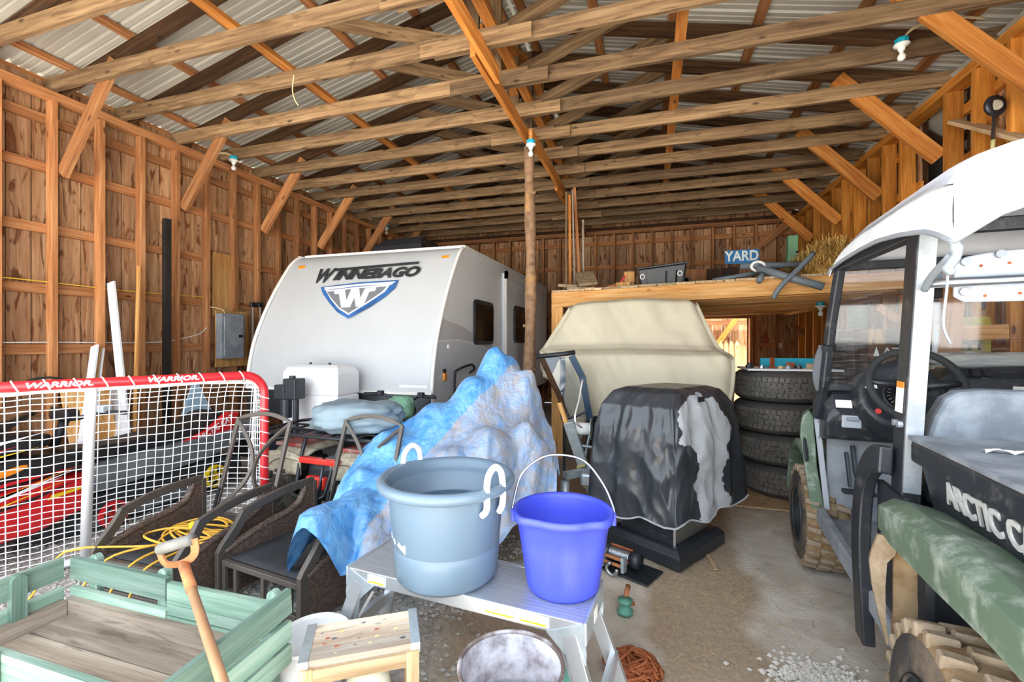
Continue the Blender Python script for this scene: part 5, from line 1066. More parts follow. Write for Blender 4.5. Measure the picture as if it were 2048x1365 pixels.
MB().bar(f0+a_*.085+b_*.085+Vector((0, 0, .125)), f0+a_*.085+b_*.085+Vector((0, 0, .42)), .014, .014).build('corner_strip', 'steel', GL)
GC = []
sup = [Fp-Cc, Rp-Cc, Bp-Cc, Lp-Cc]
def cov(u, v):
    e = u*4; i = int(e) % 4; t = e-int(e); z = .20+.95*v; p = sup[i].lerp(sup[(i+1) % 4], t); m_ = (sup[i]+sup[(i+1) % 4])/2
    rc_ = abs(t-.5)*2; p = p.lerp(p*.92, max(0, (rc_-.8)/.2)*min(1, v*1.6))
    s = interp(v, [(0, 1.03), (.3, 1.0), (.55, .98), (.62, .965), (.75, .86), (.86, .70), (.93, .52), (1, .02)]); zz = .29+.85*interp(v, [(0, 0), (.62, .68), (.75, .85), (.86, .955), (.93, .985), (1, 1.0)])
    fo = .016*(1-v)**.5*math.sin(u*2*PI*13+2*noise.noise(Vector((u*9, v*2, 5))))+.02*(1-2*abs(noise.noise(Vector((u*13, v*2.5, 2)))))+.010*(1-2*abs(noise.noise(Vector((u*34, v*6, 2)))))
    q = p*s; d = q.normalized() if q.length > .01 else Vector((0, 0, 0))
    hem = (.02*math.sin(u*2*PI*9)+.035*noise.noise(Vector((u*14, 3, 1))))*max(0, 1-v*8)
    return (q.x+d.x*fo, q.y+d.y*fo, zz+hem)
def felt(u, v):
    w_ = .05*noise.noise(Vector((u*25, v*10, 0)))+.02*noise.noise(Vector((u*80, v*30, 0)))
    c = interp(v, [(0, .118), (.3, .112), (.5, .118), (.56, .10), (.68, .09), (.80, .10), (1, .12)]); hw = interp(v, [(0, .048), (.3, .046), (.48, .055), (.54, .08), (.66, .085), (.76, .07), (.84, .04), (1, 0)])
    return 1 if abs(u-c+w_*.35) < hw and v < .83+w_ else 0
b = MB(); b.surf(320, 100, cov, cu=True, mfn=felt); gcv = b.build('grill_cover', ['vinyl_black', 'felt_grey'], None, smooth=True); gcv.location = Cc; gcv.modifiers.new('solid', 'SOLIDIFY').thickness = .006
tag(gcv, 'torn black vinyl cover peeling to grey felt, draped over the grill', 'cover')
b = MB(); b.tube([Vector(cov(i/144, 0)) for i in range(144)], .007, 5, closed=True); b.build('frayed_hem', 'felt_grey', gcv)
q = Vector(cov(.10, .80)); d = Vector((q.x, q.y, 0)).normalized(); M = frame(d).to_4x4(); M.translation = q+d*.012; MB().prism([(-.035, -.015), (.035, -.015), (.035, .02), (-.035, .02)], M, .004).build('maker_tag', 'dark_steel', gcv)
# ================================================================= TIRE STACK
def tire_mat():
    m, nt, b = nt_new('tire_tread'); c = coords(nt, (1, 1, 1)); v = N(nt, 'ShaderNodeTexVoronoi'); v.feature = 'DISTANCE_TO_EDGE'; v.inputs['Scale'].default_value = 26; nt.links.new(c, v.inputs[0])
    f = ramp(nt, [(.03, 0.), (.10, 1.)], v.outputs['Distance']); n1 = N(nt, 'ShaderNodeTexNoise'); n1.inputs['Scale'].default_value = 9; n1.inputs['Detail'].default_value = 6; nt.links.new(c, n1.inputs[0])
    col = mixc(nt, f, rgb('#2a2a29'), ramp(nt, [(.3, rgb('#5b5a57')), (.7, rgb('#77746f'))], n1.outputs[0])); nt.links.new(col, b.inputs['Base Color']); b.inputs['Roughness'].default_value = .85; bump(nt, b, f, .5, .006); MATS['tire_tread'] = m
tire_mat()
plain('tire_block', rgb('#5e5b57'), .85, var=.18, dirt=rgb('#8a8378'), dirt_amt=.5, dscale=7)
plain('tire_wall', rgb('#4a4947'), .8, var=.15)
def make_tire(label):
    t = empty('truck_tire', (0, 0, 0), 0, label, 'tire', 'stack of four truck tires'); H = .288; R = .405
    b = MB(); b.lathe([(.21, .045), (.205, .03), (.23, .01), (.30, .0), (.365, .012), (.392, .035), (.40, .05)], 48); b.lathe([(.40, H-.05), (.392, H-.035), (.365, H-.012), (.30, H), (.23, H-.01), (.205, H-.03), (.21, H-.045), (.24, H/2), (.21, .045)], 48); b.build('sidewall', 'tire_wall', t, smooth=True)
    b = MB(); b.lathe([(.40, .05), (.403, .06), (R, .10), (R+.001, H/2), (R, H-.10), (.403, H-.06), (.40, H-.05)], 48); b.build('tread_band', 'tire_tread', t, smooth=True)
    blk = MB()
    for k in range(56):
        a = 2*PI*k/56
        for z0, z1, da in ((.055, .095, 0), (.102, .142, .03), (.148, .188, 0), (.195, .235, .04)):
            P = []
            for z in (z0, z1):
                for rr, aa in ((R-.004, -.046), (R-.004, .046), (R+.007, .042), (R+.007, -.042)): P.append((rr*math.cos(a+da+aa), rr*math.sin(a+da+aa), z))
            blk.hexa(P)
    tag(blk.build('tread_block', 'tire_block', t), kind='stuff')
    return t
tlab = ['black truck tire at the bottom of the stack of four', 'black truck tire second from the bottom of the stack', 'black truck tire third from the bottom of the stack', 'black truck tire on top of the stack, under the board']
t0_ = make_tire(tlab[0]); TXc, TYc = 1.23, 4.93
for i in range(4):
    t = t0_ if i == 0 else copy_tree(t0_)
    t['label'] = tlab[i]; t.location = (TXc+(.03, .0, -.03, -.02)[i], TYc+(0, .01, -.01, 0)[i], .016+.289*i); t.rotation_euler = (0, 0, i*.7)
ZT = .016+.289*4
tag(MB().box((TXc-.62, TYc-.60, -.001), (TXc+.75, TYc+.45, .014)).build('plywood_sheet', 'pale_wood', bevel=.002), 'plywood sheet on the floor under the tire stack', 'plywood')
bd = tag(MB().cbox((TXc+.02, TYc-.05, ZT+.011), (.78, .44, .018), rz=.05).build('board_tray', 'white_paint', bevel=.003), 'pale painted board lying across the top tire', 'board')
rg = random.Random(5)
for k, (dx, dy, sz, m) in enumerate(((-.32, -.15, (.07, .05, .05), 'dark_steel'), (-.22, -.18, (.05, .05, .03), 'steel'), (-.12, -.12, (.05, .06, .09), 'rust'), (.0, -.18, (.09, .05, .03), 'alloy'), (.1, -.12, (.06, .06, .035), 'dark_steel'), (.2, -.2, (.14, .05, .05), 'pale_wood'), (.30, -.15, (.05, .05, .05), 'alloy'), (-.06, -.2, (.04, .04, .025), 'pale_wood'), (.05, -.05, (.08, .05, .04), 'rust'))):
    nm = {'pale_wood': 'wood_offcut', 'rust': 'rusty_bracket'}.get(m, 'metal_fitting')
    b = MB(); z0 = ZT+.0205
    if nm == 'wood_offcut': b.cbox((TXc+dx, TYc+dy, z0+sz[2]/2), sz, rz=k)
    elif nm == 'rusty_bracket': b.cbox((TXc+dx, TYc+dy, z0+.006), (sz[0], sz[1], .012), rz=k*.3); b.cbox((TXc+dx, TYc+dy+.0, z0+sz[2]/2+.012), (sz[0], .012, sz[2]), rz=k*.3)
    else: b.lathe([(0, 0), (sz[0]/2, 0), (sz[0]/2, sz[2]*.6), (sz[0]*.3, sz[2]*.6), (sz[0]*.3, sz[2]), (0, sz[2])], 8, Matrix.Translation((TXc+dx, TYc+dy, z0)))
    words = ['far left end', 'left, beside the dark one', 'left of centre, standing upright', 'middle of the board', 'right of the middle', 'right, a long block', 'right end', 'centre, a tiny block', 'behind the middle']
    tag(b.build(nm, m), ('rusty bracket' if m == 'rust' else 'wood offcut' if m == 'pale_wood' else 'small grey metal fitting')+' on the tire stack board, '+words[k], 'hardware', 'odds and ends on the tire stack')
plain('teal_paint', rgb('#1d9bb0'), .5, var=.08)
tag(MB().cbox((TXc+.12, TYc+.06, ZT+.0205+.045), (.62, .03, .09), rz=.05).build('teal_plank', 'teal_paint', bevel=.003), 'teal painted plank standing on edge on the tire stack board', 'plank')
# ================================================================= BOAT UNDER CANVAS, TRAILER WINCH STAND
plain('canvas_tan', rgb('#cfc6ae'), .85, var=.06, vscale=3, bumps=.25, bscale=5, spec=.2)
plain('hull_navy', rgb('#27425c'), .3, var=.1, coat=.3)
rows = [(5.40, 1.80, -.80, 0.43), (5.32, 1.855, -.84, 0.47), (5.05, 1.875, -.86, 0.46), (4.97, 1.84, -.87, 0.47), (4.90, 1.72, -.93, 0.51), (4.82, 1.55, -1.02, 0.58), (4.74, 1.40, -1.10, 0.65), (4.66, 1.355, -1.13, 0.70), (4.56, 1.335, -1.0, 0.72), (4.47, 1.30, -.90, 0.73), (4.43, 1.20, -.82, 0.73), (4.40, 1.05, -.74, 0.71), (4.36, .90, -.66, 0.67), (4.34, .74, -.58, 0.61)]
def canv(u, v):
    f = v*(len(rows)-1); i = min(int(f), len(rows)-2); t = f-i; Y, z, xl, xr = [a+(c-a)*t for a, c in zip(rows[i], rows[i+1])]
    s = (u-.10)/.80
    if s < 0: k = -s/.125; x, y, zz = xl-.03*math.sin(k*PI/2)-.05*k, Y+.45*k*(1 if v < .6 else .3), z-.28*k
    elif s > 1: k = (s-1)/.125; x, y, zz = xr+.03*math.sin(k*PI/2)+.02*k, Y+.40*k, z-.34*k
    else:
        x = xl+(xr-xl)*s; e = min(s, 1-s); rr = max(0, 1-e/.07); y, zz = Y+.05*rr*rr, z-.05*rr*rr+.035*math.sin(s*PI)*(1-v*.7)
        zz += .05*(1-s)*0-.03*(s-.5)*0
    fo = .03*noise.noise(Vector((x*3, y*3, zz*2)))+.012*(1-2*abs(noise.noise(Vector((x*7+zz*3, y*2, zz*2)))))+.075*max(0, v-.55)*math.sin(x*11+3*noise.noise(Vector((x*2, zz*2, 0))))
    return (x, y-fo, zz+fo*.3)
b = MB(); b.surf(84, 60, canv); bc = b.build('boat_cover', 'canvas_tan', smooth=True); md = bc.modifiers.new('solid', 'SOLIDIFY'); md.thickness = .006
tag(bc, 'tan canvas boat cover draped over a boat below the loft', 'cover')
b = MB(); b.tube([Vector(canv(.10+.8*i/60, 1)) for i in range(61)], .016, 6); b.build('gathered_hem', 'canvas_tan', bc, smooth=True)
BT = empty('boat', (0, 0, 0), 0, 'boat on a trailer hidden under the tan canvas cover', 'boat')
b = MB(); loft(b, [[(x0+(x1-x0)*s, y, zk+(zg-zk)*abs(s-.5)**1.3*2.46) for s in [i/10 for i in range(11)]]+[(x1, y, zg+.03), (x0, y, zg+.03)] for y, x0, x1, zk, zg in ((4.62, -.35, .50, .55, 1.12), (5.2, -.70, .62, .42, 1.20), (6.4, -.80, .70, .40, 1.2), (7.8, -.80, .70, .42, 1.2))]); b.build('hull', 'hull_navy', BT, smooth=False)
b = MB(); b.box((-.60, 5.02, 1.15), (.40, 5.32, 1.74)); b.build('windshield_frame', 'hull_navy', BT, bevel=.05)
b = MB(); b.bar((-.1, 4.6, .34), (-.05, 6.5, .34), .08, .1); b.build('trailer_beam', 'galv', BT); b = MB(); b.bar((-.75, 6.2, .35), (.8, 6.2, .35), .08, .08); b.build('trailer_axle', 'galv', BT)
for x in (-.72, .78): MB().lathe([(.12, -.08), (.27, -.08), (.30, -.04), (.30, .04), (.27, .08), (.12, .08)], 24, Matrix.Translation((x, 6.2, .30)) @ Matrix.Rotation(PI/2, 4, 'Y')).build('wheel', 'black_rubber', BT, smooth=True)
# winch stand standing in front of the boat
plain('label_yellow', rgb('#d9cf8e'), .6, var=.05)
w0_ = at_d(1190, 1000, 3.75); w1_ = at_d(1137, 843, 3.65)
WS = empty('winch_stand', (w0_.x, w0_.y, 0), 0, 'galvanised boat trailer winch stand with yellow labels', 'winch'); Lw = lambda p: Vector(p)-Vector((w0_.x, w0_.y, 0))
MB().tube([Lw(w0_), Lw(w1_)], .04, sq=(.085, .07), up=(0, 1, 0)).build('stand_post', 'galv', WS, bevel=.004)
MB().bar(Lw((w0_.x, w0_.y-.2, .40)), Lw((w0_.x+.08, w0_.y+.7, .42)), .08, .10).build('tongue', 'galv', WS); MB().cbox(Lw((w0_.x, w0_.y-.28, .39)), (.14, .18, .10)).build('coupler', 'galv', WS, bevel=.02)
dn = (w1_-w0_)
for t in (.47, .22): MB().cbox(Lw(w0_+dn*t+Vector((-.005, -.038, 0))), (.07, .004, .10), R=frame(dn, (0, 1, 0)) @ Matrix.Rotation(PI/2, 3, 'X') @ Matrix.Rotation(0, 3, 'Z')).build('warning_label', 'label_yellow', WS)
wc = at_d(1166, 858, 3.68)
MB().cyl(Lw(wc+Vector((-.06, 0, 0))), Lw(wc+Vector((.06, 0, 0))), .05, 18).build('winch_drum', 'label_white', WS, smooth=True)
for dx in (-.065, .065): MB().cyl(Lw(wc+Vector((dx-.004, 0, 0))), Lw(wc+Vector((dx+.004, 0, 0))), .085, 22).build('drum_flange', 'galv', WS)
MB().bar(Lw(wc+Vector((.06, .02, -.02))), Lw(wc+Vector((.0, .03, -.32))), .05, .012).build('winch_bracket', 'galv', WS); MB().tube([Lw(wc+Vector((-.02, .0, -.14))), Lw(wc+Vector((.12, 0, -.15)))], .012, 8).build('winch_pin', 'bolt_grey', WS)
jt = at_d(1130, 975, 3.5); MB().cyl(Lw((jt.x, jt.y, .03)), Lw((jt.x, jt.y, jt.z+.05)), .035, 16).build('jockey_tube', 'galv', WS, smooth=True); MB().bar(Lw((jt.x, jt.y, .40)), Lw((w0_.x, w0_.y-.1, .40)), .06, .05).build('jockey_clamp', 'galv', WS)
MB().tube(spline([Lw(at_d(1165, 760, 3.9)), Lw(at_d(1158, 800, 3.7)), Lw(at_d(1150, 840, 3.45)), Lw(wc)], 6), .008, 6).build('rope', 'rope_white', WS, smooth=True)
k0, k1 = at_d(1119, 806, 3.68), at_d(1134, 850, 3.66)
tag(timber('wood_stick', k1, k0, .045, .03, 'loft_wood'), 'pale wood stick poking out of the winch stand', 'stick')
# framed clear panel hanging under the canvas edge
plain('clear_blue', rgb('#4b6f94'), .15, var=.1, alpha=.55)
KP = empty('folding_windscreen', (0, 0, 0), 0, 'navy framed folding windscreen with clear panels under the canvas edge', 'windscreen')
K = lambda u, v, d=4.15: at_d(u, v, d)
MB().tube([K(1073, 714), K(1130, 708), K(1150, 705)], .022, 10).build('top_rail', 'black_plastic', KP, smooth=True)
MB().tube([K(1083, 716), K(1122, 800), K(1127, 830)], .02, sq=(.05, .02), up=(0, 1, 0)).build('frame_strut', 'dark_wood', KP)
MB().tube([K(1143, 712), K(1165, 755), K(1180, 840)], .025, sq=(.06, .03), up=(0, 1, 0)).build('frame_strut', 'hull_navy', KP)
MB().tube(spline([K(1125, 715, 4.2), K(1126, 760, 4.2), K(1122, 800, 4.2), K(1128, 840, 4.2)], 5), .02, sq=(.05, .02), up=(0, 1, 0)).build('frame_strut', 'hull_navy', KP)
b = MB(); o = b.av([K(1085, 716), K(1120, 714), K(1101, 756)]+[p+Vector((0, .012, 0)) for p in (K(1085, 716), K(1120, 714), K(1101, 756))]); b.af([(0, 1, 2), (3, 5, 4), (0, 3, 4, 1), (1, 4, 5, 2), (2, 5, 3, 0)]); b.build('blue_panel', 'hull_navy', KP)
P4 = [K(1090, 722, 4.17), K(1142, 716, 4.17), K(1172, 835, 4.17), K(1128, 835, 4.17)]
b = MB(); b.hexa(P4+[p+Vector((0, .006, 0)) for p in P4]); b.build('clear_panel', 'windshield', KP)
MB().tube([K(1128, 838), K(1150, 834), K(1178, 820)], .012, 6).build('lower_rail', 'dark_steel', KP)
for x in (1128, 1176): p = K(x, 838); MB().cyl((p.x, p.y, .01), (p.x, p.y, p.z), .012, 8).build('prop_leg', 'dark_steel', KP)
# ================================================================= SMALL THINGS ON THE FLOOR
# electric winch on its plate
vz = at_z(1232, 1140, 0.)
VW = empty('electric_winch', (vz.x, vz.y, 0), math.radians(-25), 'electric winch with wire rope and steel hook beside the grill', 'winch')
MB().box((-.10, -.06, .0), (.24, .16, .012)).build('base_plate', 'dark_steel', VW, bevel=.002)
MB().cyl((-.20, .05, .075), (-.06, .05, .075), .055, 20).build('motor', 'jack_black', VW, smooth=True); MB().cyl((.085, .05, .075), (.14, .05, .075), .05, 20).build('gearbox', 'jack_black', VW, smooth=True)
b = MB()
for k in range(14): b.tube([(-.055+k*.0098, .05+.043*math.cos(t), .075+.043*math.sin(t)) for t in [2*PI*i/14 for i in range(14)]], .005, 5, closed=True)
tag(b.build('wire_rope', 'steel', VW, smooth=True), kind='stuff')
for z, y in ((.13, .05), (.075, .115), (.075, -.01)): MB().cyl((-.06, y, z), (.09, y, z), .007, 8).build('tie_bar', 'rust', VW)
MB().box((-.07, -.07, .03), (-.05, -.03, .12)).build('fairlead_side', 'galv', VW); MB().box((.07, -.07, .03), (.09, -.03, .12)).build('fairlead_side', 'galv', VW)
for z in (.06, .1): MB().cyl((-.05, -.055, z), (.07, -.055, z), .011, 10).build('roller', 'fork_rust', VW, smooth=True)
MB().tube([(.02+.035*math.cos(t), -.09+.0*t, .045+.035*math.sin(t)) for t in [math.radians(100+i*17) for i in range(17)]], .011, 8).build('hook', 'steel', VW, smooth=True)
plain('cast_green', rgb('#5f9a86'), .6, .2, var=.2, vscale=12)
hz = at_z(1258, 1228, 0.)
PU = empty('hand_pump', (hz.x-.02, hz.y, 0), .3, 'small green cast metal hand tool with orange handle by the platform', 'tool')
b = MB(); b.lathe([(0, 0), (.04, 0), (.042, .015), (.026, .035), (.028, .05), (.038, .06), (.04, .07), (0, .075)], 18); b.build('body', 'cast_green', PU, smooth=True); MB().tube([(.01, .03, .06), (.03, .08, .07), (.05, .13, .07)], [.012, .014, .015], 9).build('handle', 'fork_rust', PU, smooth=True); MB().cyl((.03, 0, .05), (.05, 0, .05), .01, 8).build('bolt', 'rust', PU)
gz = at_z(1150, 1350, 0.)
GT = empty('green_vise', (-.32, 1.93, 0), .4, 'green painted cast iron vise on the floor under the platform', 'vise')
b = MB(); b.lathe([(0, 0), (.075, 0), (.075, .02), (.05, .04), (.045, .12), (.06, .14), (.06, .20), (0, .21)], 20); b.build('vise_body', 'cast_green', GT, smooth=True); MB().box((-.04, -.12, .20), (.04, .08, .27)).build('jaw', 'cast_green', GT, bevel=.015); MB().cyl((0, -.12, .23), (0, -.2, .23), .014, 8).build('screw_spindle', 'steel', GT)
# rusty chain heap: each link a ring of its own
cz = at_z(1270, 1345, 0.); CH = empty('rusty_chain', (-.07, 2.02, 0), 0, 'heap of rusty orange chain behind the platform leg', 'chain')
lk = MB(); lk.tube([(.030*math.cos(t)+(.014 if math.cos(t) > 0 else -.014), .018*math.sin(t), 0) for t in [2*PI*i/14 for i in range(14)]], .0062, 6, closed=True); l0 = lk.build('link', 'rust', CH, smooth=True); rg = random.Random(4)
for k in range(90):
    c = l0 if k == 0 else l0.copy()
    if k: COL.objects.link(c)
    t = k*.34; r = .03+.085*((k*7) % 45)/45; c.location = (r*math.cos(t), r*math.sin(t)*.9, .012+.055*(1-r/.16)*((k*5) % 9)/9*1.4+.004); c.rotation_euler = ((k % 2)*1.2+rg.uniform(-.3, .3), rg.uniform(-.4, .4), t+PI/2)
s0 = at_z(1425, 1110, 0.)
tag(timber('wood_sliver', at_z(1408, 1098, .006), at_z(1432, 1140, .006), .028, .008, 'pale_wood'), 'flat wood sliver lying on the dirt in front of the grill', 'wood scrap')
tag(MB().prism([(0, 0), (.04, -.01), (.055, .03), (.02, .045)], Matrix.Translation(at_z(1400, 1108, .004)), .006).build('wood_chip', 'pale_wood'), 'pale wood chip on the dirt beside the sliver', 'wood scrap')
# ================================================================= LIGHT FITTINGS (bare bulbs, switched off)
def bulb_fitting(p, label, cable=None, group='bare bulb light fittings', up=True):
    t = empty('light_fitting', p, 0, label, 'light', group)
    b = MB(); b.lathe([(0, .055), (.045, .055), (.052, .048), (.052, .004), (0, .004)], 8); b.build('junction_box', 'teal_plastic', t, bevel=.004)
    b = MB(); b.lathe([(0, .006), (.056, .006), (.06, .0), (.055, -.012), (.03, -.022), (.025, -.045), (.02, -.055), (0, -.055)], 24); b.build('lamp_holder', 'ceramic', t, smooth=True)
    b = MB(); b.lathe([(.013, -.05), (.014, -.07), (.027, -.09), (.031, -.105), (.027, -.125), (.015, -.136), (0, -.138)], 18); b.build('bulb', 'bulb_glass', t, smooth=True)
    if cable:
        for k in range(2): MB().tube(spline([Vector(q)-Vector(p)+Vector((0, .012*k, .018*k*(i > 0))) for i, q in enumerate(cable)], 6), .006, 6).build('cable', 'cable_tan', t, smooth=True)
    return t
p = at_Y(470, 322, 4.72); bulb_fitting((p.x, 4.70, p.z), 'bare bulb on a teal box near the left wall, nearer one', [(p.x, 4.70, p.z+.05), (p.x-.12, 4.66, p.z+.09), (p.x-.30, 4.6, p.z+.06), (XL-.02, 4.55, p.z+.0)])
p = at_Y(774, 457, 8.38); bulb_fitting((p.x, 8.36, p.z), 'bare bulb on a teal box near the left wall, far above the trailer')
bulb_fitting((-1.325, 5.05, ZP-.20), 'bare bulb hanging beside the top of the log post', [(-1.325, 5.05, ZP-.145), (-1.33, 5.05, ZP-.02)])
p = at_Y(1803, 90, 4.68); bulb_fitting((p.x, 4.68, p.z), 'bare bulb on a teal box high at the right with looping cable', [(p.x, 4.68, p.z+.05), (p.x+.1, 4.66, p.z+.12), (p.x+.3, 4.62, p.z+.13), (p.x+.52, 4.6, p.z+.06)])
p = at_Y(1641, 612, 7.0); bulb_fitting((p.x, 7.0, loft_z(p.x)-.23), 'bare bulb under the loft ceiling', [(p.x, 7.0, loft_z(p.x)-.175), (p.x+.02, 7.0, loft_z(p.x)-.1)])
tag(MB().tube(spline([at_Y(588, 150, 3.52), at_Y(585, 180, 3.52), at_Y(590, 200, 3.50), at_Y(597, 211, 3.5)], 5), .006, 6).build('twine', 'cable_tan', smooth=True), 'short frayed twine dangling from a ceiling chord', 'twine')
# ================================================================= LEFT WALL
XW = XL+.02
def wl(u, v, X=XW): return at_X(u, v, X)
EP = empty('electrical_panel', (0, 0, 0), 0, 'grey electrical breaker panel on a plywood backing on the left wall', 'electrical panel')
a, c = wl(430, 735), wl(478, 624); MB().box((XW, a.y, a.z), (XW+.02, c.y+.12, c.z)).build('backing_board', 'loft_wood', EP)
a, c = wl(441, 718, XW+.1), wl(487, 630, XW+.1)
MB().box((XW+.02, a.y, a.z), (XW+.12, c.y, c.z)).build('panel_box', 'utv_panel', EP, bevel=.004); dr = MB().box((XW+.12, a.y+.03, a.z+.03), (XW+.135, c.y-.03, c.z-.03)).build('panel_door', 'utv_panel', EP, bevel=.006)
MB().box((XW+.135, c.y-.11, (a.z+c.z)/2-.02), (XW+.142, c.y-.05, (a.z+c.z)/2+.02)).build('door_latch', 'dark_steel', dr)
MB().tube(spline([(XW+.06, a.y+.1, c.z), (XW+.05, a.y+.08, c.z+.05), (XW+.03, a.y+.02, c.z+.07), (XW-.03, a.y-.05, c.z+.09)], 5), .007, 6).build('cable', 'cable_tan', EP, smooth=True)
a, c = wl(425, 632, XL-.05), wl(477, 514, XL-.05); tag(MB().box((XL-.058, a.y, a.z), (XL-.046, c.y, c.z)).build('wall_plywood', 'loft_wood'), 'plywood square fixed between studs above the breaker panel', 'plywood')
plain('creosote', rgb('#231f1d'), .6, var=.3)
a = wl(336, 438, XW+.07); tag(timber('black_pole', (XW+.05, a.y, 0), (XW+.05, a.y, a.z), .065, .065, 'creosote', up=(0, 1, 0)), 'tall black tarred pole standing against the left wall', 'pole')
def wire(name, pts, mat, label, r=.006): return tag(MB().tube(spline(pts, 6), r, 6).build(name, mat, smooth=True), label, 'cable')
wire('wall_cable', [(XL-.055, y, 2.03+.008*math.sin(y*3)) for y in [2.3+.3*i for i in range(9)]], 'cable_yellow', 'yellow cable lying on a girt along the left wall')
q = wl(405, 655); wire('wall_cable', [(XL-.055, 2.3, 1.435), (XL-.055, 3.0, 1.437), (XL-.055, 3.6, 1.43), (XL-.05, 4.0, 1.44), (XL-.02, 4.2, 1.48), (XL-.02, 4.45, 1.55), (XL-.02, 4.56, 1.66)], 'cable_white', 'white cable along the lower girt of the left wall')
def lean(name, top, bot, w_, th, mat, label, cat='board', up=(1, 0, 0)):
    p1 = wl(*top); p0 = Vector((XL+.62, bot, .0)) if not isinstance(bot, tuple) else wl(*bot[:2], X=XL+.5); p0.z = max(0.0, p0.z) if isinstance(bot, tuple) and len(bot) > 2 else .008
    return tag(timber(name, p0, p1, w_, th, mat, up=up), label, cat)
lean('trim_board', (222, 565), (262, 905), .018, .11, 'white_paint', 'long white trim board leaning on the left wall, pointed top')
lean('trim_strip', (277, 532), (266, 900), .02, .03, 'loft_wood', 'thin pale wood strip leaning upright beside the white trim board')
lean('trim_board', (190, 692), (150, 900), .016, .10, 'white_paint', 'short white trim board rising behind the goal crossbar')
lean('trim_strip', (199, 697), (160, 905), .016, .03, 'loft_wood', 'bare wood edge strip between the short white trim boards')
lean('trim_board', (206, 698), (168, 908), .016, .035, 'white_paint', 'narrow white trim board at the end of the short bundle')
lean('white_plank', (232, 765), (232, 900), .02, .17, 'white_paint', 'wide white plank standing behind the goal net')
a, c = wl(137, 880, XL+.25), wl(214, 775, XL+.12); tag(MB().hexa([(XL+.30, a.y, .3), (XL+.32, a.y, .3), (XL+.32, c.y, .3), (XL+.30, c.y, .3), (XL+.12, a.y, c.z), (XL+.14, a.y, c.z), (XL+.14, c.y, c.z), (XL+.12, c.y, c.z)]).build('plywood_offcut', 'loft_wood'), 'plywood offcut leaning behind the snowmobile', 'plywood')
for o_, s_ in ((0, .3),):
    tag(MB().box((XL+.2, a.y, 0), (XL+.45, c.y, .298)).build('storage_crate', 'dark_wood', bevel=.01), 'dark wooden crate under the plywood offcut', 'crate')
plain('foam_blue', rgb('#a9c9dc'), .7, var=.05)
b = MB(); P = [wl(388, 755, XL+.2), wl(422, 825, XL+.35), wl(362, 830, XL+.35)]; b.av(P+[p+Vector((.03, 0, 0)) for p in P]); b.af([(0, 1, 2), (3, 5, 4), (0, 3, 4, 1), (1, 4, 5, 2), (2, 5, 3, 0)]); fb = b.build('foam_board', 'foam_blue'); tag(fb, 'light blue triangular foam board propped by the wall', 'foam board')
pz = min(p.z for p in P); MB().box((XL+.33, P[2].y, 0), (XL+.40, P[1].y, pz+.01)).build('prop_block', 'dark_wood', fb)
for k, (u, lab) in enumerate(((506, 'left'), (520, 'right'))):
    t_ = wl(u, 606, XW+.05); tl = empty('long_handled_tool', (XW+.05, t_.y, 0), 0, 'weathered long-handled tool standing by the trailer, %s one of two' % lab, 'tool', 'long-handled tools by the wall')
    MB().tube([(0, -.02+.06*k, .01), (0, 0, t_.z-.06)], .016, 8).build('shaft', 'grey_wood', tl); MB().cbox((0, 0, t_.z-.03), (.05, .09, .07)).build('tool_head', 'dark_steel', tl, bevel=.01)
# dark recess things by the wall behind the net
tag(MB().tube([wl(90, 770, XL+.05)+Vector((0, .35*math.cos(t), -.28+.35*math.sin(t))) for t in [math.radians(-60+i*12) for i in range(17)]], .012, 6).build('hose_loop', 'black_rubber', smooth=True), 'black hose loop hanging on the wall behind the goal', 'hose')
# ================================================================= RIGHT WALL
nb0, nb1 = at_X(1908, 243, XR-.02), at_X(2048, 278, XR-.02); tag(timber('nailed_board', nb0, nb1+(nb1-nb0)*.6, .03, .10, 'pale_wood', up=(1, 0, 0)), 'pale board nailed across the studs of the right wall', 'board')
e0, e1 = at_X(1990, 212, XR-.12), at_X(1983, 335, XR-.12)
ED = empty('lawn_edger', (e1.x, e1.y, e1.z), 0, 'lawn edger with a round wheel hung upside down on the right wall', 'edger'); Le = lambda p: Vector(p)-e1
MB().tube([Le(e0), Le(e1+(e1-e0)*2.4)], .013, 10).build('shaft', 'steel', ED, smooth=True); MB().lathe([(.03, -.012), (.075, -.018), (.085, 0), (.075, .018), (.03, .012)], 28, Matrix.Translation(Le(e0)) @ Matrix.Rotation(PI/2, 4, 'X') @ Matrix.Rotation(.3, 4, 'Y')).build('wheel', 'dark_steel', ED, smooth=True); MB().lathe([(0, -.02), (.04, -.02), (.04, .02), (0, .02)], 16, Matrix.Translation(Le(e0)) @ Matrix.Rotation(PI/2, 4, 'X')).build('hub', 'quad_mud', ED)
MB().tube([Le(e1+(e0-e1)*.05), Le(e1+(e0-e1)*.45)], .0145, 10).build('shaft_label', 'label_yellow', ED, smooth=True)
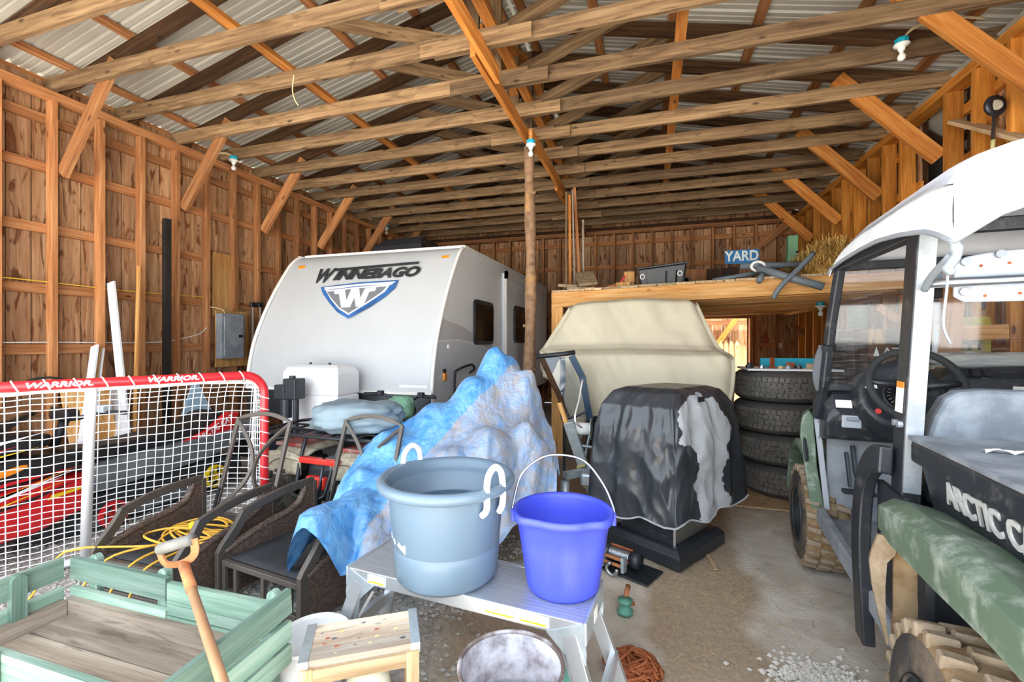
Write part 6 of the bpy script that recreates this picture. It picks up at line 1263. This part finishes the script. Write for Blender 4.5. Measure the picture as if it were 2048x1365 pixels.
# things standing under the loft, seen through the vehicle's windshield
wood('dark_panel', rgb('#5d483b'), rgb('#4a382d'), rgb('#3b2b22'), knots=False)
c0_ = at_Y(1692, 760, 5.75); c1_ = at_Y(1772, 760, 5.75)
CB = empty('storage_cabinet', (c0_.x, 5.75, 0), 0, 'dark brown cabinet with a plywood side under the loft', 'cabinet')
zt_ = at_Y(1720, 657, 5.75).z; wc_ = c1_.x-c0_.x
MB().box((0, 0, 0), (wc_*.55, .5, zt_)).build('cabinet_body', 'dark_panel', CB, bevel=.004); MB().box((wc_*.55+.002, -.01, 0), (wc_+.05, .5, zt_-.01)).build('plywood_side', 'loft_wood', CB)
plain('pail_grey', rgb('#7d827c'), .5, var=.06)
pz_ = at_Y(1718, 640, 5.95); b = MB(); b.lathe([(0, 0), (.085, 0), (.095, .01), (.105, .24), (.11, .245), (.11, .26), (.10, .26), (.09, .02), (0, .015)], 28); pg = b.build('grey_pail', 'pail_grey', smooth=True); pg.location = (pz_.x, 5.97, zt_+.001); tag(pg, 'grey plastic pail standing on the brown cabinet', 'bucket')
h0, h1 = at_Y(1762, 690, 5.65), at_Y(1770, 635, 5.68)
ML = empty('mallet', (h0.x, 5.65, 0), 0, 'long wooden mallet propped beside the brown cabinet', 'mallet'); MB().tube([(0, -.05, .01), (h1.x-h0.x, .03, h1.z)], .018, 8).build('handle', 'handle_wood', ML, smooth=True); MB().cbox((h1.x-h0.x+.02, .03, h1.z+.04), (.24, .07, .08), R=Matrix.Rotation(math.radians(38), 3, 'Y')).build('head', 'frame_wood', ML, bevel=.006)
plain('sign_brown', rgb('#6a4630'), .7, var=.15)
s0_ = at_Y(1738, 722, 4.6); s1_ = at_Y(1792, 690, 4.6)
SG = empty('carved_sign', (s0_.x, 4.6, 0), 0, 'small brown carved sign with white tree and letters behind the dashboard', 'sign'); ws_, hs_ = s1_.x-s0_.x, s1_.z-s0_.z; zb = s0_.z
MB().prism([(0, zb+.03), (.03, zb), (ws_, zb), (ws_, zb+hs_), (.03, zb+hs_), (0, zb+hs_-.03)], Matrix(((1, 0, 0, 0), (0, 0, 1, 0), (0, 1, 0, 0), (0, 0, 0, 1))), .03).build('sign_board', 'sign_brown', SG, bevel=.004)
MB().prism([(.03, zb+.04), (.075, zb+.04), (.052, zb+.12)], Matrix(((1, 0, 0, 0), (0, 0, -1, -.001), (0, 1, 0, 0), (0, 0, 0, 1))), .004).build('tree_mark', 'label_white', SG)
text('lettering', 'AT', 'label_white', Matrix(((1, 0, 0, .16), (0, 0, -1, -.001), (0, 1, 0, zb+.075), (0, 0, 0, 1))), .10, .002, SG)
MB().box((.0, .03, 0), (.04, .07, zb+hs_)).build('sign_stake', 'dark_wood', SG); MB().box((ws_-.04, .03, 0), (ws_, .07, zb+hs_)).build('sign_stake', 'dark_wood', SG)
plain('machine_yellow', rgb('#c9b62d'), .5, var=.12, dirt=rgb('#9c9468'), dirt_amt=.6, dscale=5); plain('machine_tan', rgb('#b9a878'), .6, var=.12)
m0 = at_Y(1925, 800, 4.35); MX0 = 2.02
MY = empty('yellow_machine', (MX0, 4.42, 0), 0, 'yellow steel machine cabinet with a tan slotted panel behind the windshield', 'machine')
for x in (.0, .46): MB().box((x, 0, 0), (x+.05, .06, 1.62)).build('frame_post', 'machine_yellow', MY, bevel=.006)
MB().box((0, .01, 1.56), (.51, .05, 1.64)).build('frame_header', 'machine_yellow', MY, bevel=.004); MB().box((0, .05, .02), (.51, .42, 1.55)).build('cabinet', 'dark_steel', MY); MB().box((.05, .0, .7), (.46, .045, 1.16)).build('sill_panel', 'machine_yellow', MY)
b = MB(); poly = [(.08, 1.18), (.46, 1.18), (.46, 1.42)]
for k in range(6): x = .44-k*.06; poly += [(x, 1.42), (x, 1.38), (x-.022, 1.38), (x-.022, 1.42)]
poly += [(.08, 1.42)]
b.prism(poly, Matrix(((1, 0, 0, 0), (0, 0, 1, -.01), (0, 1, 0, 0), (0, 0, 0, 1))), .012); b.build('slotted_panel', 'machine_tan', MY)
MB().cyl((.24, -.012, 1.30), (.24, -.008, 1.30), .012, 10).build('keyhole', 'black_plastic', MY)
tag(timber('pine_block', (MX0+.07, 4.36, 1.505), (MX0+.55, 4.36, 1.52), .10, .11, 'loft_wood'), 'fresh pine block held across the yellow machine', 'block')
g0_, g1_ = at_Y(1872, 760, 4.2), at_Y(1905, 600, 4.3); tag(timber('leaning_plank', Vector((g0_.x-.05, 4.15, 0)), g1_, .14, .035, 'frame_wood', up=(0, 1, 0)), 'brown plank leaning beside the yellow machine', 'plank')
p_ = at_Y(1884, 700, 4.25); tag(MB().cyl((p_.x-.02, 4.28, 0), (p_.x-.02, 4.28, 1.75), .025, 12).build('white_pipe', 'white_paint', smooth=True), 'white plastic pipe standing behind the windshield', 'pipe')
RG = UT.matrix_basis
rp = RG @ Vector((.86, 1.60, 1.345)); bundle('rag', rp, (.28, .09, .045), math.radians(-6), 'felt_grey', 'crumpled white rag on the vehicle dashboard', 'rag', 12, 5., .35)
plain('rag_white', rgb('#e6ddd0'), .9, var=.06); bpy.data.objects['rag'].data.materials[0] = MATS['rag_white']
tag(timber('brace_offcut', at_Y(1578, 648, 9.6), at_Y(1612, 668, 9.6), .10, .03, 'frame_wood', up=(0, 1, 0)), 'short brown board fixed askew on the back wall studs', 'board')
plain('switch_cream', rgb('#d8cfb4'), .5); s_ = at_Y(1561, 692, YB-.01); tag(MB().cbox((s_.x, YB-.02, s_.z), (.07, .03, .11)).build('outlet_box', 'switch_cream', bevel=.006), 'cream electrical outlet box on the back wall', 'outlet')
plain('tap_red', rgb('#b5302c'), .5); s_ = at_Y(1531, 680, YB-.01); tag(MB().tube([Vector((s_.x+.05*math.cos(t), YB-.03, s_.z+.05*math.sin(t))) for t in [2*PI*i/16 for i in range(16)]], .012, 6, closed=True).build('red_ring', 'tap_red', smooth=True), 'small red ring hanging on the back wall under the loft', 'ring')
# picket panel in the annex doorway
PK = empty('picket_panel', (1.45, YB+1.5, 0), math.radians(2), 'pale picket fence panel leaning outside the back doorway', 'fence panel')
for i in range(9):
    x = -.4+i*.12; M = Matrix.Translation((x, .0, 0)) @ Matrix.Rotation(math.radians(-8), 4, 'X') @ Matrix(((1, 0, 0, 0), (0, 0, 1, 0), (0, 1, 0, 0), (0, 0, 0, 1)))
    MB().prism([(-.045, .01), (.045, .01), (.045, 1.38), (0, 1.48), (-.045, 1.38)], M, .018).build('picket', 'loft_wood', PK)
for z in (.3, 1.1): MB().bar((-.48, .05+z*.14-.01, z), (.62, .05+z*.14-.01, z), .03, .08).build('picket_rail', 'loft_wood', PK)
# ================================================================= ON THE LOFT
def lz(x): return loft_z(x)+.0255
def LX(u, Y): return at_Y(u, 560, Y).x
def piece(name, u, Y, size, mat, label, cat, rz_=0., tilt=(0, 0), dz=0., group=None):
    x = LX(u, Y); R_ = Euler((tilt[0], tilt[1], rz_)).to_matrix(); hh = sum(abs(R_[2][i])*size[i]/2 for i in range(3))
    o = timber(name, (0, 0, 0), (0, 0, 1), 1, 1, mat) if False else MB().cbox((0, 0, 0), size).build(name, mat, bevel=.003)
    o.location = (x, Y, lz(x)+hh+.002+dz); o.rotation_euler = (tilt[0], tilt[1], rz_); return tag(o, label, cat, group)
g = 'short boards on the loft edge'
piece('short_board', 1160, 5.78, (.34, .16, .05), 'pale_wood', 'pale short board at the left of the loft pile, lying flat', 'board', .2,  group=g)
piece('short_board', 1140, 5.95, (.30, .14, .04), 'pale_wood', 'pale short board lying crosswise on the loft pile', 'board', -.4, (.15, .12), .06, g)
piece('short_board', 1172, 5.84, (.24, .36, .035), 'pale_wood', 'thick pale board tilted on top of the loft pile', 'board', .25, (.55, -.1), .05, g)
piece('short_board', 1118, 5.70, (.14, .1, .02), 'white_paint', 'white scrap board at the far left of the loft edge', 'board', .1, group=g)
piece('wood_block', 1258, 5.95, (.13, .12, .14), 'loft_wood', 'tall pale wood block beside the black tub', 'block', .1, dz=.09, group='wood blocks on the loft')
piece('wood_block', 1256, 5.95, (.16, .14, .085), 'frame_wood', 'brown wood block under the tall pale one', 'block', .0, group='wood blocks on the loft')
piece('wood_block', 1247, 5.72, (.17, .09, .07), 'loft_wood', 'pale wood block at the loft edge in front', 'block', -.05, group='wood blocks on the loft')
piece('wood_block', 1224, 5.74, (.09, .08, .04), 'brace_wood', 'small orange wood block at the loft edge', 'block', .1, group='wood blocks on the loft')
piece('short_board', 1222, 6.2, (.34, .12, .03), 'frame_wood', 'brown board leaning behind the orange block', 'board', .2, (0, -.3), .03, g)
plain('strap_red', rgb('#b23a3a'), .8, var=.15)
x0, x1 = LX(1198, 5.86), LX(1250, 5.86); tag(MB().tube(spline([(x0, 5.80, lz(x0)+.03), (x0+.08, 5.82, lz(x0)+.025), (x0+.16, 5.85, lz(x0)+.03), (x0+.24, 5.86, lz(x0)+.06), (x0+.29, 5.87, lz(x0)+.13), (x1, 5.88, lz(x1)+.18)], 5), .01, sq=(.03, .005), up=(0, 1, 0)).build('red_strap', 'strap_red'), 'red woven strap trailing over the loft blocks', 'strap')
# black rigid tub
plain('tub_black', rgb('#1d1d1f'), .4, var=.2)
xa, xb = LX(1276, 6.0), LX(1372, 6.0); BTb = empty('black_tub', ((xa+xb)/2, 6.0, lz((xa+xb)/2)), 0, 'black rigid plastic tub tilted on the loft with white rope handles', 'tub'); wT = xb-xa
def tub_sec(z, k, t=0): return [(-wT/2*k, -.16*k, z), (wT/2*k, -.16*k, z+t), (wT/2*k, .16*k, z+t+.05), (-wT/2*k, .16*k, z+.05)]
b = MB(); loft(b, [tub_sec(.004, .86), tub_sec(.12, .93, .02), tub_sec(.235, 1.0, .055)]); b.build('tub_shell', 'tub_black', BTb, bevel=.02)
b = MB(); b.tube([Vector(p)+Vector((0, 0, .004)) for p in tub_sec(.235, 1.03, .055)], .013, 8, closed=True); b.build('tub_rim', 'dark_steel', BTb)
b = MB(); b.hexa(tub_sec(.236, .96, .055)+tub_sec(.24, .96, .055)); b.build('tub_inside', 'black_rubber', BTb)
for k in range(4): MB().bar((-wT*.32+k*wT*.2, -.145, .03), (-wT*.33+k*wT*.21, -.165, .20), .02, .008).build('tub_rib', 'tub_black', BTb)
for x in (-wT*.40, wT*.36): MB().tube([Vector((x+.025*math.cos(t), -.165, .15+x*.06+.03*math.sin(t))) for t in [2*PI*i/12 for i in range(12)]], .007, 6, closed=True).build('rope_handle', 'rope_white', BTb, smooth=True)
x = LX(1371, 5.72); tag(MB().lathe([(.03, 0), (.038, 0), (.038, .3), (.03, .3), (.03, 0)], 20, Matrix.Translation((x, 5.62, lz(x)+.04)) @ Matrix.Rotation(-PI/2, 4, 'X')).build('pipe_offcut', 'dark_steel', smooth=True), 'short open pipe end pointing out beside the black tub', 'pipe')
for u, Y, sz, m, lab in ((1400, 6.9, (.55, .03, .34), 'frame_wood', 'wide brown board standing behind the black tub'), (1445, 6.7, (.40, .03, .30), 'dark_wood', 'dark brown board standing under the blue sign')): piece('standing_board', u, Y, sz, m, lab, 'board', .05)
piece('orange_bracket', 1438, 6.2, (.30, .03, .04), 'brace_wood', 'orange wood cleat lying below the blue sign', 'cleat', .0)
# YARD sign
plain('sign_blue', rgb('#1f6fa8'), .6, var=.1); plain('chalk', rgb('#dfe3dc'), .9, var=.1)
a = at_Y(1450, 529, 6.75); c = at_Y(1518, 498, 6.75); YS = empty('yard_sign', ((a.x+c.x)/2, 6.75, lz((a.x+c.x)/2)), math.radians(0), 'blue hand-painted board lettered YARD in white', 'sign'); zz = a.z-lz((a.x+c.x)/2); wS, hS = c.x-a.x, c.z-a.z
MB().box((-wS/2, 0, zz), (wS/2, .02, zz+hS)).build('sign_board', 'sign_blue', YS, bevel=.002)
for x in (-wS*.35, wS*.35): MB().box((x-.02, .02, 0), (x+.02, .05, zz+hS*.8)).build('sign_prop', 'dark_wood', YS)
text('lettering', 'YARD', 'chalk', Matrix(((1, 0, 0, 0), (0, 0, -1, -.001), (0, 1, 0, zz+hS*.52), (0, 0, 0, 1))), hS*1.02, .001, YS, sx=.82, bold=.004)
# grey drain pipes
plain('pipe_grey', rgb('#6d777e'), .5, var=.08)
def pipe(pts, r, label):
    b = MB(); b.tube(pts, r, 16); o = b.build('drain_pipe', 'pipe_grey', smooth=True); return tag(o, label, 'pipe', 'grey drain pipes on the loft')
z_ = lambda u, Y, dz=.03: Vector((LX(u, Y), Y, lz(LX(u, Y))+dz))
pipe([at_Y(1480, 533, 5.9), at_Y(1602, 529, 5.9)], .035, 'grey drain pipe lying level at the back of the pipe pile')
pipe([z_(1425, 5.75, .03), at_Y(1520, 545, 5.75)], .026, 'thin grey drain pipe slanting along the loft edge')
pipe([at_Y(1515, 536, 5.5), at_Y(1580, 556, 5.40), at_Y(1647, 574, 5.3)], .04, 'thick grey drain pipe jutting past the loft edge')
pipe(spline([at_Y(1627, 507, 5.46), at_Y(1600, 535, 5.38), at_Y(1572, 562, 5.34), at_Y(1556, 580, 5.34), at_Y(1546, 598, 5.36)], 5), .026, 'bent grey drain pipe hanging down in front of the loft beam')
pipe([at_Y(1527, 545, 5.50), at_Y(1518, 563, 5.36)], .03, 'short grey pipe stub beside the white coupling ring')
cr = at_Y(1516, 533, 5.6); tag(MB().tube([cr+Vector((.065*math.cos(t), .0, .05*math.sin(t))) for t in [2*PI*i/20 for i in range(20)]], .016, 8, closed=True).build('coupling_ring', 'label_white', smooth=True), 'white coupling ring around the grey pipes', 'ring')
plain('bamboo', rgb('#9fae62'), .6, var=.2)
tag(MB().tube([z_(1235, 5.62, .015), z_(1380, 5.66, .018), z_(1500, 5.7, .02)], .010, 8).build('bamboo_cane', 'bamboo', smooth=True), 'long green bamboo cane along the loft edge', 'cane')
tag(MB().tube([z_(1300, 5.60, .012), z_(1470, 5.62, .012)], .007, 8).build('bamboo_cane', 'bamboo', smooth=True), 'short thin bamboo cane at the very loft edge', 'cane')
tag(MB().bar(z_(1428, 6.0, .02), z_(1468, 6.1, .22), .03, .02).build('dark_rod', 'dark_steel'), 'dark flat bar leaning over the pipes under the sign', 'bar')
# green bag in the far corner
plain('bag_green', rgb('#7fb487'), .5, var=.1); a = at_Y(1570, 540, 8.3); c = at_Y(1597, 472, 8.3); xg = (a.x+c.x)/2
GB_ = empty('green_sack', (xg, 8.3, lz(xg)), 0, 'tall green printed sack standing in the far loft corner', 'sack'); hg, wg = c.z-lz(xg), c.x-a.x
b = MB(); loft(b, [[(-wg/2*k, -.07, z), (wg/2*k, -.09, z), (wg/2*k, .05, z), (-wg/2*k, .07, z)] for z, k in ((.0, 1), (hg*.3, 1.02), (hg*.6, .85), (hg*.8, .7), (hg, .75))]); b.build('sack_body', 'bag_green', GB_, bevel=.01)
for k in range(6): MB().box((wg*.18, -.094, hg*(.2+.1*k)), (wg*.40, -.088, hg*(.2+.1*k)+.035)).build('print_mark', 'black_plastic', GB_)
# standing lumber at the left of the loft
for k, (u0, u1, v1, Y, w_, lab) in enumerate(((1132, 1133, 385, 6.3, .028, 'leftmost of the lumber standing on the loft'), (1141, 1139, 390, 6.45, .035, 'wide orange board second in the standing lumber'), (1150, 1145, 380, 6.35, .02, 'thin strip in the middle of the standing lumber'), (1161, 1149, 376, 6.5, .04, 'widest board leaning in the standing lumber'), (1167, 1166, 440, 6.6, .03, 'short grey strip at the right of the standing lumber'))):
    x0_ = LX(u0, Y); tp_ = at_Y(u1, v1, Y+.05); tp_.z = min(tp_.z, ZP-.01); tag(timber('standing_lumber', (x0_, Y, lz(x0_)), tp_, w_, .02, ('truss_wood', 'brace_wood', 'grey_wood', 'frame_wood', 'grey_wood')[k], up=(0, 1, 0)), lab, 'board', 'lumber standing on the loft')
# straw heap
plain('straw', rgb('#d8b164'), .8, var=.25, vscale=30)
rg = random.Random(21)
def mound(u, v): x = 1.66+.84*u; y = 5.75+1.3*v; return (x, y, lz(x)+.42*(math.sin(PI*u)**.7)*(math.sin(PI*v)**.6)+.03*noise.noise(Vector((x*6, y*6, 0))))
b = MB(); b.surf(24, 20, mound)
for k in range(5200):
    p = Vector(mound(rg.random(), rg.random()))+Vector((0, 0, rg.uniform(-.01, .05))); d = Vector((rg.gauss(0, 1), rg.gauss(0, 1), rg.gauss(0, .45))).normalized()*rg.uniform(.05, .16); s = Vector((-d.y, d.x, 0)).normalized()*.0035
    o = b.av([p-d-s, p-d+s, p+d+s, p+d-s, p+Vector((0, 0, .003))]); b.af([(o, o+1, o+2, o+3)])
st_ = b.build('straw_heap', 'straw', fixn=False); tag(st_, 'heap of golden straw on the right end of the loft', 'straw', kind='stuff')
# ================================================================= LOOSE GROUND
plain('pebble', rgb('#b1aca5'), .9, var=.3, vscale=5)
rg = random.Random(33); b = MB()
def stone(b, x, y, r):
    P = []; z = fl_z(x, y)
    for (dx, dy, dz) in ((1, 0, 0), (0, 1, 0), (-1, 0, 0), (0, -1, 0), (0, 0, .7), (0, 0, -.7)): P.append((x+dx*r*rg.uniform(.7, 1.2), y+dy*r*rg.uniform(.7, 1.2), z+r*.3+dz*r*rg.uniform(.6, 1.1)))
    o = b.av(P); b.af([(o+i, o+(i+1) % 4, o+4) for i in range(4)]+[(o+(i+1) % 4, o+i, o+5) for i in range(4)])
for k in range(9000):
    x = rg.uniform(-4.4, -.75); y = rg.uniform(1.0, 3.2)
    if x > -1.3+.5*(y-1.5) and rg.random() < .75: continue
    stone(b, x, y, rg.uniform(.006, .018))
tag(b.build('gravel', 'pebble'), 'grey crushed gravel covering the floor at the left', 'gravel', kind='stuff')
b = MB()
for k in range(700):
    x = rg.gauss(.70, .10); y = rg.gauss(2.20, .08)
    stone(b, x, y, rg.uniform(.006, .02))
plain('rubble_pale', rgb('#c6c1b9'), .9, var=.15)
tag(b.build('pale_rubble', 'rubble_pale'), 'pale broken rubble scattered on the floor near the vehicle', 'rubble', kind='stuff')
b = MB()
for k in range(420):
    x = rg.gauss(.35, .35); y = rg.gauss(2.9, .45); z = fl_z(x, y)+.004; a = rg.uniform(0, PI); L_ = rg.uniform(.01, .06); d = Vector((math.cos(a), math.sin(a), 0))*L_; s = Vector((-d.y, d.x, 0)).normalized()*.0013; p = Vector((x, y, z))
    o = b.av([p-d-s, p-d+s, p+d+s, p+d-s]); b.af([(o, o+1, o+2, o+3)])
plain('straw_pale', rgb('#c9b68e'), .85, var=.2, vscale=30)
tag(b.build('straw_litter', 'straw_pale', fixn=False), 'loose straw bits scattered on the dirt by the grill', 'straw', kind='stuff')
# ---- loose pieces of one mesh that are parts of their own
def split_loose(o):
    me = o.data; bm = bmesh.new(); bm.from_mesh(me); bm.verts.ensure_lookup_table(); seen = set(); groups = []
    for v in bm.verts:
        if v.index in seen: continue
        st = [v]; comp = []; seen.add(v.index)
        while st:
            q = st.pop(); comp.append(q.index)
            for e in q.link_edges:
                n = e.other_vert(q)
                if n.index not in seen: seen.add(n.index); st.append(n)
        groups.append(set(comp))
    bm.free()
    if len(groups) < 2: return
    V = [v.co.copy() for v in me.vertices]; base = o.name.split('.')[0]
    for gi, g in enumerate(groups):
        idx = {v: i for i, v in enumerate(sorted(g))}; fs = [p for p in me.polygons if p.vertices[0] in g]
        nm = bpy.data.meshes.new(base); nm.from_pydata([V[v] for v in sorted(g)], [], [tuple(idx[v] for v in p.vertices) for p in fs])
        for m in me.materials: nm.materials.append(m)
        nm.polygons.foreach_set('material_index', [p.material_index for p in fs]); nm.polygons.foreach_set('use_smooth', [p.use_smooth for p in fs]); nm.update()
        if gi == 0: first = nm; continue
        c = o.copy(); c.data = nm; COL.objects.link(c)
        for k in ('label',):
            if k in c: del c[k]
    o.data = first
SPLIT = {'sill', 'cross_member', 'plate_bolt', 'screw', 'post_bolt', 'plate_hole', 'pedal', 'knot', 'dial_tick'}
for o in list(bpy.data.objects):
    if o.type == 'MESH' and o.name.split('.')[0] in SPLIT: split_loose(o)
